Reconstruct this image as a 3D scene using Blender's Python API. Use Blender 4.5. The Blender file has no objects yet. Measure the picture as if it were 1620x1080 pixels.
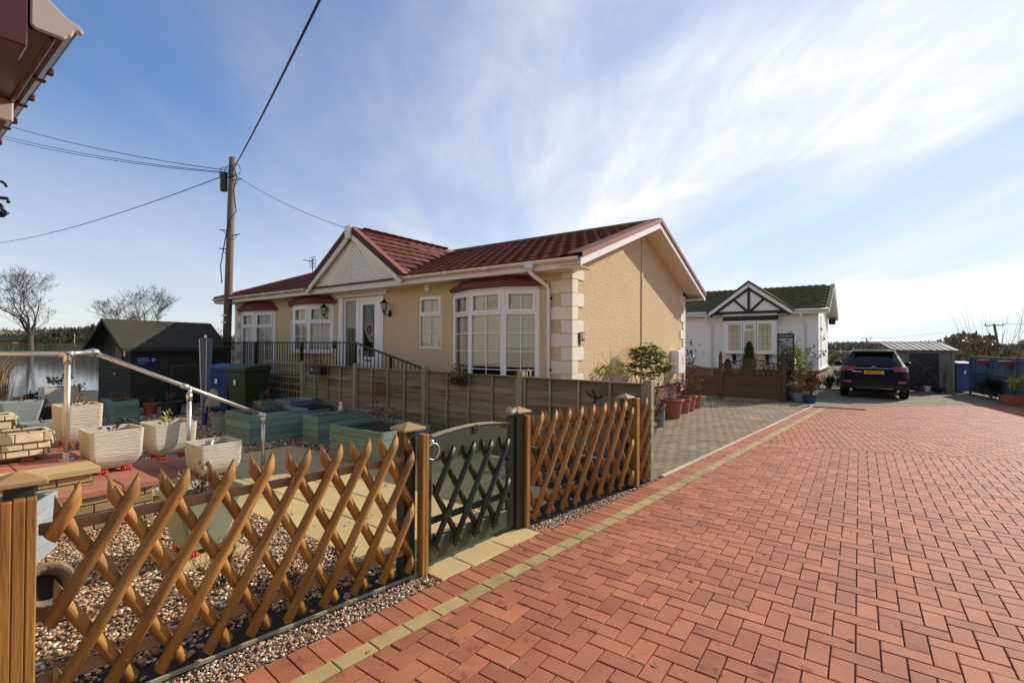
import bpy, math, random
import numpy as np
from mathutils import Vector, Matrix
random.seed(7); np.random.seed(7)
sc = bpy.context.scene
COL = sc.collection
D = math.radians
# ---------------------------------------------------------------- camera
CH = 1.51; FPX = 765.0; PITCH = math.atan(7/765); ROLL = .006
_F = Vector((0, math.cos(PITCH), math.sin(PITCH))); _R0 = Vector((1, 0, 0)); _U0 = _R0.cross(_F)
_R = math.cos(ROLL)*_R0 + math.sin(ROLL)*_U0; _U = -math.sin(ROLL)*_R0 + math.cos(ROLL)*_U0
cam_d = bpy.data.cameras.new('camera'); cam = bpy.data.objects.new('camera', cam_d); COL.objects.link(cam)
cam_d.sensor_width = 36; cam_d.lens = 17.0; cam_d.clip_start = .05; cam_d.clip_end = 3000
cam.matrix_world = Matrix(((_R.x, _U.x, -_F.x, 0), (_R.y, _U.y, -_F.y, 0), (_R.z, _U.z, -_F.z, CH), (0, 0, 0, 1)))
sc.camera = cam
# ---------------------------------------------------------------- sun, sky, exposure
SUN_AZ = D(31.6); SUN_EL = D(28)
SV = Vector((math.cos(SUN_EL)*math.cos(SUN_AZ), math.cos(SUN_EL)*math.sin(SUN_AZ), math.sin(SUN_EL)))
sun_d = bpy.data.lights.new('sun', 'SUN'); sun_d.energy = 3.5; sun_d.angle = D(.5); sun_d.color = (1, .90, .76)
sun = bpy.data.objects.new('sun', sun_d); COL.objects.link(sun); sun.location = (20, 10, 30)
sun.rotation_euler = SV.to_track_quat('Z', 'Y').to_euler()
W = bpy.data.worlds.new('World'); sc.world = W; W.use_nodes = True
nt = W.node_tree; nt.nodes.clear()
def wn(t, **k):
    n = nt.nodes.new(t)
    for a, b in k.items(): setattr(n, a, b)
    return n
def wl(a, b): nt.links.new(a, b)
w_out = wn('ShaderNodeOutputWorld'); w_bg = wn('ShaderNodeBackground'); wl(w_bg.outputs[0], w_out.inputs[0])
w_bg.inputs[1].default_value = .116
sky = wn('ShaderNodeTexSky', sky_type='NISHITA', sun_disc=False, sun_elevation=SUN_EL, sun_rotation=math.pi/2-SUN_AZ,
         air_density=1.0, dust_density=.25, ozone_density=2.0, altitude=50)
w_tc = wn('ShaderNodeTexCoord'); w_sep = wn('ShaderNodeSeparateXYZ'); wl(w_tc.outputs['Generated'], w_sep.inputs[0])
def wm(op, a, b=None, c=None, clamp=False):
    n = wn('ShaderNodeMath', operation=op, use_clamp=clamp)
    for i, x in enumerate((a, b, c)):
        if x is None: continue
        if isinstance(x, (int, float)): n.inputs[i].default_value = x
        else: wl(x, n.inputs[i])
    return n.outputs[0]
zz = wm('ADD', wm('MAXIMUM', w_sep.outputs[2], 0.0), .16)
w_cmb = wn('ShaderNodeCombineXYZ'); wl(wm('DIVIDE', w_sep.outputs[0], zz), w_cmb.inputs[0]); wl(wm('DIVIDE', w_sep.outputs[1], zz), w_cmb.inputs[1])
def wnoise(sc_, rot, loc, scale, detail, dist, rough=.55):
    m = wn('ShaderNodeMapping'); m.inputs['Scale'].default_value = sc_; m.inputs['Rotation'].default_value = (0, 0, rot); m.inputs['Location'].default_value = loc
    wl(w_cmb.outputs[0], m.inputs[0]); n = wn('ShaderNodeTexNoise'); wl(m.outputs[0], n.inputs['Vector'])
    n.inputs['Scale'].default_value = scale; n.inputs['Detail'].default_value = detail; n.inputs['Distortion'].default_value = dist; n.inputs['Roughness'].default_value = rough
    return n.outputs['Fac']
def wramp(x, a, b):
    n = wn('ShaderNodeMapRange', interpolation_type='SMOOTHSTEP'); wl(x, n.inputs[0]); n.inputs[1].default_value = a; n.inputs[2].default_value = b; return n.outputs[0]
big = wramp(wnoise((1, .50, 1), 0, (3.1, 1.75, 0), .60, 4, .5, .55), .42, .66)
streak = wramp(wnoise((2.0, .34, 1), 0, (0.4, 5.2, 0), .9, 6, .7, .55), .34, .86)
fine = wramp(wnoise((3.2, 1.3, 1), 0, (7.4, 2.2, 0), 1.5, 9, .7, .66), .32, .72)
# thin high cloud looks denser towards the sun, where it scatters forward
dotn = wn('ShaderNodeVectorMath', operation='DOT_PRODUCT'); wl(w_tc.outputs['Generated'], dotn.inputs[0]); dotn.inputs[1].default_value = SV
sunw = wramp(dotn.outputs['Value'], .10, 1.0)
cov = wm('ADD', wm('MULTIPLY', big, .74), wm('MULTIPLY', streak, .46))
cov = wm('MULTIPLY', cov, wm('ADD', wm('MULTIPLY', fine, .38), .60))
anti = wramp(dotn.outputs['Value'], -.15, -.75)      # extra cloud opposite the sun, added behind the camera to brighten shaded walls
cov = wm('ADD', wm('MULTIPLY', cov, wm('ADD', wm('ADD', wm('MULTIPLY', sunw, .74), wm('MULTIPLY', anti, .6)), .36)), wm('ADD', wm('MULTIPLY', sunw, .14), wm('MULTIPLY', anti, .18)))
hor = wramp(w_sep.outputs[2], .45, -.02)
cov = wm('ADD', wm('ADD', cov, .02), wm('MULTIPLY', hor, .47), clamp=True)
w_ccol = wn('ShaderNodeMix', data_type='RGBA'); wl(sunw, w_ccol.inputs[0])
w_ccol.inputs[6].default_value = (6.1, 5.75, 5.2, 1); w_ccol.inputs[7].default_value = (6.0, 6.05, 6.2, 1)
def wv(op, a, b):
    n = wn('ShaderNodeVectorMath', operation=op); wl(a, n.inputs[0])
    if isinstance(b, tuple): n.inputs[1].default_value = b
    else: wl(b, n.inputs[1])
    return n.outputs[0]
soft = wv('DIVIDE', wv('MULTIPLY', sky.outputs[0], (.60, .90, 1.20)), wv('ADD', wv('MULTIPLY', sky.outputs[0], (.095, .10, .075)), (1, 1, 1)))   # the film's shoulder near the sun
w_mix = wn('ShaderNodeMix', data_type='RGBA'); wl(cov, w_mix.inputs[0]); wl(soft, w_mix.inputs[6]); wl(w_ccol.outputs[2], w_mix.inputs[7])
wl(w_mix.outputs[2], w_bg.inputs[0])
sc.view_settings.view_transform = 'Standard'; sc.view_settings.look = 'None'; sc.view_settings.exposure = 0.6; sc.view_settings.gamma = 1
sc.view_settings.use_curve_mapping = False
sc.render.engine = 'CYCLES'
sc.cycles.max_bounces = 7; sc.cycles.diffuse_bounces = 3; sc.cycles.glossy_bounces = 4; sc.cycles.transmission_bounces = 4; sc.cycles.transparent_max_bounces = 10
sc.cycles.caustics_reflective = False; sc.cycles.caustics_refractive = False
sc.cycles.use_denoising = True

# ---------------------------------------------------------------- pixel helpers (1620-wide photograph pixels -> places on the ground)
def ray(px, py): return _F + (px-810)/FPX*_R - (py-540)/FPX*_U
def G(px, py, z=0.0):
    d = ray(px, py); t = (z-CH)/d.z; return Vector((d.x*t, d.y*t, z))
def GY(px, py, Y):
    d = ray(px, py); t = Y/d.y; return Vector((d.x*t, Y, CH+d.z*t))
def PX(v):
    d = Vector(v)-Vector((0, 0, CH)); k = d.dot(_F)
    return (810+FPX*d.dot(_R)/k, 540-FPX*d.dot(_U)/k, k)

# ---------------------------------------------------------------- materials
def mat(name, col, rough=.6, col2=None, var=.5, scale=4, stretch=(1, 1, 1), bump=.0, bscale=60, metal=0, spec=.5, tone=.12,
        world=False, ramp=None, bdist=.01, spots=None, coat=0, bstretch=None):
    m = bpy.data.materials.new(name); m.use_nodes = True; n = m.node_tree; ns = n.nodes; b = ns['Principled BSDF']
    def N(t, **k):
        x = ns.new(t)
        for a, c in k.items(): setattr(x, a, c)
        return x
    L = n.links.new
    if world: co = N('ShaderNodeNewGeometry').outputs['Position']
    else: co = N('ShaderNodeTexCoord').outputs['Object']
    at = N('ShaderNodeAttribute', attribute_name='tone'); oi = N('ShaderNodeObjectInfo')
    tv = N('ShaderNodeMath', operation='ADD'); L(at.outputs['Fac'], tv.inputs[0]); L(oi.outputs['Random'], tv.inputs[1])
    fr = N('ShaderNodeMath', operation='FRACT'); L(tv.outputs[0], fr.inputs[0])
    mp = N('ShaderNodeMapping'); mp.inputs['Scale'].default_value = stretch; L(co, mp.inputs[0])
    # every piece shows its own part of the grain
    sh = N('ShaderNodeVectorMath', operation='SCALE'); sh.inputs[0].default_value = (7, 5, 9); L(fr.outputs[0], sh.inputs['Scale'])
    if not world: L(sh.outputs[0], mp.inputs['Location'])
    nz = N('ShaderNodeTexNoise'); nz.inputs['Scale'].default_value = scale; nz.inputs['Detail'].default_value = 5; nz.inputs['Roughness'].default_value = .6; L(mp.outputs[0], nz.inputs['Vector'])
    mr = N('ShaderNodeMapRange'); mr.inputs[1].default_value = .3; mr.inputs[2].default_value = .7; L(nz.outputs['Fac'], mr.inputs[0])
    mm = N('ShaderNodeMath', operation='MULTIPLY'); mm.inputs[1].default_value = var; L(mr.outputs[0], mm.inputs[0])
    mx = N('ShaderNodeMix', data_type='RGBA'); L(mm.outputs[0], mx.inputs[0])
    c2 = col2 or tuple(c*.55 for c in col)
    if ramp:
        cr = N('ShaderNodeValToRGB'); cr.color_ramp.interpolation = 'CONSTANT'
        while len(cr.color_ramp.elements) < len(ramp): cr.color_ramp.elements.new(.5)
        for i, c in enumerate(ramp):
            cr.color_ramp.elements[i].position = i/len(ramp); cr.color_ramp.elements[i].color = (*c, 1)
        L(fr.outputs[0], cr.inputs[0]); L(cr.outputs[0], mx.inputs[6])
        dk = N('ShaderNodeMix', data_type='RGBA', blend_type='MULTIPLY'); dk.inputs[0].default_value = 1; L(cr.outputs[0], dk.inputs[6]); dk.inputs[7].default_value = (.55, .5, .45, 1); L(dk.outputs[2], mx.inputs[7])
    else:
        mx.inputs[6].default_value = (*col, 1); mx.inputs[7].default_value = (*c2, 1)
    out = mx.outputs[2]
    if spots:
        sc_, thr, scol, amt = spots
        sn = N('ShaderNodeTexNoise'); sn.inputs['Scale'].default_value = sc_; sn.inputs['Detail'].default_value = 6; sn.inputs['Roughness'].default_value = .7; L(co if world else mp.outputs[0], sn.inputs['Vector'])
        sr = N('ShaderNodeMapRange', interpolation_type='SMOOTHSTEP'); sr.inputs[1].default_value = thr; sr.inputs[2].default_value = thr+.08; sr.inputs[4].default_value = amt; L(sn.outputs['Fac'], sr.inputs[0])
        sm = N('ShaderNodeMix', data_type='RGBA'); L(sr.outputs[0], sm.inputs[0]); L(out, sm.inputs[6]); sm.inputs[7].default_value = (*scol, 1); out = sm.outputs[2]
    if tone:
        a = N('ShaderNodeMapRange'); L(fr.outputs[0], a.inputs[0]); a.inputs[3].default_value = 1-tone; a.inputs[4].default_value = 1+tone
        hv = N('ShaderNodeHueSaturation'); L(a.outputs[0], hv.inputs['Value']); L(out, hv.inputs['Color']); out = hv.outputs[0]
    L(out, b.inputs['Base Color'])
    b.inputs['Roughness'].default_value = rough; b.inputs['Metallic'].default_value = metal; b.inputs['Specular IOR Level'].default_value = spec
    if coat: b.inputs['Coat Weight'].default_value = coat; b.inputs['Coat Roughness'].default_value = .04
    if bump:
        bn = N('ShaderNodeTexNoise'); bn.inputs['Scale'].default_value = bscale; bn.inputs['Detail'].default_value = 4
        if bstretch:
            bm_ = N('ShaderNodeMapping'); bm_.inputs['Scale'].default_value = bstretch; L(co, bm_.inputs[0]); L(bm_.outputs[0], bn.inputs['Vector'])
        else: L(mp.outputs[0], bn.inputs['Vector'])
        bp = N('ShaderNodeBump'); bp.inputs['Strength'].default_value = bump; bp.inputs['Distance'].default_value = bdist
        L(bn.outputs['Fac'], bp.inputs['Height']); L(bp.outputs[0], b.inputs['Normal'])
    return m
def wood(name, col, col2=None, axis='z', **k):
    st = {'x': (.25, 3, 3), 'y': (3, .25, 3), 'z': (3, 3, .25)}[axis]
    kk = dict(rough=.6, var=.75, scale=5, stretch=st, bump=.35, bscale=26, bdist=.004, tone=.16); kk.update(k)
    return mat(name, col, col2=col2, **kk)
M = {}
M['brick_red'] = mat('red_paver', (.46, .172, .086), .74, (.31, .10, .050), .85, 3.1, bump=.8, bscale=150, bdist=.004, tone=.17, world=True, spec=.32, spots=(5.5, .585, (.22, .05, .028), .72))
M['outer'] = mat('outer_paving', (.36, .15, .085), .9, (.28, .11, .06), .7, 5, bump=.3, bscale=40, tone=0, world=True, spec=.2)
M['brick_yel'] = mat('yellow_paver', (.45, .33, .13), .85, (.27, .20, .08), .8, 5, bump=.5, bscale=170, bdist=.003, tone=.14, world=True, spots=(5, .62, (.25, .17, .06), .6))
M['brick_grey'] = mat('brown_paver', (.27, .20, .115), .88, (.15, .12, .072), .9, 1.6, bump=.6, bscale=150, bdist=.004, tone=.22, world=True, spots=(3, .62, (.12, .08, .05), .6))
M['joint'] = mat('joint_sand', (.22, .15, .095), .95, (.06, .04, .027), .9, 5, bump=.5, bscale=200, bdist=.003, tone=0, world=True)
M['kerb'] = mat('kerb_concrete', (.55, .46, .34), .85, (.4, .33, .24), .6, 9, bump=.4, bscale=120, bdist=.003)
M['soil'] = mat('soil', (.055, .036, .024), .95, (.025, .017, .012), .8, 22, bump=1, bscale=60, bdist=.02, tone=0, world=True)
M['membrane'] = mat('dark_bed', (.03, .024, .02), .95, (.015, .012, .011), .8, 22, bump=.8, bscale=50, bdist=.02, tone=0, world=True)
M['gravelbase'] = mat('gravel_bed', (.32, .22, .13), .95, (.15, .10, .06), .9, 70, bump=1, bscale=110, bdist=.015, tone=0, world=True)
PEB = [(.60, .42, .22), (.42, .20, .08), (.74, .62, .42), (.30, .14, .07), (.54, .30, .15), (.17, .11, .07), (.62, .36, .22), (.84, .76, .58), (.46, .30, .15), (.27, .20, .15)]
M['pebble'] = mat('pebble', (.4, .3, .2), .55, var=.5, scale=60, ramp=PEB, tone=.15, world=True)
M['slab'] = mat('buff_slab', (.58, .43, .19), .85, (.46, .33, .14), .7, 2.6, bump=.5, bscale=90, bdist=.004, tone=.12, world=True, spots=(2.1, .62, (.24, .18, .10), .45))
M['redslab'] = mat('red_slab', (.42, .16, .10), .82, (.30, .11, .07), .7, 6, bump=.5, bscale=90, bdist=.004, tone=.10, world=True)
M['wallbrick'] = mat('buff_brick', (.40, .29, .13), .85, (.26, .17, .08), .8, 12, bump=.7, bscale=90, bdist=.005, tone=.22, world=True)
M['mortar'] = mat('mortar', (.13, .10, .075), .95, bump=.5, bscale=150, tone=0)
M['orange'] = wood('stained_softwood', (.45, .22, .043), (.22, .092, .016), 'z', rough=.62, scale=9, var=1.0, bump=.7, bscale=40, spots=(8, .665, (.10, .032, .01), .8), tone=.24)
M['orange_x'] = wood('stained_rail', (.40, .22, .08), (.22, .10, .03), 'x', rough=.6)
M['cap'] = wood('cap_timber', (.52, .32, .14), (.30, .16, .06), 'x', rough=.55)
M['green_gate'] = wood('green_painted_timber', (.028, .038, .022), (.014, .019, .011), 'z', rough=.5)
M['gatex'] = wood('green_gate_board', (.042, .054, .03), (.03, .038, .026), 'x', rough=.5)
M['lap'] = wood('weathered_lap_board', (.25, .20, .115), (.12, .095, .052), 'x', rough=.9, scale=6, spots=(6, .58, (.065, .05, .03), .75), tone=.3)
M['lapz'] = wood('weathered_post', (.34, .29, .175), (.19, .16, .095), 'z', rough=.85)
M['render'] = mat('cream_render', (.72, .55, .33), .92, (.61, .45, .255), .75, 26, bump=1.0, bscale=38, bdist=.022, tone=0, spec=.2, spots=(1.1, .52, (.58, .44, .26), .4))
M['render_w'] = mat('white_render', (.90, .87, .80), .85, (.82, .79, .73), .5, 2, bump=.4, bscale=60, bdist=.008, tone=0)
M['quoin'] = mat('cream_quoin', (.80, .73, .60), .75, (.68, .61, .48), .5, 5, bump=.25, bscale=70, bdist=.003, tone=.06)
M['upvc'] = mat('white_upvc', (.86, .84, .80), .32, (.80, .78, .74), .4, 3, tone=.02)
M['upvc_old'] = mat('cream_upvc', (.80, .75, .64), .45, (.66, .60, .49), .6, 3, tone=.04)
M['tile'] = mat('maroon_roof_tile', (.195, .058, .040), .75, (.09, .028, .019), .7, 5, bump=.5, bscale=160, bdist=.003, tone=.28, spec=.2, spots=(7, .66, (.17, .12, .06), .5))
M['canopy'] = mat('canopy_maroon', (.19, .05, .03), .8, (.15, .036, .022), .5, 3, bump=.3, bscale=120, bdist=.003, tone=.04)
M['darkverge'] = mat('dark_verge_trim', (.085, .014, .012), .6, tone=.02, spec=.3)
M['verge'] = mat('verge_trim', (.26, .075, .05), .75, (.18, .05, .034), .6, 4, bump=.3, bscale=150, bdist=.002, tone=.05)
M['mosstile'] = mat('mossy_roof_tile', (.16, .125, .08), .9, (.085, .09, .035), .85, 7, bump=.8, bscale=90, bdist=.01, tone=.25, spec=.2, spots=(5, .55, (.17, .165, .05), .7))
M['black'] = mat('black_paint', (.012, .011, .011), .45, tone=0, var=.3)
M['blackwood'] = wood('black_timber', (.014, .011, .010), (.007, .006, .006), 'z', rough=.6)
M['nail'] = mat('nail_head', (.30, .22, .14), .5, metal=.5, tone=0)
M['iron'] = mat('black_iron', (.01, .01, .011), .4, metal=.3, tone=0)
M['alu'] = mat('galvanised_tube', (.62, .61, .57), .38, (.48, .47, .43), .6, 18, metal=.85, bump=.15, bscale=60, bdist=.001, tone=0)
M['shed'] = wood('shed_green_board', (.034, .038, .026), (.02, .022, .015), 'x', rough=.8)
M['felt'] = mat('roof_felt', (.055, .047, .032), .95, (.032, .03, .02), .7, 3, bump=.6, bscale=200, bdist=.003, tone=0)
M['brownwood'] = wood('brown_timber', (.125, .062, .030), (.06, .03, .015), 'x', rough=.7)
M['sage'] = wood('sage_painted_board', (.23, .33, .25), (.14, .21, .165), 'x', rough=.8, tone=.16, spots=(5, .62, (.10, .11, .07), .5))
M['stonepot'] = mat('cream_resin', (.66, .61, .50), .8, (.50, .45, .34), .8, 3, spots=(4, .6, (.38, .33, .22), .35), bump=1.0, bscale=24, bdist=.010, tone=.04, stretch=(1, 1, 1), bstretch=(.35, .35, 5))
M['slatepot'] = mat('slate_resin', (.30, .36, .38), .8, (.2, .24, .25), .6, 5, bump=.8, bscale=26, bdist=.006, tone=.05, bstretch=(.5, .5, 5))
M['sagepot'] = mat('sage_resin', (.36, .38, .25), .7, (.25, .27, .17), .7, 5, bump=.3, bscale=40, bdist=.004, tone=.05)
M['bluepot'] = mat('blue_grey_plastic', (.22, .26, .32), .5, (.15, .18, .22), .5, 5, tone=.05)
M['darkpot'] = mat('dark_plastic', (.02, .02, .022), .5, tone=.1)
M['terra'] = mat('terracotta', (.40, .12, .062), .7, (.27, .075, .04), .6, 8, bump=.3, bscale=70, bdist=.002, tone=.1)
M['redfoot'] = mat('red_clay_foot', (.62, .075, .035), .6, tone=.08)
M['stone'] = mat('cast_stone', (.66, .56, .38), .85, (.48, .38, .24), .8, 14, bump=.7, bscale=70, bdist=.005, tone=.16)
M['jar'] = mat('weathered_clay', (.30, .20, .11), .95, (.14, .10, .055), .9, 14, bump=.9, bscale=45, bdist=.01, tone=0)
M['stonej'] = mat('cast_stone_joint', (.17, .12, .07), .95, tone=0)
M['leaf'] = mat('green_leaf', (.085, .115, .022), .45, (.05, .075, .015), .6, 8, tone=.35)
M['leafy'] = mat('yellow_green_leaf', (.46, .46, .085), .45, (.16, .20, .03), .8, 6, tone=.35)
M['leafr'] = mat('russet_leaf', (.24, .085, .03), .6, (.13, .05, .02), .7, 8, tone=.4)
M['leafd'] = mat('dark_leaf', (.028, .042, .018), .5, (.018, .022, .012), .6, 8, tone=.35)
M['leafb'] = mat('dead_leaf', (.30, .19, .10), .8, (.16, .09, .05), .7, 8, tone=.4)
M['reed'] = mat('golden_reed', (.42, .27, .10), .7, (.30, .17, .06), .7, 8, tone=.3)
M['bark'] = mat('bark', (.13, .10, .07), .9, (.065, .052, .036), .8, 20, bump=.6, bscale=80, bdist=.004, tone=.15)
M['twig'] = mat('bare_twig', (.11, .065, .045), .85, (.06, .035, .025), .6, 20, tone=.3)
M['pole'] = wood('pole_timber', (.24, .17, .12), (.14, .10, .07), 'z', rough=.85, scale=3)
M['grass'] = mat('rough_grass', (.13, .125, .055), .95, (.08, .08, .035), .8, .8, bump=.8, bscale=20, bdist=.04, tone=0, world=True)
M['grassb'] = mat('grass_blade', (.09, .12, .03), .7, tone=.3)
M['wood_far'] = mat('far_wood', (.34, .28, .22), .95, (.25, .21, .15), .8, .3, tone=.3, world=True)
M['hedge'] = mat('hedge_twigs', (.33, .25, .15), .95, (.22, .18, .09), .8, .6, tone=.35, world=True)
M['bluebin'] = mat('blue_plastic', (.018, .05, .19), .45, (.012, .035, .14), .5, 4, tone=.03)
M['greenbin'] = mat('green_plastic', (.028, .060, .016), .5, (.02, .04, .011), .5, 4, tone=.03)
M['bluecover'] = mat('faded_blue_cover', (.15, .17, .23), .85, (.07, .085, .13), .8, 6, stretch=(3, 3, .4), bump=.4, bscale=20, tone=0)
M['bag'] = mat('cream_cloth', (.42, .38, .25), .9, (.2, .18, .11), .8, 12, bump=.5, bscale=30, tone=0)
M['bluefence'] = wood('blue_painted_board', (.105, .17, .215), (.07, .115, .15), 'z', rough=.75)
M['polycarb'] = mat('dirty_roof_sheet', (.50, .46, .38), .35, (.16, .13, .09), .9, 6, tone=.2)
M['storewall'] = wood('grey_store_board', (.30, .28, .22), (.19, .18, .15), 'z', rough=.85)
M['carbody'] = mat('black_car_paint', (.010, .007, .007), .42, tone=0, spec=.12, coat=.06, var=.2)
M['carglass'] = mat('car_glass', (.004, .006, .009), .08, tone=0, spec=.5, var=.2)
M['tyre'] = mat('tyre_rubber', (.012, .012, .012), .85, tone=0)
M['chrome'] = mat('chrome', (.6, .6, .6), .15, metal=1, tone=0, var=.1)
M['redlens'] = mat('red_lens', (.42, .02, .025), .15, (.3, .012, .016), .5, 10, tone=0, coat=.6)
M['plate'] = mat('plate_yellow', (.72, .40, .03), .45, tone=0, var=.1)
M['txtblack'] = mat('print_black', (.01, .01, .01), .5, tone=0)
M['txtwhite'] = mat('print_white', (.75, .75, .78), .5, tone=0, var=.1)
M['signblue'] = mat('sign_blue', (.012, .022, .16), .4, tone=0, var=.2)
M['curtain'] = mat('cream_curtain', (.88, .85, .72), .9, (.5, .46, .28), .5, 3, tone=0)
M['blind'] = mat('pale_blind', (.95, .92, .74), .9, (.93, .90, .70), .4, 2, tone=0)
M['dark_in'] = mat('dim_interior', (.06, .055, .05), .9, tone=0)
M['brown_gutter'] = mat('maroon_plastic', (.075, .016, .014), .28, (.05, .011, .010), .4, 3, tone=0)
M['fascia_tan'] = mat('pale_board', (.42, .36, .31), .35, (.36, .30, .26), .4, 2, tone=.03)
M['lampglass'] = mat('frosted_glass', (.5, .46, .36), .3, tone=0, var=.2)
M['cable'] = mat('cable', (.012, .012, .013), .6, tone=0)
M['brickskirt'] = None
def simple_glass():
    m = bpy.data.materials.new('window_glass'); m.use_nodes = True; n = m.node_tree; ns = n.nodes; ns.clear()
    o = ns.new('ShaderNodeOutputMaterial'); t = ns.new('ShaderNodeBsdfTransparent'); g = ns.new('ShaderNodeBsdfGlossy'); g.inputs['Roughness'].default_value = .02
    t.inputs[0].default_value = (.93, .95, .93, 1)
    f = ns.new('ShaderNodeFresnel'); f.inputs[0].default_value = 1.6; a = ns.new('ShaderNodeMath'); a.operation = 'MULTIPLY_ADD'; a.inputs[1].default_value = .85; a.inputs[2].default_value = .02
    n.links.new(f.outputs[0], a.inputs[0]); x = ns.new('ShaderNodeMixShader'); n.links.new(a.outputs[0], x.inputs[0]); n.links.new(t.outputs[0], x.inputs[1]); n.links.new(g.outputs[0], x.inputs[2]); n.links.new(x.outputs[0], o.inputs[0])
    return m
M['glass'] = simple_glass()
def water_mat():
    m = mat('pond_water', (.045, .046, .038), .08, tone=0, bump=.2, bscale=3, bdist=.010, world=True, stretch=(1, 1.8, 1), spec=.9)
    m.node_tree.nodes['Principled BSDF'].inputs['IOR'].default_value = 1.33
    return m
M['water'] = water_mat()
def brick_mat(name, c1, c2, mort, sx=1.0):
    m = bpy.data.materials.new(name); m.use_nodes = True; n = m.node_tree; ns = n.nodes; b = ns['Principled BSDF']; b.inputs['Roughness'].default_value = .9
    tc = ns.new('ShaderNodeTexCoord'); s = ns.new('ShaderNodeSeparateXYZ'); n.links.new(tc.outputs['Object'], s.inputs[0])
    ad = ns.new('ShaderNodeMath'); n.links.new(s.outputs[0], ad.inputs[0]); n.links.new(s.outputs[1], ad.inputs[1]); c = ns.new('ShaderNodeCombineXYZ')
    n.links.new(ad.outputs[0], c.inputs[0]); n.links.new(s.outputs[2], c.inputs[1]); t = ns.new('ShaderNodeTexBrick'); n.links.new(c.outputs[0], t.inputs[0])
    t.inputs['Scale'].default_value = 1; t.inputs['Brick Width'].default_value = .225; t.inputs['Row Height'].default_value = .075; t.inputs['Mortar Size'].default_value = .006
    t.inputs['Color1'].default_value = (*c1, 1); t.inputs['Color2'].default_value = (*c2, 1); t.inputs['Mortar'].default_value = (*mort, 1)
    n.links.new(t.outputs[0], b.inputs['Base Color']); bp = ns.new('ShaderNodeBump'); bp.inputs['Distance'].default_value = .01; bp.invert = True; n.links.new(t.outputs['Fac'], bp.inputs['Height']); n.links.new(bp.outputs[0], b.inputs['Normal'])
    return m
M['brickskirt'] = brick_mat('skirt_brick', (.33, .13, .08), (.24, .09, .06), (.35, .3, .25))

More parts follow.
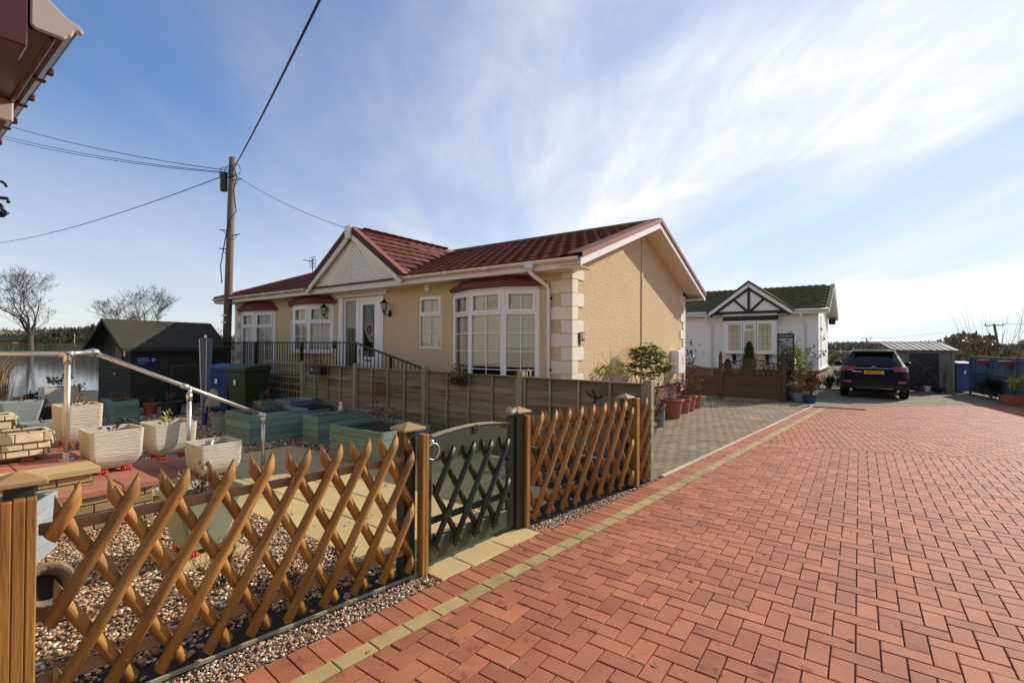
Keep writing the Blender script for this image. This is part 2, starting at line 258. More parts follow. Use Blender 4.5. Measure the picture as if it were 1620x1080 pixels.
# ---------------------------------------------------------------- mesh helpers
class MB:
    def __init__(s): s.v = []; s.f = []; s.t = []; s.T = None
    def add(s, vs, fs, tone=0.0):
        b = len(s.v)
        if s.T is not None: vs = [tuple(s.T @ Vector(v)) for v in vs]
        s.v.extend([tuple(v) for v in vs]); s.f.extend([tuple(i+b for i in f) for f in fs]); s.t.extend([tone]*len(fs)); return s
    def box(s, x0, x1, y0, y1, z0, z1, tone=0.0):
        return s.add([(x0, y0, z0), (x1, y0, z0), (x1, y1, z0), (x0, y1, z0), (x0, y0, z1), (x1, y0, z1), (x1, y1, z1), (x0, y1, z1)],
                     [(0, 3, 2, 1), (4, 5, 6, 7), (0, 1, 5, 4), (1, 2, 6, 5), (2, 3, 7, 6), (3, 0, 4, 7)], tone)
    def bar(s, p, q, w, h, up=(0, 0, 1), tone=0.0):
        p = Vector(p); q = Vector(q); d = (q-p).normalized(); r = d.cross(Vector(up))
        if r.length < 1e-4: r = d.cross(Vector((1, 0, 0)))
        r.normalize(); u = r.cross(d); r = r*w/2; u = u*h/2
        vs = [p-r-u, p+r-u, p+r+u, p-r+u, q-r-u, q+r-u, q+r+u, q-r+u]
        return s.add(vs, [(0, 3, 2, 1), (4, 5, 6, 7), (0, 1, 5, 4), (1, 2, 6, 5), (2, 3, 7, 6), (3, 0, 4, 7)][:], tone)
    def prism(s, poly, z0, z1, tone=0.0):
        n = len(poly); vs = [(x, y, z0) for x, y in poly]+[(x, y, z1) for x, y in poly]
        return s.add(vs, [tuple(range(n-1, -1, -1)), tuple(range(n, 2*n))]+[(i, (i+1) % n, n+(i+1) % n, n+i) for i in range(n)], tone)
    def prism_y(s, poly, y0, y1, tone=0.0):   # polygon in x,z extruded along y
        n = len(poly); vs = [(x, y0, z) for x, z in poly]+[(x, y1, z) for x, z in poly]
        return s.add(vs, [tuple(range(n)), tuple(range(2*n-1, n-1, -1))]+[(i, n+i, n+(i+1) % n, (i+1) % n) for i in range(n)], tone)
    def prism_x(s, poly, x0, x1, tone=0.0):   # polygon in y,z extruded along x
        n = len(poly); vs = [(x0, y, z) for y, z in poly]+[(x1, y, z) for y, z in poly]
        return s.add(vs, [tuple(range(n-1, -1, -1)), tuple(range(n, 2*n))]+[(i, (i+1) % n, n+(i+1) % n, n+i) for i in range(n)], tone)
    def tube(s, pts, r, n=8, cap=True, tone=0.0):
        pts = [Vector(p) for p in pts]; m = len(pts); rs = r if isinstance(r, (list, tuple)) else [r]*m
        vs = []; ref = Vector((0, 0, 1))
        for i, p in enumerate(pts):
            d = (pts[min(i+1, m-1)]-pts[max(i-1, 0)])
            if d.length < 1e-9: d = Vector((0, 0, 1))
            d.normalize()
            if abs(d.dot(ref)) > .9: ref = Vector((1, 0, 0)) if abs(d.x) < .9 else Vector((0, 1, 0))
            a = d.cross(ref).normalized(); b = d.cross(a)
            for k in range(n):
                t = 2*math.pi*k/n; vs.append(p+(a*math.cos(t)+b*math.sin(t))*rs[i])
        fs = [(i*n+k, i*n+(k+1) % n, (i+1)*n+(k+1) % n, (i+1)*n+k) for i in range(m-1) for k in range(n)]
        if cap: fs += [tuple(range(n-1, -1, -1)), tuple(range((m-1)*n, m*n))]
        return s.add(vs, fs, tone)
    def lathe(s, prof, c=(0, 0, 0), n=20, tone=0.0):
        vs = [(c[0]+r*math.cos(2*math.pi*k/n), c[1]+r*math.sin(2*math.pi*k/n), c[2]+z) for r, z in prof for k in range(n)]
        m = len(prof)
        return s.add(vs, [(i*n+k, i*n+(k+1) % n, (i+1)*n+(k+1) % n, (i+1)*n+k) for i in range(m-1) for k in range(n)]+[tuple(range(n-1, -1, -1)), tuple(range((m-1)*n, m*n))], tone)
    def ball(s, c, r, n=8, m=6, tone=0.0):
        r = r if isinstance(r, (tuple, list)) else (r, r, r)
        vs = []; fs = []
        for i in range(m+1):
            th = math.pi*i/m
            for k in range(n):
                ph = 2*math.pi*k/n; vs.append((c[0]+r[0]*math.sin(th)*math.cos(ph), c[1]+r[1]*math.sin(th)*math.sin(ph), c[2]+r[2]*math.cos(th)))
        for i in range(m):
            for k in range(n): fs.append((i*n+k, (i+1)*n+k, (i+1)*n+(k+1) % n, i*n+(k+1) % n))
        return s.add(vs, fs, tone)
    def mesh(s, name, m, smooth=False):
        me = bpy.data.meshes.new(name); me.from_pydata(s.v, [], s.f)
        if any(s.t):
            a = me.attributes.new('tone', 'FLOAT', 'FACE'); a.data.foreach_set('value', s.t)
        if m: me.materials.append(m)
        if smooth: me.polygons.foreach_set('use_smooth', [True]*len(me.polygons))
        me.update(); return me
    def build(s, name, m, parent=None, smooth=False, bevel=0, seg=1, kind=None):
        me = s.mesh(name, m, smooth); o = bpy.data.objects.new(name, me); COL.objects.link(o)
        if parent is not None: o.parent = parent
        if bevel:
            b = o.modifiers.new('bevel', 'BEVEL'); b.width = bevel; b.segments = seg; b.limit_method = 'ANGLE'; b.angle_limit = D(40); b.harden_normals = False
        if smooth == 'auto':
            pass
        if kind: o['kind'] = kind
        return o
def piece(name, me, parent, mtx, bevel=0):
    o = bpy.data.objects.new(name, me); COL.objects.link(o); o.parent = parent; o.matrix_basis = mtx
    if bevel:
        b = o.modifiers.new('bevel', 'BEVEL'); b.width = bevel; b.segments = 1; b.limit_method = 'ANGLE'; b.angle_limit = D(40)
    return o
def root(name, loc, rz=0.0, label=None, cat=None, group=None, kind=None):
    o = bpy.data.objects.new(name, None); COL.objects.link(o); o.location = loc; o.rotation_euler = (0, 0, rz); o.empty_display_size = .2
    return tag(o, label, cat, group, kind)
def tag(o, label=None, cat=None, group=None, kind=None):
    if label: o['label'] = label
    if cat: o['category'] = cat
    if group: o['group'] = group
    if kind: o['kind'] = kind
    return o
def npmesh(name, V, Fc, m, tone=None, smooth=False, parent=None, kind='stuff'):
    V = np.asarray(V, np.float32); Fc = np.asarray(Fc, np.int32); k = Fc.shape[1]
    me = bpy.data.meshes.new(name); me.vertices.add(len(V)); me.vertices.foreach_set('co', V.ravel())
    me.loops.add(Fc.size); me.loops.foreach_set('vertex_index', Fc.ravel()); me.polygons.add(len(Fc))
    me.polygons.foreach_set('loop_start', np.arange(0, Fc.size, k, dtype=np.int32))
    if tone is not None:
        a = me.attributes.new('tone', 'FLOAT', 'FACE'); a.data.foreach_set('value', np.asarray(tone, np.float32))
    me.materials.append(m); me.update(calc_edges=True)
    if smooth: me.polygons.foreach_set('use_smooth', np.ones(len(Fc), bool))
    o = bpy.data.objects.new(name, me); COL.objects.link(o)
    if parent is not None: o.parent = parent
    if kind: o['kind'] = kind
    return o
def Mloc(x, y, z, rz=0, rx=0, ry=0):
    return Matrix.Translation((x, y, z)) @ Matrix.Rotation(rz, 4, 'Z') @ Matrix.Rotation(rx, 4, 'X') @ Matrix.Rotation(ry, 4, 'Y')
def text_mesh(name, body, size, m, parent, mtx, extrude=.001, bold=0):
    cu = bpy.data.curves.new(name, 'FONT'); cu.body = body; cu.size = size; cu.align_x = 'CENTER'; cu.align_y = 'CENTER'; cu.extrude = extrude; cu.offset = bold
    t = bpy.data.objects.new('tmp_'+name, cu); COL.objects.link(t); dg = bpy.context.evaluated_depsgraph_get()
    me = bpy.data.meshes.new_from_object(t.evaluated_get(dg)); bpy.data.objects.remove(t); bpy.data.curves.remove(cu)
    me.materials.clear(); me.materials.append(m); o = bpy.data.objects.new(name, me); COL.objects.link(o); o.parent = parent; o.matrix_basis = mtx
    return o
def clip(poly, nx, ny, c):     # keep nx*x+ny*y <= c
    out = []; n = len(poly)
    for i in range(n):
        a = poly[i]; b = poly[(i+1) % n]; da = nx*a[0]+ny*a[1]-c; db = nx*b[0]+ny*b[1]-c
        if da <= 0: out.append(a)
        if (da < 0) != (db < 0) and abs(da-db) > 1e-12:
            t = da/(da-db); out.append((a[0]+t*(b[0]-a[0]), a[1]+t*(b[1]-a[1])))
    return out
def area(p): return abs(sum(p[i][0]*p[(i+1) % len(p)][1]-p[(i+1) % len(p)][0]*p[i][1] for i in range(len(p))))/2
# ---------------------------------------------------------------- THE GROUND
U = Vector((.806, -.592, 0)).normalized(); V_ = Vector((-U.y, U.x, 0)); YAW = math.atan2(U.y, U.x)   # along / across the park homes
bank = [(-300, -120), (-60, -25), (-30, 3), (-16.5, 11.0), (-12.2, 13.2), (-10.4, 14.6), (-11, 19), (-12, 30), (-10, 60), (20, 120), (120, 260), (300, 420)]
main = bank + [(1500, 420), (1500, -600), (-300, -600)]
mb = MB(); mb.add([(x, y, -.035) for x, y in main], [tuple(range(len(main)-1, -1, -1))])
for i in range(len(bank)-1):
    a, b = bank[i], bank[i+1]; mb.add([(a[0], a[1], -.035), (b[0], b[1], -.035), (b[0]-1.2, b[1]+.6, -1.6), (a[0]-1.2, a[1]+.6, -1.6)], [(0, 3, 2, 1)])
g = mb.build('ground', M['grass'], kind='structure')
far = [(-1500, 60), (-170, 88), (-110, 92), (-75, 97), (-50, 108), (-20, 150), (60, 300), (200, 500), (1500, 800), (1500, 2200), (-1500, 2200)]
mb = MB(); mb.add([(x, y, -.1) for x, y in far], [tuple(range(len(far)))])
for i in range(8):
    a, b = far[i], far[i+1]; mb.add([(a[0], a[1], -.1), (b[0], b[1], -.1), (b[0], b[1]-1.5, -1.6), (a[0], a[1]-1.5, -1.6)], [(0, 3, 2, 1)])
mb.build('far_bank', M['grass'], kind='structure')
mb = MB(); mb.add([(-1500, -500, -.62), (420, -500, -.62), (420, 900, -.62), (-1500, 900, -.62)], [(0, 1, 2, 3)]); mb.build('water', M['water'], kind='structure')
mb = MB(); mb.add([(-1500, -500, -1.5), (420, -500, -1.5), (420, 900, -1.5), (-1500, 900, -1.5)], [(0, 1, 2, 3)]); mb.build('river_bed', M['soil'], kind='structure')

# borders: straight line of the yellow course
B0 = Vector((-.981, 2.188, 0)); BD = Vector((math.cos(D(48.7)), math.sin(D(48.7)), 0)); BN = Vector((-BD.y, BD.x, 0))   # BN points into the garden
def bc(p): d = Vector((p[0], p[1], 0))-B0; return d.dot(BD), d.dot(BN)
def fromb(s, t): q = B0+BD*s+BN*t; return (q.x, q.y)
PZ = .0        # top of the paving
def paver_np(poly, z0, z1, ch):
    n = len(poly); cx = sum(p[0] for p in poly)/n; cy = sum(p[1] for p in poly)/n
    r = []
    for k, (x, y) in enumerate(poly):
        dx, dy = x-cx, y-cy; l = math.hypot(dx, dy) or 1; r.append((x-dx/l*ch*1.4, y-dy/l*ch*1.4))
    vs = [(x, y, z0) for x, y in poly]+[(x, y, z1-ch*.8) for x, y in poly]+[(x, y, z1) for x, y in r]
    fs = [(i, (i+1) % n, n+(i+1) % n, n+i) for i in range(n)]+[(n+i, n+(i+1) % n, 2*n+(i+1) % n, 2*n+i) for i in range(n)]+[tuple(range(2*n, 3*n))]
    return vs, fs
def ccw(p):
    s = sum(p[i][0]*p[(i+1) % len(p)][1]-p[(i+1) % len(p)][0]*p[i][1] for i in range(len(p)))
    return p if s > 0 else p[::-1]
BR_L, BR_W, GAP = .200, .100, .0065
def herring(yaw, origin, rng, unit=.1015):
    """yield brick quads of a 90 degree herringbone"""
    a = Vector((math.cos(yaw), math.sin(yaw), 0)); b = Vector((a.y, -a.x, 0)); o = Vector((origin[0], origin[1], 0))
    g = GAP/2
    for k in range(-rng, rng):
        for m in range(-rng//2, rng//2):
            i = k+2*m; j = k-2*m
            for (x0, y0, x1, y1) in ((i, j, i+2, j+1), (i, j+1, i+1, j+3)):
                q = [o+a*(unit*x)+b*(unit*y) for x, y in ((x0, y0), (x1, y0), (x1, y1), (x0, y1))]
                c = (q[0]+q[2])/2
                yield c, [((p.x-c.x)*1, (p.y-c.y)*1) for p in q]
def shrink(poly, g):
    n = len(poly); cx = sum(p[0] for p in poly)/n; cy = sum(p[1] for p in poly)/n
    ex = poly[1][0]-poly[0][0], poly[1][1]-poly[0][1]; ey = poly[3][0]-poly[0][0], poly[3][1]-poly[0][1]
    lx = math.hypot(*ex); ly = math.hypot(*ey); fx = 1-2*g/lx; fy = 1-2*g/ly
    return [(cx+ex[0]*(i-.5)*fx+ey[0]*(j-.5)*fy, cy+ex[1]*(i-.5)*fx+ey[1]*(j-.5)*fy) for i, j in ((0, 0), (1, 0), (1, 1), (0, 1))]
# lines that bound the two herringbone fields
TA = G(1196, 699); TB = G(1620, 731); td = (TB-TA).normalized(); tn = Vector((-td.y, td.x, 0)); tc_ = tn.dot(TA)       # near field: below
FA = G(1296, 643.5); FB = G(1620, 641); fd = (FB-FA).normalized(); fn = Vector((-fd.y, fd.x, 0)); fc = fn.dot(FA)
red = []; yel = []; grey = []
LIMY = -1.5; XR = 15.5
def inview(c): return c.y > LIMY and c.x < XR and c.y > abs(c.x)*.62-3.2
bk = BN.dot(B0)-.102
for c, q in herring(D(-35.7), (1.89, 2.66), 150):
    if not inview(c) or c.y > 9.5 or BN.dot(c) > bk+.15 or tn.dot(c) > tc_+.12: continue
    p = shrink([(c.x+x, c.y+y) for x, y in q], GAP/2); p = clip(p, BN.x, BN.y, bk-.003)
    if len(p) > 2: p = clip(p, tn.x, tn.y, tc_-.004)
    if len(p) > 2 and area(p) > .0012: red.append(p)
for c, q in herring(D(64), (6.0, 9.0), 190):
    if not inview(c) or BN.dot(c) > bk+.15 or tn.dot(c) < tc_-.12 or fn.dot(c) > fc+.12: continue
    p = shrink([(c.x+x, c.y+y) for x, y in q], GAP/2); p = clip(p, BN.x, BN.y, bk-.003)
    if len(p) > 2: p = clip(p, -tn.x, -tn.y, -tc_-.004)
    if len(p) > 2: p = clip(p, fn.x, fn.y, fc-.004)
    if len(p) > 2 and area(p) > .0012: red.append(p)
L_end = bc(FA)[0]+.1
s = -2.4; k = 0
while s < L_end:           # red soldier course
    p = [fromb(s+.003, .004), fromb(s+.0995, .004), fromb(s+.0995, .201), fromb(s+.003, .201)]; red.append(ccw(p)); s += .1025; k += 1
s = -2.4
while s < L_end:           # yellow course
    l = random.choice((.203, .203, .203, .203, .203, .15)); yel.append(ccw([fromb(s+.003, -.098), fromb(s+l-.003, -.098), fromb(s+l-.003, .0), fromb(s+.003, .0)])); s += l
# second short red row in front of the gate
s0 = bc((-.45, 3.2))[0]; s1 = bc((.30, 4.0))[0]; s = s0
while s < s1:
    p = [fromb(s+.003, .206), fromb(s+.0995, .206), fromb(s+.0995, .206+.02+.08*abs((s-s0)/(s1-s0)-.5)*2), fromb(s+.003, .206+.02+.08*abs((s-s0)/(s1-s0)-.5)*2)]; red.append(ccw(p)); s += .1025
KT = .252
# brown paving: along the kerb and beyond the far edge
ga = Vector((math.cos(D(24)), math.sin(D(24)), 0)); gb = Vector((-ga.y, ga.x, 0))
for j in range(-30, 190):
    for i in range(-60, 110):
        c = Vector((5.0, 9.0, 0))+ga*(i*.203+(j % 2)*.1015)+gb*(j*.1015-6)
        if c.y > 20.5 or c.x < -1 or c.x > 19: continue
        s_, t_ = bc(c)
        beyond = fn.dot(c) > fc-.1 and t_ < KT+.1
        side = t_ > KT-.1 and s_ > bc((1.75, 5.75))[0]-.4
        if not (beyond or side): continue
        h = Vector((c.x-.975, c.y-7.93, 0))
        if -12.3 < h.dot(U) < .1 and -.05 < h.dot(V_) < 6.2: continue
        if h.dot(U) < -.4 and h.dot(V_) < .2 : continue
        p = [(c+ga*x+gb*y) for x, y in ((-.0985, -.0475), (.0985, -.0475), (.0985, .0475), (-.0985, .0475))]; p = [(w.x, w.y) for w in p]
        if side and not beyond: p = clip(p, -BN.x, -BN.y, -(BN.dot(B0)+KT)-.003)
        if beyond and fn.dot(c) < fc+.12: p = clip(p, -fn.x, -fn.y, -fc-.004)
        if len(p) > 2 and area(p) > .001: grey.append(p)
drive = root('paving', (0, 0, 0), 0, kind='structure')
mb = MB(); q = [fromb(-6, .205), fromb(L_end, .205), (7.6, 13.4), (5, 20.5), (22, 20.5), (22, -5), (-6, -5)]
mb.add([(x, y, -.012) for x, y in q], [tuple(range(len(q)-1, -1, -1))])
q2 = [fromb(bc((1.75, 5.75))[0]-.4, .205), fromb(L_end, .205), (7.6, 13.4), (5, 20.5), (-1, 20.5), (-1, 9), (.55, 6.3)]
mb.add([(x, y, -.014) for x, y in q2], [tuple(range(len(q2)))]); mb.build('joint_sand', M['joint'], drive, kind='stuff')
BH = .06
allb = [(p, 'r') for p in red]+[(p, 'y') for p in yel]+[(p, 'g') for p in grey]
def vis(p):
    cx = sum(a[0] for a in p)/len(p); cy = sum(a[1] for a in p)/len(p)
    if cy < 1.0: return 0
    x, y, k = PX((cx, cy, 0))
    return 1/k if -5 < x < 1625 and y < 1092 else 0
rank = sorted(range(len(allb)), key=lambda i: -vis(allb[i][0])*(1 if len(allb[i][0]) > 3 else .3)); single = set(rank[:296])
proto = {}
def emit(sel, name, m):
    Vs = []; Fs4 = []; T = []; F3 = []
    me_v = []; me_f = []; tn_ = []
    for i in sel:
        p, _ = allb[i]; b = len(me_v); dz = random.uniform(-.0015, .0015)
        vs, fs = paver_np(p, -BH, PZ+dz, .0035); me_v += vs; me_f += [tuple(x+b for x in f) for f in fs]; tn_ += [random.random()]*len(fs)
    me = bpy.data.meshes.new(name); me.from_pydata(me_v, [], me_f); a = me.attributes.new('tone', 'FLOAT', 'FACE'); a.data.foreach_set('value', tn_); me.materials.append(m)
    o = bpy.data.objects.new(name, me); COL.objects.link(o); o.parent = drive; o['kind'] = 'stuff'; return o
MK = {'r': M['brick_red'], 'y': M['brick_yel'], 'g': M['brick_grey']}
for key, nm in (('r', 'red_bricks'), ('y', 'yellow_bricks'), ('g', 'brown_bricks')):
    emit([i for i in range(len(allb)) if i not in single and allb[i][1] == key], nm, MK[key])
shared = {}
for i in single:
    p, key = allb[i]; cx = sum(a[0] for a in p)/len(p); cy = sum(a[1] for a in p)/len(p)
    e = (p[1][0]-p[0][0], p[1][1]-p[0][1]); ang = math.atan2(e[1], e[0]); R2 = Matrix.Rotation(-ang, 2)
    loc = [tuple(R2 @ Vector((a[0]-cx, a[1]-cy))) for a in p]
    kk = (key,)+tuple(round(c, 3) for a in loc for c in a)
    if kk not in shared:
        vs, fs = paver_np(loc, -BH, 0, .0035); me = bpy.data.meshes.new('brick'); me.from_pydata(vs, [], fs); me.materials.append(MK[key]); shared[kk] = me
    piece('brick', shared[kk], drive, Mloc(cx, cy, random.uniform(-.0015, .0015), ang))
yb = [fromb(-6.1, .2), (-6, -5)]
mb = MB()
for q in ([(-14, -30), (30, -30), (30, -1.45), (.9, -1.45), (-3.0, -1.45), (-8.5, -1.45)], [(15.45, -1.45), (30, -1.45), (30, 12.9), (15.45, 12.75)]):
    mb.add([(x, y, -.004) for x, y in q], [tuple(range(len(q)))])
mb.build('outer_paving', M['outer'], drive, kind='stuff')
# thin pale kerb edging beside the soldier course
mb = MB(); s = bc((1.70, 5.70))[0]
while s < L_end-.1:
    p = [fromb(s+.003, .206), fromb(s+.912, .206), fromb(s+.912, .250), fromb(s+.003, .250)]
    mb = MB(); mb.prism(ccw(p), -.1, .012); o = mb.build('kerb_edging', M['kerb'], drive, bevel=.004); s += .915
# drain cover at the far end of the border
dc = G(1322, 645.5)
t = root('drain_grate', (dc.x, dc.y, .002), D(-32), 'narrow grey drain grate at far end of the yellow border', 'drain')
mb = MB(); mb.box(-.6, .6, -.09, -.075, 0, .012); mb.box(-.6, .6, .075, .09, 0, .012); mb.box(-.6, -.585, -.075, .075, 0, .012); mb.box(.585, .6, -.075, .075, 0, .012); mb.build('frame', M['mortar'], t)
mb = MB()
for i in range(38): mb.box(-.575+i*.03, -.560+i*.03, -.074, .074, .001, .009)
mb.build('bars', M['mortar'], t)
# ---------------------------------------------------------------- garden ground
F0 = Vector((-1.875, 1.85, 0)); F1 = Vector((-.60, 3.19, 0)); F2 = Vector((.125, 4.06, 0)); F3 = Vector((1.345, 5.25, 0)); F4 = Vector((1.60, 5.45, 0))
sF = bc(F3)[0]
gp = [fromb(-5, .207), fromb(bc(F4)[0], .207), (1.55, 6.1), (1.0, 6.6), (-4.4, 11.2), (-8.3, 15.2), (-10.3, 14.7), (-12.2, 13.2), (-16.4, 10.9), (-24, 6), (-24, -6)]
mb = MB(); mb.add([(x, y, -.012) for x, y in gp], [tuple(range(len(gp)))]); mb.build('gravel_bed', M['gravelbase'], kind='structure')
mb = MB()
fd1 = (F1-F0).normalized(); fn1 = Vector((-fd1.y, fd1.x, 0)); fd2 = (F3-F2).normalized(); fn2 = Vector((-fd2.y, fd2.x, 0))
for a, b, n_, w0, w1 in ((F0-fd1*2, F1-fd1*.02, fn1, -.03, .32), (F2+fd2*.05, F4+fd2*.1, fn2, -.03, 1.15)):
    q = [a+n_*w0, b+n_*w0, b+n_*w1, a+n_*w1]; mb.add([(p.x, p.y, -.007) for p in q], [(0, 1, 2, 3)])
mb.build('dark_soil_bed', M['membrane'], kind='structure')
# slabs of the patio, aligned with the home
def pav_root(): return root('patio', (-1.10, 3.46, 0), YAW, kind='structure')
patio = pav_root(); Pinv = (Matrix.Translation((-1.10, 3.46, 0)) @ Matrix.Rotation(YAW, 4, 'Z')).inverted()
def patlocal(x, y): v = Pinv @ Vector((x, y, 0)); return v.x, v.y
SL = .45
slabme = {}
def slab(parent, x0, y0, x1, y1, z=0.0, th=.04, m='slab', name='slab', poly=None):
    if poly is None: poly = [(x0+.004, y0+.004), (x1-.004, y0+.004), (x1-.004, y1-.004), (x0+.004, y1-.004)]
    vs, fs = paver_np(ccw(poly), z-th, z+random.uniform(-.002, .002), .005)
    mb = MB(); mb.add(vs, fs); return mb.build(name, M[m], parent)
fl = (Pinv.to_3x3() @ fn1); fcx = None
# fence inner line in patio coordinates, slabs stop there
def clip_fence(poly, off):
    a = Vector(patlocal(*(F1+fn1*off).xy)+(0,)); d = (Pinv.to_3x3() @ (F2-F1).normalized()); n_ = Vector((-d.y, d.x, 0))
    return clip(poly, -n_.x, -n_.y, -(n_.x*a.x+n_.y*a.y))
for i in range(-9, 5):
    for j in range(0, 7):
        if i < -6 and (j > 3): continue
        if i > 1 or (i > 0 and j > 2) or (i == 1 and j > 1): continue
        if j > 4 and i > -2: continue
        p = clip_fence([(i*SL+.004, j*SL+.004), ((i+1)*SL-.004, j*SL+.004), ((i+1)*SL-.004, (j+1)*SL-.004), (i*SL+.004, (j+1)*SL-.004)], .0)
        if len(p) > 2 and area(p) > .01: slab(patio, 0, 0, 0, 0, 0, poly=p)
# threshold slabs under the gate
dg_ = (F2-F1).normalized(); ng = Vector((-dg_.y, dg_.x, 0)); gl = (F2-F1).length
thr = root('gate_threshold', (F1.x, F1.y, 0), math.atan2(dg_.y, dg_.x), kind='structure')
for a, b in ((.05, .33), (.33, .72), (.72, gl-.02)): slab(thr, a, -.19+.06*abs(a/gl-.4), b, .05, .002)
# ---- pebbles
ico_v = np.array([(0, 0, 1), (.894, 0, .447), (.276, .851, .447), (-.724, .526, .447), (-.724, -.526, .447), (.276, -.851, .447), (.724, .526, -.447), (-.276, .851, -.447), (-.894, 0, -.447), (-.276, -.851, -.447), (.724, -.526, -.447), (0, 0, -1)])
ico_f = np.array([(0, 1, 2), (0, 2, 3), (0, 3, 4), (0, 4, 5), (0, 5, 1), (1, 6, 2), (2, 7, 3), (3, 8, 4), (4, 9, 5), (5, 10, 1), (6, 7, 2), (7, 8, 3), (8, 9, 4), (9, 10, 5), (10, 6, 1), (11, 7, 6), (11, 8, 7), (11, 9, 8), (11, 10, 9), (11, 6, 10)])
rs = np.random.RandomState(3)
def pebbles(name, pts, size, z=0.0):
    n = len(pts); sc_ = size*(.55+.9*rs.rand(n)**1.5); el = np.stack([sc_*(.8+.6*rs.rand(n)), sc_*(.8+.3*rs.rand(n)), sc_*(.45+.35*rs.rand(n))], 1)
    v = ico_v[None]*el[:, None, :]*(1+.55*(rs.rand(n, 12, 1)-.5)); a = rs.rand(n)*6.283; b = (rs.rand(n)-.5)*.9
    cb, sb = np.cos(b)[:, None], np.sin(b)[:, None]; x = v[..., 0]*cb-v[..., 2]*sb; zz_ = v[..., 0]*sb+v[..., 2]*cb
    ca, sa = np.cos(a)[:, None], np.sin(a)[:, None]; X = x*ca-v[..., 1]*sa; Y = x*sa+v[..., 1]*ca
    P = np.stack([X+pts[:, :1], Y+pts[:, 1:2], zz_+el[:, 2:3]*.4+z], -1).reshape(-1, 3)
    Fc = (ico_f[None]+12*np.arange(n)[:, None, None]).reshape(-1, 3)
    return npmesh(name, P, Fc, M['pebble'], tone=np.repeat(rs.rand(n), 20), smooth=False)
fs_ = Vector(F0), Vector(F1)
def side(p, a, n_): return (p[:, 0]-a.x)*n_.x+(p[:, 1]-a.y)*n_.y
def cloud(x0, x1, y0, y1, dens):
    n = int((x1-x0)*(y1-y0)*dens); return np.stack([rs.uniform(x0, x1, n), rs.uniform(y0, y1, n)], 1)
bdn = np.array([BN.x, BN.y]); bdd = np.array([BD.x, BD.y]); b0 = np.array([B0.x, B0.y])
def keep_clear(p):
    """drop pebbles that would land on slabs, paving or in the soil bed"""
    s_ = (p-b0)@bdd; t_ = (p-b0)@bdn
    k = t_ > .212
    mx_ = np.array(Pinv); q = np.c_[p, np.zeros(len(p)), np.ones(len(p))]@mx_.T; qx, qy = q[:, 0], q[:, 1]
    on = ((qx > -9*SL) & (qx < 1*SL) & (qy > 0) & (qy < 4*SL)) | ((qx > -6*SL) & (qx < SL) & (qy > 0) & (qy < 5*SL)) | ((qx > SL) & (qx < 2*SL) & (qy > 0) & (qy < 2*SL)) | ((qx > -6*SL) & (qx < -2*SL) & (qy > 0) & (qy < 7*SL))
    on &= side(p, F1, np_ng) > 0
    k &= ~on
    gate = (side(p, F1, np_ng) < .06) & (((p-np.array([F1.x, F1.y]))@np_gd) > .03) & (((p-np.array([F1.x, F1.y]))@np_gd) < gl-.02)
    return p[k & ~gate]
class _v:   # tiny vector for numpy maths
    def __init__(s, x, y): s.x = x; s.y = y
np_ng = _v(ng.x, ng.y); np_gd = np.array([dg_.x, dg_.y])
# fine gravel strip between fence and bricks
p = cloud(-2.6, 1.8, .9, 6.0, 6800); s_ = (p-b0)@bdd; t_ = (p-b0)@bdn
f1s = side(p, F0, _v(fn1.x, fn1.y)); f2s = side(p, F2, _v(fn2.x, fn2.y)); left = ((p-np.array([F1.x, F1.y]))@np_gd) < .03; right = ((p-np.array([F1.x, F1.y]))@np_gd) > gl-.02
k = (t_ > .212) & ((left & (f1s < -.012)) | (right & (f2s < -.012))); pebbles('gravel_strip', p[k], .0068, -.006)
# garden gravel, near
p = cloud(-5.2, -.4, 1.0, 5.2, 2900); k = (side(p, F0, _v(fn1.x, fn1.y)) > .30-.12*rs.rand(len(p))) & (p[:, 1] > np.abs(p[:, 0])*.80); pebbles('garden_gravel', keep_clear(p[k]), .0105, -.006)
p = cloud(-9.5, .8, 4.6, 11.5, 520); k = (p[:, 1] > np.abs(p[:, 0])*.85) & (side(p, F2, _v(fn2.x, fn2.y)) > .9) & (side(p, F1, np_ng) > .05); p = keep_clear(p[k]); pebbles('garden_gravel', p, .019, -.006)
# a few pebbles lost in the soil bed
p = cloud(-2.2, 1.6, 1.2, 5.8, 60); f1s = side(p, F0, _v(fn1.x, fn1.y)); f2s = side(p, F2, _v(fn2.x, fn2.y)); k = ((f1s > .02) & (f1s < .3) & (side(p, F1, np_ng) > -9)) & (((p-np.array([F1.x, F1.y]))@np_gd) < 0) | ((f2s > .02) & (f2s < 1.0) & (((p-np.array([F1.x, F1.y]))@np_gd) > gl)); pebbles('stray_pebbles', p[k], .017, -.004)

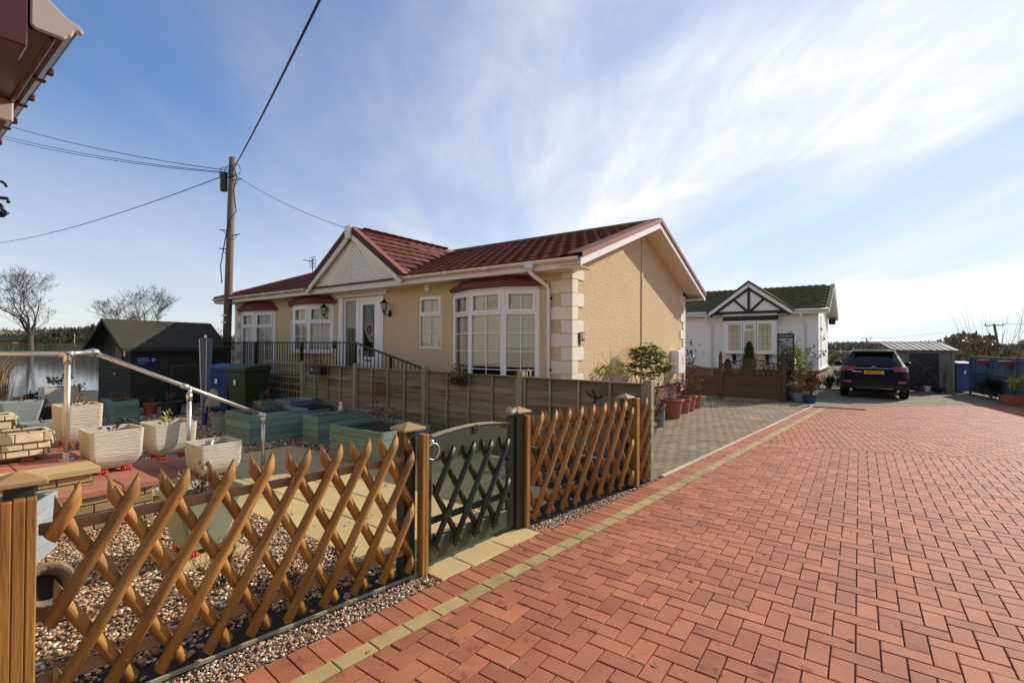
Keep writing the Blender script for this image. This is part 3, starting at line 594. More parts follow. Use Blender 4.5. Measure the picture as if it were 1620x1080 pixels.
# ---------------------------------------------------------------- raised terrace at the left (brick sides, slab tops)
ter = root('terrace', (0, 0, 0), 0, kind='structure')
def vdir(a): return Vector((math.cos(D(a)), math.sin(D(a)), 0))
def terrace_block(front, z, back, cop, top, capname='coping_slab', nx=3, oh=.035, capz=.05, left_open=False):
    a, b = front; d = (b-a).normalized(); n_ = Vector((-d.y, d.x, 0)); L = (b-a).length
    rw = z-capz; T = Matrix.Translation((a.x, a.y, 0)) @ Matrix.Rotation(math.atan2(d.y, d.x), 4, 'Z')
    mb = MB(); mb.T = T; mb.box(.006, L-.006, .006, back, -.05, rw-.002); mb.build('mortar_core', M['mortar'], ter)
    # facing bricks: front face and right-hand end
    rows = max(1, round((rw)/.073)); h = rw/rows
    for r in range(rows):
        x = -(.11 if r % 2 else 0)
        while x < L:
            l = random.choice((.215, .215, .215, .105)); x0 = max(x, 0); x1 = min(x+l, L)
            if x1-x0 > .03:
                mb = MB(); mb.box(-(x1-x0)/2, (x1-x0)/2, -.05, .05, -h/2+.005, h/2-.005); mb.T = None
                me = mb.mesh('brick', M['wallbrick']); piece('brick', me, ter, T @ Mloc((x0+x1)/2, .048+random.uniform(-.002, .002), h*(r+.5)), bevel=.004)
            x += l+.010
        y = .11 if r % 2 else 0.0
        while y < min(back, .9):
            l = .215; y0 = max(y, .1); y1 = min(y+l, back)
            if y1-y0 > .03:
                mb = MB(); mb.box(-.05, .05, -(y1-y0)/2, (y1-y0)/2, -h/2+.005, h/2-.005); me = mb.mesh('brick', M['wallbrick'])
                piece('brick', me, ter, T @ Mloc(L-.048, (y0+y1)/2, h*(r+.5)), bevel=.004)
            y += l+.010
    # coping and inner slabs
    x = -.02; i = 0
    while x < L+oh:
        w = min(.60 if cop == 'slab' else .42, L+oh-x)
        if w < .12: w = L+oh-x
        vs, fs = paver_np(ccw([(x+.003, -oh), (x+w-.003, -oh), (x+w-.003, .27), (x+.003, .27)]), z-capz, z, .008); mb = MB(); mb.T = T; mb.add(vs, fs); mb.build('coping_slab', M[cop], ter)
        y = .27
        while y < back:
            yy = min(y+.42, back); vs, fs = paver_np(ccw([(x+.003, y+.004), (x+w-.003, y+.004), (x+w-.003, yy), (x+.003, yy)]), z-capz, z-.001, .006); mb = MB(); mb.T = T; mb.add(vs, fs); mb.build('slab', M[top], ter); y = yy
        x += w
    return T
zA, zB, zC = .49, .33, .17
aE = G(150, 737, zA); fA = (aE-V_*3.4, aE); terrace_block(fA, zA, 2.6, 'slab', 'redslab')
bE = G(242, 757, zB); terrace_block((bE-V_*.62, bE), zB, 2.0, 'redslab', 'redslab')
cE = G(328, 757, zC); terrace_block((cE-V_*.62, cE+V_*.22), zC, 1.5, 'slab', 'redslab')

# ---------------------------------------------------------------- galvanised handrail
P1 = G(105, 728, zA); P2 = G(298, 744, zC); P3 = G(416, 746, 0.0)
ln = (Vector((P3.x, P3.y, 0))-Vector((P1.x, P1.y, 0)))
t = root('handrail', (P1.x, P1.y, 0), 0, 'tubular galvanised handrail sloping down beside the terrace steps', 'handrail')
o0 = Vector((P1.x, P1.y, 0))
def rel(v): return Vector(v)-o0
top1 = GY(105, 560, P1.y); top3 = GY(417, 657, P3.y); bend = GY(147, 557, P1.y+.34)
top2 = None
kk = (P2.y-P1.y)/(P3.y-P1.y); top2z = bend.z+(top3.z-bend.z)*((P2.y-bend.y)/(P3.y-bend.y))
RT = .0215
def rail_tube(name, pts, r=RT, n=14): mb = MB(); mb.tube([rel(p) for p in pts], r, n); return mb.build(name, M['alu'], t, smooth=True)
for nm, pb, zt in (('post', P1, top1.z-.03), ('post', P2, top2z-.08), ('post', P3, top3.z-.02)):
    rail_tube(nm, [Vector((pb.x, pb.y, pb.z)), Vector((pb.x, pb.y, zt))])
for pb in (P1, P2, P3):
    mb = MB(); mb.lathe([(.055, 0), (.055, .010), (.031, .014), (.031, .07), (.026, .074)], rel(pb), 20); mb.build('base_flange', M['alu'], t, smooth=False)
lft = top1+Vector((-2.2, -1.35, .0)); lft = Vector((top1.x-1.9, top1.y-.25, top1.z))
rail_tube('rail', [lft, top1, bend-Vector((.0, .0, 0))])
sl = [bend, Vector((P2.x, P2.y, top2z)), top3]
rail_tube('rail', [bend, top3])
mb = MB(); mb.ball(rel(bend), (.055, .055, .036), 14, 8); mb.build('swivel_elbow', M['alu'], t, smooth=True)
mb = MB(); mb.tube([rel((P1.x, P1.y, top1.z-.085)), rel((P1.x, P1.y, top1.z+.02))], .0285, 14); mb.tube([rel(top1)-Vector((.05, 0, 0)), rel(top1)+Vector((.05, .012, 0))], .028, 14); mb.build('tee_fitting', M['alu'], t, smooth=True)
mb = MB(); mb.tube([rel((P2.x, P2.y, top2z-.15)), rel((P2.x, P2.y, top2z-.07))], .0285, 14); mb.tube([rel((P2.x, P2.y, top2z-.085)), rel((P2.x+.01, P2.y, top2z-.03))], .017, 10)
dr = (top3-bend).normalized(); c2 = bend+dr*((P2.y-bend.y)/dr.y); mb.tube([rel(c2-dr*.04), rel(c2+dr*.04)], .028, 14); mb.build('swivel_fitting', M['alu'], t, smooth=True)
mb = MB(); mb.tube([rel((P3.x, P3.y, top3.z-.09)), rel((P3.x, P3.y, top3.z))], .0285, 14); mb.ball(rel(top3), .036, 14, 8); mb.tube([rel(top3-dr*.07), rel(top3)], .028, 14); mb.build('elbow_fitting', M['alu'], t, smooth=True)
mb = MB()
for c in (Vector((P1.x, P1.y, top1.z-.03)), Vector((P1.x, P1.y, top1.z-.06)), Vector((P1.x, P1.y, top1.z)), bend+Vector((-.035, 0, 0)), bend+Vector((.035, 0, -.01)), Vector((P2.x, P2.y, top2z-.11))):
    e = Vector((.65, -.76, 0)).normalized(); mb.tube([rel(c+e*.024), rel(c+e*.035)], .007, 8)
mb.build('grub_screws', M['iron'], t, kind='stuff')

# ---------------------------------------------------------------- pots
def square_pot(name, loc, rz, w, wb, h, m, label, cat, group=None, curve=.5, d=None, feet=True, rim=.014, soil=.06, lip=False, plant=None, ft='redfoot', ybulge=0):
    d = d or w; t = root(name, loc, rz, label, cat, group); fz = .045 if feet else 0
    rings = []
    K = 12
    for i in range(K+1):
        f = i/K; s_ = (w*(.93+.07*f)-(w*.93-wb)*(max(0, 1-f/.42))**2.4) if curve > .3 else wb+(w-wb)*(1-(1-f)**(1+curve*2.2)); rings.append((s_/2, s_*d/w/2, fz+h*f))
    def ring(a, b, z, r=.03, n=3):
        pts = []
        for cx, cy, a0 in ((1, 1, 0), (-1, 1, 90), (-1, -1, 180), (1, -1, 270)):
            for q in range(n+1):
                an = D(a0+90*q/n); pts.append((cx*(a-r)+r*math.cos(an), cy*(b-r)+r*math.sin(an), z))
        return pts
    mb = MB(); vs = []; rr = min(.03, w*.1)
    for a, b, z in rings: vs += ring(a, b, z, rr)
    if lip:
        a, b, z = rings[-1]; vs += ring(a, b, z-.035, rr)+ring(a+.014, b+.014, z-.034, rr)+ring(a+.014, b+.014, z, rr)
    a, b, z = rings[-1]; e = .014 if lip else 0
    vs += ring(a+e-rim, b+e-rim, z, rr*.8)+ring(a-rim*1.6, b-rim*1.6, z-soil, rr*.8)
    n = 16; m_ = len(vs)//n
    fs = [(i*n+k, i*n+(k+1) % n, (i+1)*n+(k+1) % n, (i+1)*n+k) for i in range(m_-1) for k in range(n)]+[tuple(range(n-1, -1, -1))]
    mb.add(vs, fs); mb.build('pot', M[m], t, smooth=False)
    mb = MB(); q = ring(a-rim*1.5, b-rim*1.5, z-soil+.004, rr*.8); mb.add(q, [tuple(range(16))]); mb.build('soil', M['soil'], t)
    if feet:
        for sx in (-1, 1):
            for sy in (-1, 1):
                mb = MB(); cx, cy = sx*wb*.36, sy*wb*.36*d/w
                mb.box(cx-.035, cx+.035, cy-.03, cy+.03, 0, fz-.002); mb.box(cx-.042, cx+.042, cy-.037, cy-.031, 0, fz*.45)
                for q in (-.02, 0, .02): mb.ball((cx+q, cy-.036, fz*.35), (.009, .012, .016), 6, 4)
                mb.build('foot', M[ft], t, bevel=.004)
    return t, fz+h-soil
def round_pot(name, loc, r, rb, h, m, label, cat='plant pot', group=None, rim=.045, soilz=.03):
    t = root(name, loc, random.random()*3, label, cat, group)
    mb = MB(); mb.lathe([(rb, 0), (r*.96, h-rim), (r*1.06, h-rim+.004), (r*1.08, h-.006), (r*1.06, h), (r*.95, h), (r*.92, h-soilz)], n=28); mb.build('pot', M[m], t, smooth=False)
    o = mb = MB(); mb.lathe([(r*.925, h-soilz-.01), (r*.925, h-soilz+.006), (.01, h-soilz+.016)], n=20); mb.build('soil', M['soil'], t)
    return t, h-soilz
def leaf_pts(n, c, r, flat=1.0, shell=.35):
    out = []
    while len(out) < n:
        v = Vector((random.gauss(0, 1), random.gauss(0, 1), random.gauss(0, 1))).normalized()*(shell+(1-shell)*random.random())**.6
        out.append(Vector((c[0]+v.x*r[0], c[1]+v.y*r[1], c[2]+v.z*r[2])))
    return out
def leaves(mb, pts, l, w, up=.3, tone=True, curl=.25, droop=0, center=None):
    for p in pts:
        if center is not None: d = (Vector(p)-Vector(center)); d = d.normalized() if d.length > 1e-4 else Vector((0, 0, 1)); d = (d+Vector((random.gauss(0, .5), random.gauss(0, .5), random.gauss(up-droop, .35)))).normalized()
        else: d = Vector((random.gauss(0, 1), random.gauss(0, 1), random.gauss(up, .6))).normalized()
        s_ = d.cross(Vector((random.gauss(0, .3), random.gauss(0, .3), 1))).normalized(); n_ = s_.cross(d)
        L = l*random.uniform(.65, 1.25); Wd = w*random.uniform(.7, 1.2)
        a = p; b1 = p+d*L*.45+s_*Wd/2+n_*Wd*curl; b2 = p+d*L*.45-s_*Wd/2+n_*Wd*curl; m_ = p+d*L*.5; c = p+d*L-Vector((0, 0, L*.12))
        tn_ = random.random(); mb.add([a, b1, c, m_], [(0, 1, 2, 3)], tn_); mb.add([a, m_, c, b2], [(0, 1, 2, 3)], tn_)
def twigs(mb, base, n, h, spread, r=.004, lean=(0, 0, 0), sub=3, crook=.12, tips=None, sides=4):
    for i in range(n):
        a = random.random()*6.283; d = Vector((math.cos(a)*spread*random.random(), math.sin(a)*spread*random.random(), 1))+Vector(lean); d.normalize()
        H = h*random.uniform(.6, 1.1); p = Vector(base)+Vector((random.gauss(0, .02), random.gauss(0, .02), 0)); pts = [p.copy()]; seg = 6
        for k in range(seg):
            d = (d+Vector((random.gauss(0, crook), random.gauss(0, crook), random.gauss(.02, crook*.5)))).normalized(); p = p+d*H/seg; pts.append(p.copy())
            if k > 1:
                for q in range(sub):
                    if random.random() < .6:
                        dd = (d+Vector((random.gauss(0, .6), random.gauss(0, .6), random.gauss(.1, .3)))).normalized(); l2 = H*random.uniform(.12, .35); pp = [p.copy(), p+dd*l2*.5, p+dd*l2+Vector((0, 0, l2*.15))]
                        mb.tube(pp, [r*.5, r*.4, r*.22], 3, False, random.random())
                        if tips is not None: tips.append(pp[-1]); tips.append(pp[1])
        mb.tube(pts, [r*(1-.7*k/seg) for k in range(seg+1)], sides, False, random.random())
        if tips is not None: tips.append(pts[-1])
def plant_part(parent, z, kind, n=1, h=.2, r=.15, leafm='leaf', ll=.05, lw=.025, nl=60, spread=.5):
    """stems and foliage as parts of a potted thing"""
    mb = MB(); tips = []; twigs(mb, (0, 0, z-.01), n, h, spread, .004, tips=tips); mb.build('stems', M['twig'], parent)
    if nl:
        mb = MB(); pts = [random.choice(tips)+Vector((random.gauss(0, .03), random.gauss(0, .03), random.gauss(0, .03))) for _ in range(nl)]; leaves(mb, pts, ll*1.35, lw*1.5, center=(0, 0, z)); mb.build('foliage', M[leafm], parent)
gs = 'square cream planters on red feet'
t, z = square_pot('planter', tuple(G(122, 702, zA)), YAW+math.pi/2, .34, .25, .36, 'stonepot', 'cream square planter standing behind the first handrail post', 'planter', gs)
plant_part(t, z, 't', 3, .06, .1, 'leafb', .04, .03, 20)
t, z = square_pot('planter', tuple(G(184, 747, zB)-U*.15), YAW+math.pi/2, .40, .25, .345, 'stonepot', 'cream square planter with red feet on the red slab, dead leaves inside', 'planter', gs)
plant_part(t, z, 't', 4, .035, .1, 'leafb', .04, .035, 34)
pp_ = G(290, 727, zB); t, z = square_pot('planter', tuple(G(266, 722, .30)), YAW+math.pi/2, .41, .27, .33, 'stonepot', 'half shaded cream planter behind the second handrail post', 'planter', gs)
plant_part(t, z, 't', 3, .09, .1, 'leafy', .04, .02, 25)
t, z = square_pot('planter', tuple(G(347, 756, .17)-U*.14), YAW+math.pi/2, .40, .26, .31, 'stonepot', 'cream square planter with a white plant label, right of the second rail post', 'planter', gs)
plant_part(t, z, 't', 3, .10, .1, 'leafb', .03, .015, 30)
mb = MB(); mb.box(-.015, .015, -.002, .002, z-.04, z+.075); o = mb.build('plant_label', M['upvc'], t); o.location = (-.06, -.05, 0); o.rotation_euler = (0, .1, .4)
# sage tapered planter on the gravel
q = G(307, 886, 0); slabp = root('stepping_slab', (q.x-.02, q.y+.10, 0), YAW+math.pi/2, 'buff slab on the gravel under the sage green planter', 'slab')
slab(slabp, -.24, -.22, .24, .22, .03, .038)
t, z = square_pot('planter', (q.x-.04, q.y+.13, .031), YAW+math.pi/2, .42, .27, .40, 'sagepot', 'tapered sage green planter with red feet on the gravel behind the fence', 'planter', curve=.05, lip=True)
plant_part(t, z, 't', 14, .17, .2, 'leafb', .035, .02, 50, .9)
# stone effect troughs
def stone_trough(loc, rz, L, Wd, h, label, feet=True, tops=True):
    t = root('stone_trough', loc, rz, label, 'trough', 'cast stone effect troughs'); fz = .04 if feet else 0
    mb = MB()
    def rr(a, b, z): return [(-a, -b, z), (a, -b, z), (a, b, z), (-a, b, z)]
    vs = rr(L/2-.05, Wd/2-.04, fz)+rr(L/2-.012, Wd/2-.012, fz+h)+rr(L/2-.045, Wd/2-.045, fz+h)+rr(L/2-.06, Wd/2-.06, fz+h-.06)
    mb.add(vs, [(i*4+k, i*4+(k+1) % 4, (i+1)*4+(k+1) % 4, (i+1)*4+k) for i in range(3) for k in range(4)]+[(3, 2, 1, 0)]); mb.build('trough', M['stonej'], t)
    mb = MB(); q = rr(L/2-.055, Wd/2-.055, fz+h-.05); mb.add(q, [(0, 1, 2, 3)]); mb.build('soil', M['soil'], t)
    def face(length, x0, rot, off, taper):
        z = fz+.008
        while z < fz+h-.02:
            hh = random.choice((.045, .06, .085)); hh = min(hh, fz+h-z)
            f = (z-fz)/h; ins = taper*(1-f); x = -length/2+ins
            while x < length/2-ins-.02:
                w = random.uniform(.07, .20); w = min(w, length/2-ins-x); mb = MB(); mb.box(-w/2+.0028, w/2-.0028, -.006, .010, -hh/2+.0028, hh/2-.0028)
                piece('stone', mb.mesh('stone', M['stone']), t, Matrix.Rotation(rot, 4, 'Z') @ Mloc(x+w/2, off+.030*(1-(z+hh/2-fz)/h)-.003+random.uniform(-.001, .001), z+hh/2, 0, D(-8)), bevel=.005); x += w
            z += hh
    face(L, 0, 0, -Wd/2+.006, .04); face(Wd, 0, math.pi/2, -L/2+.006, .03)
    mb = MB()
    for a in range(int(L/.13)):
        for sy in (-1, 1): mb.box(-L/2+a*.13+.003, -L/2+a*.13+.127, sy*(Wd/2-.028)-.020, sy*(Wd/2-.028)+.020, fz+h-.004, fz+h+.008)
    for a in range(int(Wd/.13)):
        for sx in (-1, 1): mb.box(sx*(L/2-.028)-.020, sx*(L/2-.028)+.020, -Wd/2+.05+a*.12, -Wd/2+.167+a*.12, fz+h-.003, fz+h+.007)
    mb.build('rim_stones', M['stone'], t, bevel=.006, kind='stuff')
    for sx in (-1, 1):
        for sy in (-1, 1): mb = MB(); mb.box(sx*(L/2-.16)-.04, sx*(L/2-.16)+.04, sy*(Wd/2-.1)-.03, sy*(Wd/2-.1)+.03, 0, fz); mb.build('foot', M['redfoot'], t, bevel=.004)
    return t, fz+h-.05
c = G(86, 726, zA)-V_*.47-U*.17; t, z = stone_trough(tuple(c), YAW+math.pi/2, .95, .33, .21, 'cast stone trough with brick pattern, nearest on the terrace edge')
c = G(30, 705, zA)-V_*.40-U*.20; t, z = stone_trough(tuple(c), YAW+math.pi/2, .80, .30, .20, 'higher cast stone trough behind the nearest stone trough at the left edge')
t.location.z = zA+.06
plant_part(t, z, 't', 6, .05, .1, 'leafb', .03, .02, 20)
def box_pot(px, py, z, rz, w, d, h, m, label, taper=.8, group=None, plant=None, name='planter', curve=0.05, cat='planter'):
    c = G(px, py, z); return square_pot(name, (c.x, c.y+d*.4, z), rz, w, w*taper, h, m, label, cat, group, curve=curve, d=d, feet=False)
t, z = box_pot(52, 700, zA, YAW+math.pi/2, .34, .26, .20, 'slatepot', 'small slate blue planter between stone trough and handrail post', .7)
plant_part(t, z, 't', 4, .06, .1, 'leafb', .03, .02, 20)
t, z = box_pot(16, 668, .49, YAW+math.pi/2, .42, .30, .26, 'slatepot', 'slate blue flared planter above the stone troughs at left edge', .75)
plant_part(t, z, 't', 4, .05, .1, 'leafb', .03, .02, 20)
# dim back row at the water's edge
for (px, py, w, d, h, m, lab, pl, yaw) in ((92, 660, .55, .45, .62, 'stonepot', 'tall cream planter with leafy shrub in front of the water', ('leafd', .30, 90, .06), 53.7),
        (122, 657, .62, .40, .50, 'stonepot', 'shaded cream trough planter right of the tall one by the water', ('leafd', .16, 60, .05), 53.7),
        (20, 650, .55, .30, .22, 'bluepot', 'blue grey trough with dry plants by the water', ('leafd', .10, 50, .04), 53.7),
        (50, 648, .50, .35, .28, 'darkpot', 'dark trough of low bushy plants at water edge', ('leafd', .14, 120, .05), 53.7)):
    c = G(px, py, 0); t, z = square_pot('planter', (c.x, c.y, 0), D(yaw), w, w*.88, h, m, lab, 'planter', curve=.05, d=d, feet=False)
    plant_part(t, z, 't', 9, pl[1], w*.4, pl[0], pl[3], pl[3]*.5, pl[2], .9)
c = G(66, 668, 0); t, z = round_pot('plant_pot', (c.x, c.y, 0), .17, .13, .28, 'darkpot', 'black round pot on a low red wall before the tall cream planter')
plant_part(t, z, 't', 5, .15, .1, 'leafd', .04, .02, 40)
c = G(33, 664, 0); t, z = round_pot('plant_pot', (c.x, c.y, 0), .16, .12, .22, 'terra', 'terracotta bowl of russet plants at the left edge by the water')
plant_part(t, z, 't', 8, .22, .1, 'leafr', .05, .02, 70)
# golden reeds at the extreme left
c = G(-14, 640, 0); t = root('reed_clump', (c.x, c.y, -.02), 0, 'golden ornamental grass at the far left by the water', 'grass')
mb = MB()
for i in range(420):
    a = random.random()*6.283; r0 = random.random()*.35; b = Vector((math.cos(a)*r0, math.sin(a)*r0, 0)); dv = Vector((math.cos(a)*random.uniform(.1, .6), math.sin(a)*random.uniform(.1, .6), 0)); H = random.uniform(.9, 1.75)
    w = .006; s_ = Vector((-math.sin(a), math.cos(a), 0))*w; p1 = b+dv*.25*H+Vector((0, 0, H*.6)); p2 = b+dv*H+Vector((0, 0, H*random.uniform(.85, 1.0)))
    mb.add([b-s_, b+s_, p1+s_*.8, p1-s_*.8, p2], [(0, 1, 2, 3), (3, 2, 4)], random.random())
mb.build('blades', M['reed'], t, kind='stuff')

# ---------------------------------------------------------------- sage green slatted boxes
def slat_box(name, loc, rz, L, Wd, h, label, nb=4, group='sage green slatted planters', plants=None, lid=False, m='sage', cat='planter'):
    t = root(name, loc, rz, label, cat, group); bh = h/nb
    for k in range(nb):
        for sy in (-1, 1):
            mb = MB(); mb.box(-L/2, L/2, -.012, .012, -bh/2+.002, bh/2-.002); piece('slat', mb.mesh('slat', M[m]), t, Mloc(0, sy*(Wd/2-.012), bh*(k+.5)), bevel=.003)
        for sx in (-1, 1):
            mb = MB(); mb.box(-Wd/2+.025, Wd/2-.025, -.012, .012, -bh/2+.002, bh/2-.002); piece('slat', mb.mesh('slat', M[m]), t, Mloc(sx*(L/2-.012), 0, bh*(k+.5), math.pi/2), bevel=.003)
    mb = MB()
    for sx in (-1, 1):
        for sy in (-1, 1): mb.box(sx*(L/2-.045)-.02, sx*(L/2-.045)+.02, sy*(Wd/2-.045)-.02, sy*(Wd/2-.045)+.02, 0, h-.01)
    mb.build('corner_posts', M[m], t, kind='stuff')
    if lid: mb = MB(); mb.box(-L/2-.02, L/2+.02, -Wd/2-.02, Wd/2+.02, h, h+.025); mb.build('lid', M['darkpot'], t, bevel=.004)
    else: mb = MB(); mb.box(-L/2+.026, L/2-.026, -Wd/2+.026, Wd/2-.026, h*.5, h-.06); mb.build('soil', M['soil'], t)
    if plants:
        nl, hh, lm, ll = plants; mb = MB(); tips = []
        for i in range(9): twigs(mb, (random.uniform(-L*.38, L*.38), random.uniform(-Wd*.3, Wd*.3), h-.07), 2, hh, .8, .004, tips=tips)
        mb.build('stems', M['twig'], t); mb = MB(); leaves(mb, [random.choice(tips)+Vector((random.gauss(0, .05), random.gauss(0, .05), random.gauss(0, .04))) for _ in range(nl)], ll, ll*.5); mb.build('foliage', M[lm], t)
    return t
# each from the pixel of its nearest bottom corner, boxes stand square to the home
def corner_box(px, py, L, Wd, h, label, rz=YAW, corner=(1, -1), **k):
    c = G(px, py, 0); R = Matrix.Rotation(rz, 3, 'Z'); o = R @ Vector((-corner[0]*L/2, -corner[1]*Wd/2, 0)); return slat_box('slatted_planter', (c.x+o.x, c.y+o.y, 0), rz, L, Wd, h, label, **k)
corner_box(394, 704, .80, .95, .45, 'large sage green slatted planter behind the lowest handrail post', plants=(150, .16, 'leafd', .05))
corner_box(604, 742, 1.10, .80, .44, 'largest sage green slatted planter with dry plants, in front of grey fence', plants=(220, .30, 'leafb', .05))
corner_box(503, 704, .42, 1.0, .42, 'narrow sage green slatted planter left of the largest one', plants=(50, .12, 'leafb', .04))
corner_box(480, 672, .66, .55, .28, 'low sage green slatted box with dark lid beside the fence post', nb=3, lid=True)
corner_box(180, 662, .9, .42, .34, 'sage slatted planter of brown heather beside the dark shed', plants=(380, .12, 'leafr', .04), nb=3)
c = G(200, 700, 0); slat_box('slatted_planter', (c.x-.1, c.y, 0), YAW, .7, .5, .30, 'blue green slatted planter half hidden behind the cream planters', nb=3, m='slatepot', plants=(160, .1, 'leaf', .05))
c = G(463, 665, 0); t, z = square_pot('planter', (c.x, c.y+.1, 0), YAW, .52, .38, .42, 'bluepot', 'pale blue grey square pot in front of the trellis panel', 'planter', curve=.05, feet=False, lip=True)
c = G(415, 655, 0); t, z = square_pot('planter', (c.x, c.y+.1, 0), YAW, .40, .30, .30, 'sagepot', 'small weathered pot of wiry growth near the green bin', 'planter', curve=.05, feet=False)
plant_part(t, z, 't', 12, .22, .2, 'leafb', .04, .015, 60, .9)
c = G(350, 682, 0); t, z = round_pot('plant_pot', (c.x, c.y, 0), .15, .12, .26, 'sagepot', 'small olive pot on gravel left of the large sage planter')
# small white figurine
c = G(499, 700, 0); t = root('garden_figurine', (c.x+.12, c.y+.75, .36), .3, 'small white figurine standing in the narrow sage planter', 'figurine')
mb = MB(); mb.lathe([(.035, 0), (.045, .02), (.03, .06), (.035, .10), (.018, .13)], n=12); mb.build('body', M['upvc'], t, smooth=True); mb = MB(); mb.ball((0, 0, .155), .028, 10, 8); mb.build('head', M['upvc'], t, smooth=True)
# animal-shaped stone pot peeping round the left post and a slate planter behind it
c = G(70, 985, 0); t = root('stone_ornament', (c.x, c.y, 0), D(-25), 'jar', 'jar')
t['label'] = 'weathered terracotta jar lying on the gravel behind the left fence post'; t.name = 'tilted_jar'
mb = MB(); mb.T = Matrix.Rotation(D(58), 4, 'Y') @ Matrix.Rotation(D(10), 4, 'X'); mb.lathe([(.05, -.02), (.10, .03), (.14, .12), (.13, .21), (.09, .27), (.085, .29), (.115, .32), (.10, .325), (.07, .29), (.07, .20)], n=22); o = mb.build('jar', M['jar'], t, smooth=True); o.location = (-.10, 0, .10)
mb = MB(); mb.T = Matrix.Rotation(D(58), 4, 'Y') @ Matrix.Rotation(D(10), 4, 'X'); mb.lathe([(.068, .24), (.068, .245)], n=16); o = mb.build('dark_mouth', M['soil'], t); o.location = (-.10, 0, .10)
c = G(64, 905, 0); slat_box('slatted_planter', (c.x-.47, c.y+.12, 0), D(25), .60, .36, .42, 'pale blue green slatted box behind the left fence post', nb=5, m='slatepot', plants=(40, .1, 'leafb', .04))
# bare little shrubs in the bed just behind the fence
for px, py, h, n in ((345, 930, .32, 18), (395, 960, .20, 12), (470, 930, .16, 10), (545, 900, .18, 8)):
    c = G(px, py, 0); t = root('bare_shrub', (c.x, c.y, 0), 0, {345: 'bare dark shrub in the gravel in front of the sage planter', 395: 'low bare shrub tight behind the orange fence, left part', 470: 'small wiry plant behind the middle of the orange fence', 545: 'small dead plant behind fence near the gate end'}[px], 'shrub')
    mb = MB(); twigs(mb, (0, 0, 0), n, h, .9, .004); mb.build('stems', M['twig'], t)
# ---------------------------------------------------------------- diamond trellis fence of half-round pickets
ALPHA = D(29)
def picket_mesh(L, m, w=.052, dp=.032, lean=1, dark=False):
    """half round rail along z, flat back at y=0, round front at -y, top end cut upright"""
    n = 8; prof = [(w/2*math.cos(math.pi*k/n), -dp*math.sin(math.pi*k/n)) for k in range(n+1)]
    cot = 1/math.tan(ALPHA); vs = []; K = n+1
    for i, z in enumerate((0, L*.45, max(L*.5, L-.05-w*.9*cot*.5-.02))):
        for x, y in prof: vs.append((x+random.uniform(-.001, .001), y, z+(0 if i else (-lean*x*.25))))
    for x, y in prof: vs.append((x, y, L-.05-lean*x*cot*.9))
    fs = [(i*K+k, (i+1)*K+k, (i+1)*K+(k+1) % K, i*K+(k+1) % K) for i in range(3) for k in range(K)]+[tuple(range(K)), tuple(range(4*K-1, 3*K-1, -1))]
    mb = MB(); mb.add(vs, fs); me = mb.mesh('picket', m)
    for i, p in enumerate(me.polygons): p.use_smooth = i < 3*K and (i % K) != K-1
    return me
def diamond_panel(t, x0, x1, z0, z1, m, mr, sp=.186, y0=0, fn_z=None, w=.052, ph=.0, rails=(.17, .77), a=ALPHA, nails=True):
    """t is the fence root; x runs along the fence, -y faces the drive"""
    Hh = z1-z0; dx = Hh*math.tan(a)
    full = {}; nl_ = []
    for lean, yy in ((1, y0), (-1, y0+.034)):
        x = x0-math.ceil(dx/sp)*sp+ph+((dx % sp)+sp*.5-.040 if lean < 0 else 0)-(sp if lean < 0 else 0)
        while x < x1+dx:
            # centre line from (x, z0) to (x+lean*dx, z1); cut to the panel sides
            xa, xb = (x, x+dx) if lean > 0 else (x+dx, x)
            fa, fb = 0.0, 1.0; lo, hi = x0+.03, x1-.03
            d = xb-xa
            for bound, sgn in ((lo, 1), (hi, -1)):
                fbd = (bound-xa)/d
                if sgn*d > 0: fa = max(fa, fbd)
                else: fb = min(fb, fbd)
            if fb-fa > .06:
                xs, zs = xa+d*fa, z0+Hh*fa; xe, ze = xa+d*fb, z0+Hh*fb
                if fn_z: 
                    lim = fn_z(xe)
                    if ze > lim: k = (lim-zs)/(ze-zs); xe = xs+(xe-xs)*k; ze = lim
                L = math.hypot(xe-xs, ze-zs)
                if L > .08:
                    if lean > 0: nl_.append((xs, zs, math.tan(a), yy-.0318))
                    key = (round(L, 2), lean)
                    if key not in full: full[key] = picket_mesh(L+.02, m, w, lean=lean)
                    piece('picket', full[key], t, Mloc(xs, yy+random.uniform(-.001, .001), zs, 0, 0, lean*(a+random.uniform(-.006, .006))))
            x += sp
    if nails:
        mb = MB()
        for xs, zs, k_, yy in nl_:
            for z in rails:
                xx = xs+k_*(z-zs)
                if x0+.03 < xx < x1-.03: mb.tube([(xx, yy, z), (xx, yy-.0025, z)], .0042, 6)
        if mb.f: mb.build('nail_heads', M['nail'], t, kind='stuff')
    for z in rails:
        mb = MB(); mb.box(-(x1-x0)/2, (x1-x0)/2, 0, .022, -.022, .022); piece('rail', mb.mesh('rail', mr), t, Mloc((x0+x1)/2, y0+.036, z), bevel=.003)
def post_cap(t, x, y, z, s_=.065, m='cap'):
    mb = MB(); mb.add([(x-s_, y-s_, z), (x+s_, y-s_, z), (x+s_, y+s_, z), (x-s_, y+s_, z), (x-s_, y-s_, z+.018), (x+s_, y-s_, z+.018), (x+s_, y+s_, z+.018), (x-s_, y+s_, z+.018), (x, y, z+.052)],
        [(3, 2, 1, 0), (0, 1, 5, 4), (1, 2, 6, 5), (2, 3, 7, 6), (3, 0, 4, 7), (4, 5, 8), (5, 6, 8), (6, 7, 8), (7, 4, 8)]); return mb.build('post_cap', M[m], t, bevel=.003)
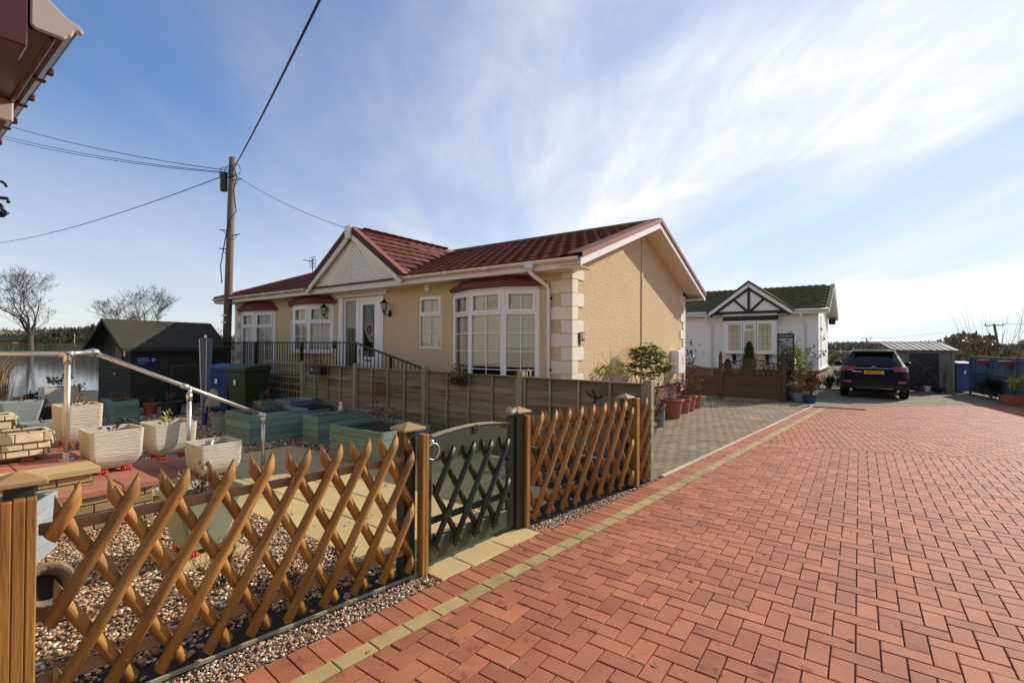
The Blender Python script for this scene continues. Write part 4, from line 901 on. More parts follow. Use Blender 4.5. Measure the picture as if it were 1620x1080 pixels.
def batten(t, x0, x1, y0, y1, z0, z1, m='orange', name='batten', bev=.004):
    mb = MB(); mb.box(-(x1-x0)/2, (x1-x0)/2, -(y1-y0)/2, (y1-y0)/2, 0, z1-z0); return piece(name, mb.mesh(name, M[m]), t, Mloc((x0+x1)/2, (y0+y1)/2, z0), bevel=bev)
def ang(d): return math.atan2(d.y, d.x)
# left run : F0 -> F1 (and the next panel beyond the left post)
t = root('diamond_trellis_fence', (F0.x, F0.y, 0), ang(fd1), 'orange diamond trellis fence left of the green gate, nearest the camera', 'fence', 'diamond trellis fencing')
LF = (F1-F0).length
diamond_panel(t, .055, LF-.02, .05, .93, M['orange'], M['orange_x'], ph=.02)
diamond_panel(t, -1.85, -.065, .05, .93, M['orange'], M['orange_x'])
batten(t, -.045, .045, .02, .11, 0, .975, 'green_gate', 'post')
for a, b in ((-.052, -.020), (-.019, .017), (.018, .048)): batten(t, a, b, -.028, .019, .0, .915)
post_cap(t, 0, .04, .965, .078)
batten(t, LF-.10, LF-.01, .035, .125, 0, .955, 'green_gate', 'post'); post_cap(t, LF-.055, .06, .955, .085)
for a, b in ((LF-.002, LF+.022), (LF+.023, LF+.048)): batten(t, a, b, -.035, .03, .0, .925)
mb = MB(); mb.box(0, LF, .012, .024, -.03, .012); mb.build('gravel_board', M['lapz'], t, bevel=.003)
# right run : F2 -> F3 -> F4
t = root('diamond_trellis_fence', (F2.x, F2.y, 0), ang(fd2), 'orange diamond trellis fence right of the green gate, ending by the pots', 'fence', 'diamond trellis fencing')
LF = (F3-F2).length
diamond_panel(t, .03, LF-.03, .04, .93, M['orange'], M['orange_x'], ph=.05)
batten(t, -.02, .022, -.03, .03, 0, .93)
batten(t, -.11, -.02, .0, .09, 0, .955, 'green_gate', 'post'); post_cap(t, -.055, .045, .955, .08)
batten(t, LF-.025, LF+.03, -.035, .03, 0, .955)
batten(t, LF-.12, LF-.04, .045, .125, 0, .95, 'green_gate', 'post'); post_cap(t, LF-.08, .08, .95, .075)
diamond_panel(t, LF+.035, LF+.36, .05, .93, M['orange'], M['orange_x'], rails=(.2, .74), sp=.15)
# ---- gate
G1 = F1+dg_*.06+ng*.03; G2 = F2-dg_*.12+ng*.03; GL = (G2-G1).length
t = root('garden_gate', (G1.x, G1.y, 0), ang(G2-G1), 'dark green garden gate with curved top board and diamond lattice', 'gate')
def arch(x): return .865+.048*math.sin(min(1, max(0, (x/GL)*.92+.04))*math.pi)
batten(t, 0, .07, .0, .05, .03, .90, 'green_gate', 'stile'); batten(t, GL-.06, GL, .0, .05, .03, .93, 'green_gate', 'stile')
n = 14; poly = [(.072+(GL-.134)*i/n, arch(.072+(GL-.134)*i/n)) for i in range(n+1)]; low = [(x, z-.17-.03*math.sin(i/n*3.14)) for i, (x, z) in enumerate(poly)]
mb = MB(); mb.prism_y(low+poly[::-1], .006, .040); mb.build('curved_top_board', M['gatex'], t, bevel=.004)
mb = MB()
for i in range(n): (xa, za), (xb, zb) = poly[i], poly[i+1]; mb.bar((xa, .023, za+.004), (xb, .023, zb+.004), .05, .010, up=(0, 0, 1))
mb.build('top_capping', M['lapz'], t)
mb = MB(); mb.box(.072, GL-.062, .006, .040, .035, .185); mb.build('bottom_board', M['gatex'], t, bevel=.004)
diamond_panel(t, .05, GL-.05, .10, .98, M['green_gate'], M['green_gate'], sp=.205, y0=-.012, fn_z=lambda x: arch(x)-.115, w=.042, ph=.0, rails=(.30,), a=D(31), nails=False)
mb = MB(); mb.tube([(-.0+.055*math.sin(a*.5236)+.035, -.05, .80+.055*math.cos(a*.5236)) for a in range(13)], .0045, 8, False); mb.build('ring_handle', M['alu'], t, smooth=True)
mb = MB(); mb.ball((.035, -.03, .862), .018, 10, 8); mb.tube([(.035, .0, .862), (.035, -.03, .862)], .012, 8); mb.build('latch_boss', M['alu'], t, smooth=True)
mb = MB(); mb.lathe([(.001, 0), (.03, .0), (.03, .004), (.001, .006)], n=16); o = mb.build('badge', M['black'], t); o.location = (GL*.52, .002, .89); o.rotation_euler = (D(90), 0, 0)
mb = MB(); mb.tube([(GL-.07, -.02, .97), (GL-.02, -.02, .985), (GL-.02, .05, .985)], .02, 8); mb.build('hinge', M['sagepot'], t)
# yellow crocuses in the bed and by the fence foot
for px, py, lab in ((880, 796, 'yellow crocus at the foot of the right fence panel'), (852, 730, 'yellow crocus among dark soil right behind the gate post')):
    c = G(px, py, 0); t = root('crocus', (c.x, c.y, 0), 0, lab, 'flower'); mb = MB(); mb2 = MB()
    for i in range(9):
        b = Vector((random.gauss(0, .02), random.gauss(0, .02), 0)); mb.tube([b, b+Vector((0, 0, .04))], .003, 4)
        for k in range(5):
            a = k*1.256; e = Vector((math.cos(a), math.sin(a), 0)); mb2.add([b+Vector((0, 0, .035)), b+e*.012+Vector((-e.y*.008, e.x*.008, .055)), b+e*.012+Vector((0, 0, .072)), b+e*.012+Vector((e.y*.008, -e.x*.008, .055))], [(0, 1, 2, 3)])
    mb.build('stems', M['leaf'], t); mb2.build('petals', M['plate'], t)
# little plants in the dark bed right of the gate
for i, (px, py, lm, lab) in enumerate(((1010, 700, 'leafy', 'small yellow green plant behind the trellis end'), (930, 730, 'leafd', 'dark low plant behind the right trellis'), (870, 745, 'leafr', 'russet plant in the bed behind the right gate post'), (720, 700, 'leafr', 'red leaved plant seen through the gate lattice'))):
    c = G(px, py, 0); t = root('bed_plant', (c.x, c.y, 0), 0, lab, 'plant'); plant_part(t, 0, 't', 8, .22, .2, lm, .06, .03, 90, .9)
# grass tufts at the post feet
t = root('grass_tufts', (0, 0, 0), 0, kind='stuff'); mb = MB()
for px, py, n in ((668, 905, 26), (640, 918, 10), (938, 790, 12), (975, 772, 16), (560, 950, 8)):
    c = G(px, py, 0)
    for i in range(n):
        b = c+Vector((random.gauss(0, .03), random.gauss(0, .03), 0)); e = Vector((random.gauss(0, .03), random.gauss(0, .03), random.uniform(.04, .10))); mb.add([b+Vector((-.0015, 0, 0)), b+Vector((.0015, 0, 0)), b+e], [(0, 1, 2)], random.random())
t['kind'] = 'stuff'; bpy.data.objects.remove(t); mb.build('grass_tufts', M['grassb'], kind='stuff')

# ---------------------------------------------------------------- grey lap panel fence behind the beds
LP0 = Vector((-4.51, 10.5, 0)); LD = Vector((1.49, -1.225, 0)).normalized(); LS = 2.007
t = root('lap_panel_fence', (LP0.x, LP0.y, 0), ang(LD), 'weathered grey overlap panel fence running in front of the cream home', 'fence')
lapme = []
for v in range(8):
    mb = MB(); n = 12; vs = []; PL = LS-.10 if v < 5 else 7.867-3*LS-.10
    ph = random.random()*9; amp = random.uniform(.006, .016)
    for i in range(n+1):
        x = i/n*PL; w = amp*math.sin(ph+i*.9)+random.uniform(-.003, .003)
        vs += [(x, -.016, w), (x, .004, .135), (x, -.008, w), (x, .010, .135)]
    fs = []
    for i in range(n): a = i*4; b = a+4; fs += [(a, b, b+1, a+1), (a+2, a+3, b+3, b+2), (a, a+2, b+2, b), (a+1, b+1, b+3, a+3)]
    mb.add(vs, fs); lapme.append(mb.mesh('board', M['lap']))
for k in range(4):
    x0 = k*LS+.05; PL = LS-.10 if k < 3 else 7.867-3*LS-.10
    for r in range(8): piece('board', random.choice(lapme[:5] if k < 3 else lapme[5:]), t, Mloc(x0, .0, .155+r*.112, 0, 0, random.uniform(-.002, .002)))
    for q in range(5):
        xx = x0+q*PL/4; xx = min(max(xx, x0+.018), x0+PL-.018); batten(t, xx-.018, xx+.018, -.034, -.014, .15, 1.07, 'lapz', bev=.003)
    batten(t, x0, x0+PL, -.045, .02, 1.072, 1.092, 'lap', 'top_rail', .003)
    mb = MB(); mb.box(0, PL, -.02, .02, .0, .148); o = mb.build('gravel_board', M['lap'], t, bevel=.003); o.location = (x0, 0, 0)
for k in range(5): xx = k*LS if k < 4 else 7.867; batten(t, xx-.045, xx+.045, -.06, .03, 0, 1.16 if k < 4 else 1.13, 'lapz', 'post', .006)
# trellis panel (continues the line)
t = root('square_trellis_panel', tuple(LP0-LD*LS), ang(LD), 'square weathered trellis panel between the green bin and lap fence', 'trellis')
for q in range(15): batten(t, .03+q*.13-.012, .03+q*.13+.012, -.012, .0, .12, 1.13, 'lapz', 'slat', 0)
for q in range(7): batten(t, .02, LS-.05, -.024, -.013, .155+q*.155, .185+q*.155, 'lapz', 'slat', 0)
for x in (.02, LS-.07): batten(t, x-.02, x+.02, -.03, .012, .0, 1.15, 'lapz', 'frame_stile', .003)
for q in range(22): batten(t, .04+q*.083, .10+q*.083, .02, .032, .05, .82+.02*random.random(), 'brownwood', 'backing_board', 0)
# things hung on the lap fence
def hang(x, z, name, label, cat): b = LP0+LD*x; nn = Vector((LD.y, -LD.x, 0)); p = b+nn*.14; return root(name, (p.x, p.y, z), ang(LD), label, cat)
t = hang(LS*.42, .90, 'window_box', 'black window box of dead plants on left of the lap fence', 'window box'); mb = MB(); mb.box(-.20, .20, -.08, .08, 0, .16); mb.build('trough', M['black'], t, bevel=.01); mb = MB(); mb.box(-.13, -.07, -.083, -.081, .09, .11); mb.build('label_tag', M['upvc'], t); mb = MB(); leaves(mb, leaf_pts(260, (0, 0, .22), (.24, .12, .14)), .045, .02); mb.build('foliage', M['leafb'], t)
t = hang(LS*2.42, .93, 'basket', 'black wire trough of dark plants hung mid lap fence', 'hanging basket'); mb = MB()
for i in range(10): mb.tube([(-.22+i*.049, -.07, 0), (-.22+i*.049, -.08, .12)], .003, 4)
for z in (0, .06, .12): mb.tube([(-.22, -.075, z), (.22, -.075, z)], .004, 4)
mb.build('wire', M['iron'], t); mb = MB(); leaves(mb, leaf_pts(420, (.06, 0, .14), (.16, .10, .20)), .045, .022); mb.build('foliage', M['leafb'], t); mb = MB(); mb.box(-.05, .18, -.06, .06, 0, .1); mb.build('liner', M['soil'], t)
t = hang(LS*1.42, .62, 'dry_climber', 'clump of reddish dead stems hung on the lap fence', 'hanging plant'); mb = MB()
for i in range(90): a = Vector((random.gauss(0, .05), .02, random.gauss(.14, .06))); mb.tube([a, a+Vector((random.gauss(0, .11), random.uniform(-.05, .03), random.gauss(-.02, .14)))], .002, 3, False, random.random())
mb.build('stems', M['leafr'], t)
t = hang(LS*3.62, .90, 'bird_ornament', 'small black metal bird ornament on right part of the lap fence', 'ornament'); mb = MB(); mb.ball((0, 0, 0), (.055, .012, .02), 8, 6); mb.ball((.06, 0, .015), .016, 8, 6); mb.bar((-.05, 0, 0), (-.14, 0, .05), .006, .025); mb.bar((0, -.01, 0), (-.03, -.02, -.09), .006, .03); mb.bar((0, -.01, .0), (-.05, -.02, .09), .006, .03); mb.build('body', M['iron'], t)
t = hang(LS*3+.10, 1.10, 'hook', 'small white loop hook on top of the third fence post', 'hook'); mb = MB(); mb.tube([(0, .12, 0), (0, .12, .06), (.03, .12, .09), (.06, .12, .07), (.06, .12, .0)], .009, 8); mb.build('loop', M['upvc_old'], t)

mb = MB(); rl = random.Random(5)
for i in range(130):
    s_ = rl.uniform(.2, 11); t_ = -abs(rl.gauss(0, .8))+.2 if rl.random() < .7 else rl.uniform(-3.5, .2); x, y = fromb(s_, t_); a = rl.random()*6.28; L = rl.uniform(.010, .024); e = Vector((math.cos(a), math.sin(a), 0)); f = Vector((-e.y, e.x, 0)); p = Vector((x, y, .003))
    mb.add([p-e*L, p+f*L*.45+Vector((0, 0, .004)), p+e*L+Vector((0, 0, .003)), p-f*L*.45+Vector((0, 0, .005))], [(0, 1, 2, 3)], rl.random())
for i in range(170):
    x = rl.uniform(-5, .5); y = rl.uniform(1.6, 7.5)
    if x > -.2 and y < 4.4: continue
    if fn1.dot(Vector((x, y, 0))-F0) < .05: continue
    a = rl.random()*6.28; L = rl.uniform(.012, .03); e = Vector((math.cos(a), math.sin(a), 0)); f = Vector((-e.y, e.x, 0)); p = Vector((x, y, .016))
    mb.add([p-e*L, p+f*L*.45+Vector((0, 0, .006)), p+e*L+Vector((0, 0, .004)), p-f*L*.45+Vector((0, 0, .007))], [(0, 1, 2, 3)], rl.random())
mb.build('leaf_litter', M['leafb'], kind='stuff')
mb = MB()
for i in range(46):
    x = rl.uniform(-4.6, -.4); y = rl.uniform(1.8, 7.0)
    if fn1.dot(Vector((x, y, 0))-F0) < .05: continue
    for k in range(9):
        b = Vector((x+rl.gauss(0, .012), y+rl.gauss(0, .012), 0)); e = Vector((rl.gauss(0, .025), rl.gauss(0, .025), rl.uniform(.02, .06))); mb.add([b+Vector((-.002, 0, 0)), b+Vector((.002, 0, 0)), b+e], [(0, 1, 2)], rl.random())
mb.build('small_weeds', M['grassb'], kind='stuff')
# ---------------------------------------------------------------- the cream park home
HC = Vector((.975, 7.93, 0)); HL = 11.8; HW = 6.1; EZ = 2.86; RZ = 4.12; FL = .60
h1 = root('park_home', tuple(HC), YAW, 'cream rendered park home with maroon tiled roof, white gable and bay windows', 'house')
def wall_holes(parent, name, m, x0, x1, z0, z1, y, th, holes):
    xs = sorted({x0, x1}|{a for h in holes for a in h[:2]}); zs = sorted({z0, z1}|{a for h in holes for a in h[2:]})
    mb = MB()
    def solid(i, j):
        if i < 0 or j < 0 or i >= len(xs)-1 or j >= len(zs)-1: return False
        cx, cz = (xs[i]+xs[i+1])/2, (zs[j]+zs[j+1])/2; return not any(h[0] < cx < h[1] and h[2] < cz < h[3] for h in holes)
    for i in range(len(xs)-1):
        for j in range(len(zs)-1):
            if not solid(i, j): continue
            a, b, c, d = xs[i], xs[i+1], zs[j], zs[j+1]
            mb.add([(a, y, c), (b, y, c), (b, y, d), (a, y, d)], [(0, 1, 2, 3)]); mb.add([(a, y+th, c), (b, y+th, c), (b, y+th, d), (a, y+th, d)], [(3, 2, 1, 0)])
            if not solid(i-1, j): mb.add([(a, y, c), (a, y+th, c), (a, y+th, d), (a, y, d)], [(3, 2, 1, 0)])
            if not solid(i+1, j): mb.add([(b, y, c), (b, y+th, c), (b, y+th, d), (b, y, d)], [(0, 1, 2, 3)])
            if not solid(i, j-1): mb.add([(a, y, c), (b, y, c), (b, y+th, c), (a, y+th, c)], [(3, 2, 1, 0)])
            if not solid(i, j+1): mb.add([(a, y, d), (b, y, d), (b, y+th, d), (a, y+th, d)], [(0, 1, 2, 3)])
    return mb.build(name, M[m], parent)
bays = [(-11.15, -10.70, -9.95, -9.42, .72, 2.42), (-8.52, -7.92, -7.25, -6.66, 1.34, 2.48), (-2.59, -1.95, -1.18, -.64, .72, 2.50)]
holes = [(-3.63, -2.97, 1.45, 2.52), (-6.22, -5.71, FL, 2.60), (-5.70, -4.92, FL, 2.60)]+[(b[0]+.03, b[3]-.03, b[4], b[5]) for b in bays]
wall_holes(h1, 'front_wall', 'render', -HL, 0, FL, EZ, 0, .14, holes)
pitch = (RZ-EZ)/(HW/2+.45)
def roofz(y): return EZ+.02+pitch*(min(y, HW-y)+.45)
zt = roofz(0)-.06; za = roofz(HW/2)-.10
for nm, xa, xb in (('gable_wall', -.14, 0), ('gable_wall', -HL, -HL+.14)):
    mb = MB(); mb.prism_x([(.141, FL), (HW-.141, FL), (HW-.141, zt), (HW/2, za), (.141, zt)], xa, xb); mb.build(nm, M['render'], h1)
for xa in (0,):
    mb = MB(); mb.prism_x([(0, FL), (.1405, FL), (.1405, zt), (0, zt-.06)], -.14, -.0005); mb.build('wall_return', M['render'], h1)
wall_holes(h1, 'rear_wall', 'render', -HL, 0, FL, EZ, HW-.14, .14, [])
mb = MB(); mb.box(-HL+.05, -.05, .05, HW-.05, 0, FL); mb.build('brick_skirt', M['brickskirt'], h1)
mb = MB(); mb.box(-HL+.14, -.14, .14, HW-.14, FL, FL+.02); mb.build('floor', M['dark_in'], h1)
mb = MB(); mb.box(-HL+.2, -.2, 2.2, 2.25, FL+.02, EZ); mb.build('inner_wall', M['dark_in'], h1)
mb = MB(); mb.box(.001, .022, HW/2-.03, HW/2+.03, FL, za-.05); mb.build('cover_strip', M['render'], h1)
# quoins : alternate long and short, front + gable returns
def quoins(corner_x, corner_y, sx, sy, first_long_front):
    z = EZ-.02; k = 0
    while z > .45:
        lf = .39 if (k % 2 == (0 if first_long_front else 1)) else .19; ls = .19 if lf > .3 else .40; pr = .018
        x0, x1 = sorted((corner_x+sx*pr, corner_x-sx*lf)); y0, y1 = sorted((corner_y-sy*pr, corner_y+sy*.003))
        mb = MB(); mb.box(x0, x1, y0, y1, z-.219, z)
        x0, x1 = sorted((corner_x+sx*pr, corner_x-sx*.003)); y0, y1 = sorted((corner_y+sy*.0031, corner_y+sy*ls)); mb.box(x0, x1, y0, y1, z-.219, z)
        mb.build('quoin', M['quoin'], h1, bevel=.006); z -= .225; k += 1
quoins(0, 0, 1, 1, False); quoins(0, HW, 1, -1, False); quoins(-HL, 0, -1, 1, True)
# ---- windows
def obj_frame(p, q):
    d = Vector((q[0]-p[0], q[1]-p[1], 0)); return Matrix.Translation((p[0], p[1], 0)) @ Matrix.Rotation(math.atan2(d.y, d.x), 4, 'Z'), d.length
def facet(parent, p, q, z0, z1, ztr, nv=1, nh=3, curtain='curtain', fw=.055, cz0=None, opener=True, name='window', cgap=None, sill=False, bw=.0075, bmat='upvc'):
    """a framed light between p and q (outer face); -y of the local frame points outwards"""
    T, L = obj_frame(p, q); mb = MB(); mb.T = T; d0, d1 = -.012, .05
    mb.box(0, fw, d0, d1, z0, z1); mb.box(L-fw, L, d0, d1, z0, z1); mb.box(fw, L-fw, d0, d1, z0, z0+fw); mb.box(fw, L-fw, d0, d1, z1-fw, z1)
    if ztr: mb.box(fw, L-fw, d0, d1, ztr-fw*.45, ztr+fw*.45)
    fr = mb.build('window', M['upvc'], parent, bevel=.005)
    zones = [(z0+fw, (ztr-fw*.45) if ztr else z1-fw, nh, False)]
    if ztr: zones.append((ztr+fw*.45, z1-fw, 0, opener))
    for a, b, k, op in zones:
        i0, i1, a1, b1 = fw, L-fw, a, b
        if op:
            e = .040; mb = MB(); mb.T = T; o0, o1 = -.030, -.013
            for bx in ((i0-.008, i0+e, a-.008, b+.008), (i1-e, i1+.008, a-.008, b+.008), (i0+e, i1-e, a-.008, a+e), (i0+e, i1-e, b-e, b+.008)): mb.box(bx[0], bx[1], o0, o1, bx[2], bx[3])
            mb.build('opener_sash', M['upvc'], fr, bevel=.004); i0 += e; i1 -= e; a1 += e; b1 -= e
        mb = MB(); mb.T = T; mb.add([(i0, .015, a1), (i1, .015, a1), (i1, .015, b1), (i0, .015, b1)], [(0, 1, 2, 3)]); mb.build('pane', M['glass'], fr)
        mb = MB(); mb.T = T
        for v in range(1, nv+1): x = i0+(i1-i0)*v/(nv+1); mb.box(x-bw, x+bw, .002, .013, a1, b1)
        for v in range(1, k+1): z = a1+(b1-a1)*v/(k+1); mb.box(i0, i1, .0, .011, z-bw, z+bw)
        if nv or k: mb.build('glazing_bars', M[bmat], fr)
    if curtain:
        mb = MB(); mb.T = T; n = max(10, int(L/.018)); vs = []; zb = cz0 if cz0 else z0+.03; x0, x1 = .03, L-.03
        for i in range(n+1):
            x = x0+(x1-x0)*i/n; y = (.085+.014*math.sin(x*62)+.005*math.sin(x*23+1)) if curtain == 'curtain' else .045+.002*math.sin(x*31); vs += [(x, y, zb), (x, y*1.0, z1-.03)]
        mb.add(vs, [(2*i, 2*i+2, 2*i+3, 2*i+1) for i in range(n)]); mb.build('curtain', M[curtain], fr, smooth=True)
    if sill: mb = MB(); mb.T = T; mb.box(-.03, L+.03, -.05, .05, z0-.035, z0-.001); mb.build('sill', M['upvc'], fr, bevel=.004)
    return fr
for bi, (x0, x1, x2, x3, z0, z1) in enumerate(bays):
    pr = -.30; pts = [(x0, -.02), (x1, pr), (x2, pr), (x3, -.02)]
    bay = bpy.data.objects.new('bay_window', None); COL.objects.link(bay); bay.parent = h1
    mb = MB()
    for (a, b) in ((pts[0], pts[0]), (pts[1], pts[1]), (pts[2], pts[2]), (pts[3], pts[3])): mb.tube([(a[0], a[1]+.012, z0), (a[0], a[1]+.012, z1)], .034, 10)
    mb.prism([(x0, .0), (x0, -.02), (x1, pr-.015), (x2, pr-.015), (x3, -.02), (x3, .0)], z0-.045, z0-.001)
    mb.prism([(x0, .0), (x0, -.02), (x1, pr-.015), (x2, pr-.015), (x3, -.02), (x3, .0)], z1+.001, z1+.04)
    mb.build('bay_frame', M['upvc'], bay, bevel=.004)
    if bi != 1:
        mb = MB(); mb.prism([(x0+.03, -.001), (x1, pr+.03), (x2, pr+.03), (x3-.03, -.001)], FL-.45, z0-.046); mb.build('bay_base', M['render'], bay)
    nh = 1 if bi == 1 else 3
    for a, b in ((pts[0], pts[1]), (pts[1], pts[2]), (pts[2], pts[3])):
        T, L = obj_frame(a, b); facet(bay, (a[0], a[1]), (b[0], b[1]), z0, z1, z1-.42, 1, nh, 'blind' if bi == 2 and a[0] > -2.4 else 'curtain', cz0=(z0+.42 if bi == 2 else z0+.05))
    # hipped canopy
    e = .13; zc = z1+.045; zr = min(zc+.36, 2.84); ys = .0
    o = [(x0-e*1.2, .0), (x1-e*.5, pr-e), (x2+e*.5, pr-e), (x3+e*1.2, .0)]; i_ = [(x0+.32, .0), (x1+.06, -.01), (x2-.06, -.01), (x3-.32, .0)]
    mb = MB(); vs = [(x, y, zc) for x, y in o]+[(x, y, zc+.055) for x, y in o]+[(i_[0][0], 0, zr-.04), (i_[1][0], 0, zr), (i_[2][0], 0, zr), (i_[3][0], 0, zr-.04)]
    mb.add(vs, [(0, 1, 5, 4), (1, 2, 6, 5), (2, 3, 7, 6), (4, 5, 9, 8), (5, 6, 10, 9), (6, 7, 11, 10), (3, 2, 1, 0)]); mb.build('canopy', M['canopy'], bay)
    mb = MB()
    for a, b in ((5, 9), (6, 10)): mb.tube([vs[a], vs[b]], .018, 6)
    for a, b in ((4, 5), (5, 6), (6, 7)): mb.bar(Vector(vs[a]), Vector(vs[b]), .02, .03)
    mb.build('canopy_ridges', M['canopy'], bay)
facet(h1, (-3.65, .03), (-2.95, .03), 1.43, 2.54, 2.13, 1, 1, 'blind', sill=False)
# door, sidelight and classical surround
dr_ = bpy.data.objects.new('front_door', None); COL.objects.link(dr_); dr_.parent = h1
facet(dr_, (-6.23, .02), (-5.72, .02), FL, 2.61, 0, 0, 0, None, name='sidelight')
def fbox(nm, x0, x1, y0, y1, z0, z1, m, par, bv=.004): mb = MB(); mb.box(x0, x1, y0, y1, z0, z1); return mb.build(nm, M[m], par, bevel=bv)
fbox('door_frame', -5.705, -5.64, -.005, .07, FL, 2.61, 'upvc', dr_); fbox('door_frame', -4.975, -4.91, -.005, .07, FL, 2.61, 'upvc', dr_); fbox('door_frame', -5.64, -4.975, -.005, .07, 2.54, 2.61, 'upvc', dr_)
leaf_ = bpy.data.objects.new('door_leaf', None); COL.objects.link(leaf_); leaf_.parent = dr_
wh = wall_holes(leaf_, 'leaf_panel', 'upvc', -5.64, -4.975, FL, 2.54, .01, .045, [(-5.52, -5.09, 1.24, 2.44)])
mb = MB(); mb.add([(-5.52, .03, 1.24), (-5.09, .03, 1.24), (-5.09, .03, 2.44), (-5.52, .03, 2.44)], [(0, 1, 2, 3)]); mb.build('pane', M['glass'], leaf_)
mb = MB()
for x in (-5.47, -5.14): mb.tube([(x, .024, 1.26), (x, .024, 2.42)], .004, 4)
for z in (1.30, 2.38): mb.tube([(-5.51, .024, z), (-5.10, .024, z)], .004, 4)
for k in range(3): mb.tube([(-5.305+.075*math.sin(a*.785+k)*(1-k*.2), .024, 1.86+.10*math.cos(a*.785+k)*(1-k*.2)) for a in range(9)], .004, 4, False)
for x in (-5.40, -5.21): mb.tube([(x, .024, 1.32), (x, .024, 1.72)], .003, 4); mb.tube([(x, .024, 2.0), (x, .024, 2.36)], .003, 4)
mb.build('lead_pattern', M['iron'], leaf_)
mb = MB(); mb.box(-6.17, -5.78, .05, .052, FL+.08, 2.55); mb.build('sidelight_blind', M['dark_in'], dr_); mb = MB()
for i in range(7): mb.box(-6.15+i*.055, -6.135+i*.055, .044, .047, FL+.1, 2.53)
mb.build('lead_strips', M['upvc_old'], dr_)
mb = MB(); mb.box(-5.41, -5.20, -.006, .009, 1.14, 1.19); mb.build('letter_box', M['chrome'], leaf_, bevel=.004); mb = MB(); mb.box(-5.39, -5.22, -.010, -.007, 1.148, 1.168); mb.build('letter_flap', M['iron'], leaf_)
mb = MB(); mb.box(-5.62, -5.595, -.012, .009, 1.22, 1.42); mb.tube([(-5.607, -.02, 1.33), (-5.607, -.045, 1.33), (-5.50, -.045, 1.33)], .009, 6); mb.build('door_handle', M['chrome'], leaf_)
mb = MB(); mb.box(-5.53, -5.08, .004, .009, .72, 1.08); mb.build('lower_panel', M['upvc_old'], leaf_, bevel=.004)
for xa in (-6.40, -4.90): fbox('pilaster', xa, xa+.165, -.035, -.001, FL-.1, 2.63, 'upvc', dr_, .008); fbox('pilaster_reed', xa+.04, xa+.125, -.045, -.036, FL+.05, 2.52, 'upvc', dr_, .004)
fbox('lintel', -6.47, -4.62, -.05, -.001, 2.635, 2.70, 'upvc', dr_, .006); fbox('lintel_cornice', -6.52, -4.57, -.085, -.001, 2.701, 2.745, 'upvc', dr_, .008)
fbox('door_step', -6.4, -4.7, -.30, -.005, FL-.12, FL-.01, 'mortar', dr_)
fbox('alarm_box', -3.42, -3.29, -.05, -.001, 2.62, 2.76, 'upvc', h1, .01)
fbox('bell_box', -6.62, -6.50, -.06, -.001, 1.42, 1.60, 'black', h1, .01)
# gutter, fascia, soffit
YE = -.45; OH = .41
for xa, xb in ((-HL-OH, -7.02), (-3.64, OH-.02)):
    mb = MB(); mb.box(xa, xb, -.405, -.385, EZ-.13, EZ+.03); mb.build('fascia', M['upvc_old'], h1, bevel=.003)
    mb = MB(); pr = [(-.408-.055+.055*math.cos(a), EZ+.03-.012-.055*math.sin(a)) for a in [math.pi*k/8 for k in range(9)]]; pr += [(y*.0-.463+.050*math.cos(math.pi-math.pi*k/8), EZ+.018-.050*math.sin(math.pi-math.pi*k/8)) for k, y in enumerate([0]*9)]
    mb.prism_x(pr, xa, xb-.004); gt = mb.build('gutter', M['upvc_old'], h1)
    mb = MB(); x = xa+.3
    while x < xb: mb.box(x-.022, x+.022, -.528, -.404, EZ-.046, EZ+.024); x += .95
    mb.build('gutter_clips', M['upvc_old'], gt, bevel=.006)
mb = MB(); mb.box(-HL-OH+.02, OH-.03, -.384, -.002, EZ-.125, EZ-.115); mb.build('soffit', M['upvc_old'], h1)
mb = MB(); mb.box(-HL-OH+.02, OH-.03, HW+.38, HW+.40, EZ-.10, EZ+.02); mb.box(-HL-OH+.02, OH-.03, HW+.002, HW+.379, EZ-.10, EZ-.09); mb.build('rear_fascia', M['upvc_old'], h1)
# downpipe
xd = -.52; mb = MB(); mb.tube([(xd, -.463, EZ-.02), (xd, -.463, EZ-.14)], .046, 12); mb.box(xd-.07, xd+.07, -.53, -.405, EZ-.10, EZ-.02)
mb.tube([(xd, -.46, EZ-.13), (xd+.02, -.44, EZ-.18), (xd+.10, -.10, EZ-.34), (xd+.11, -.06, EZ-.40), (xd+.11, -.06, .1)], .034, 12); mb.build('downpipe', M['upvc'], h1, smooth=True)
for z in (2.30, 1.1): fbox('pipe_clip', xd+.065, xd+.155, -.07, -.001, z, z+.03, 'iron', h1)
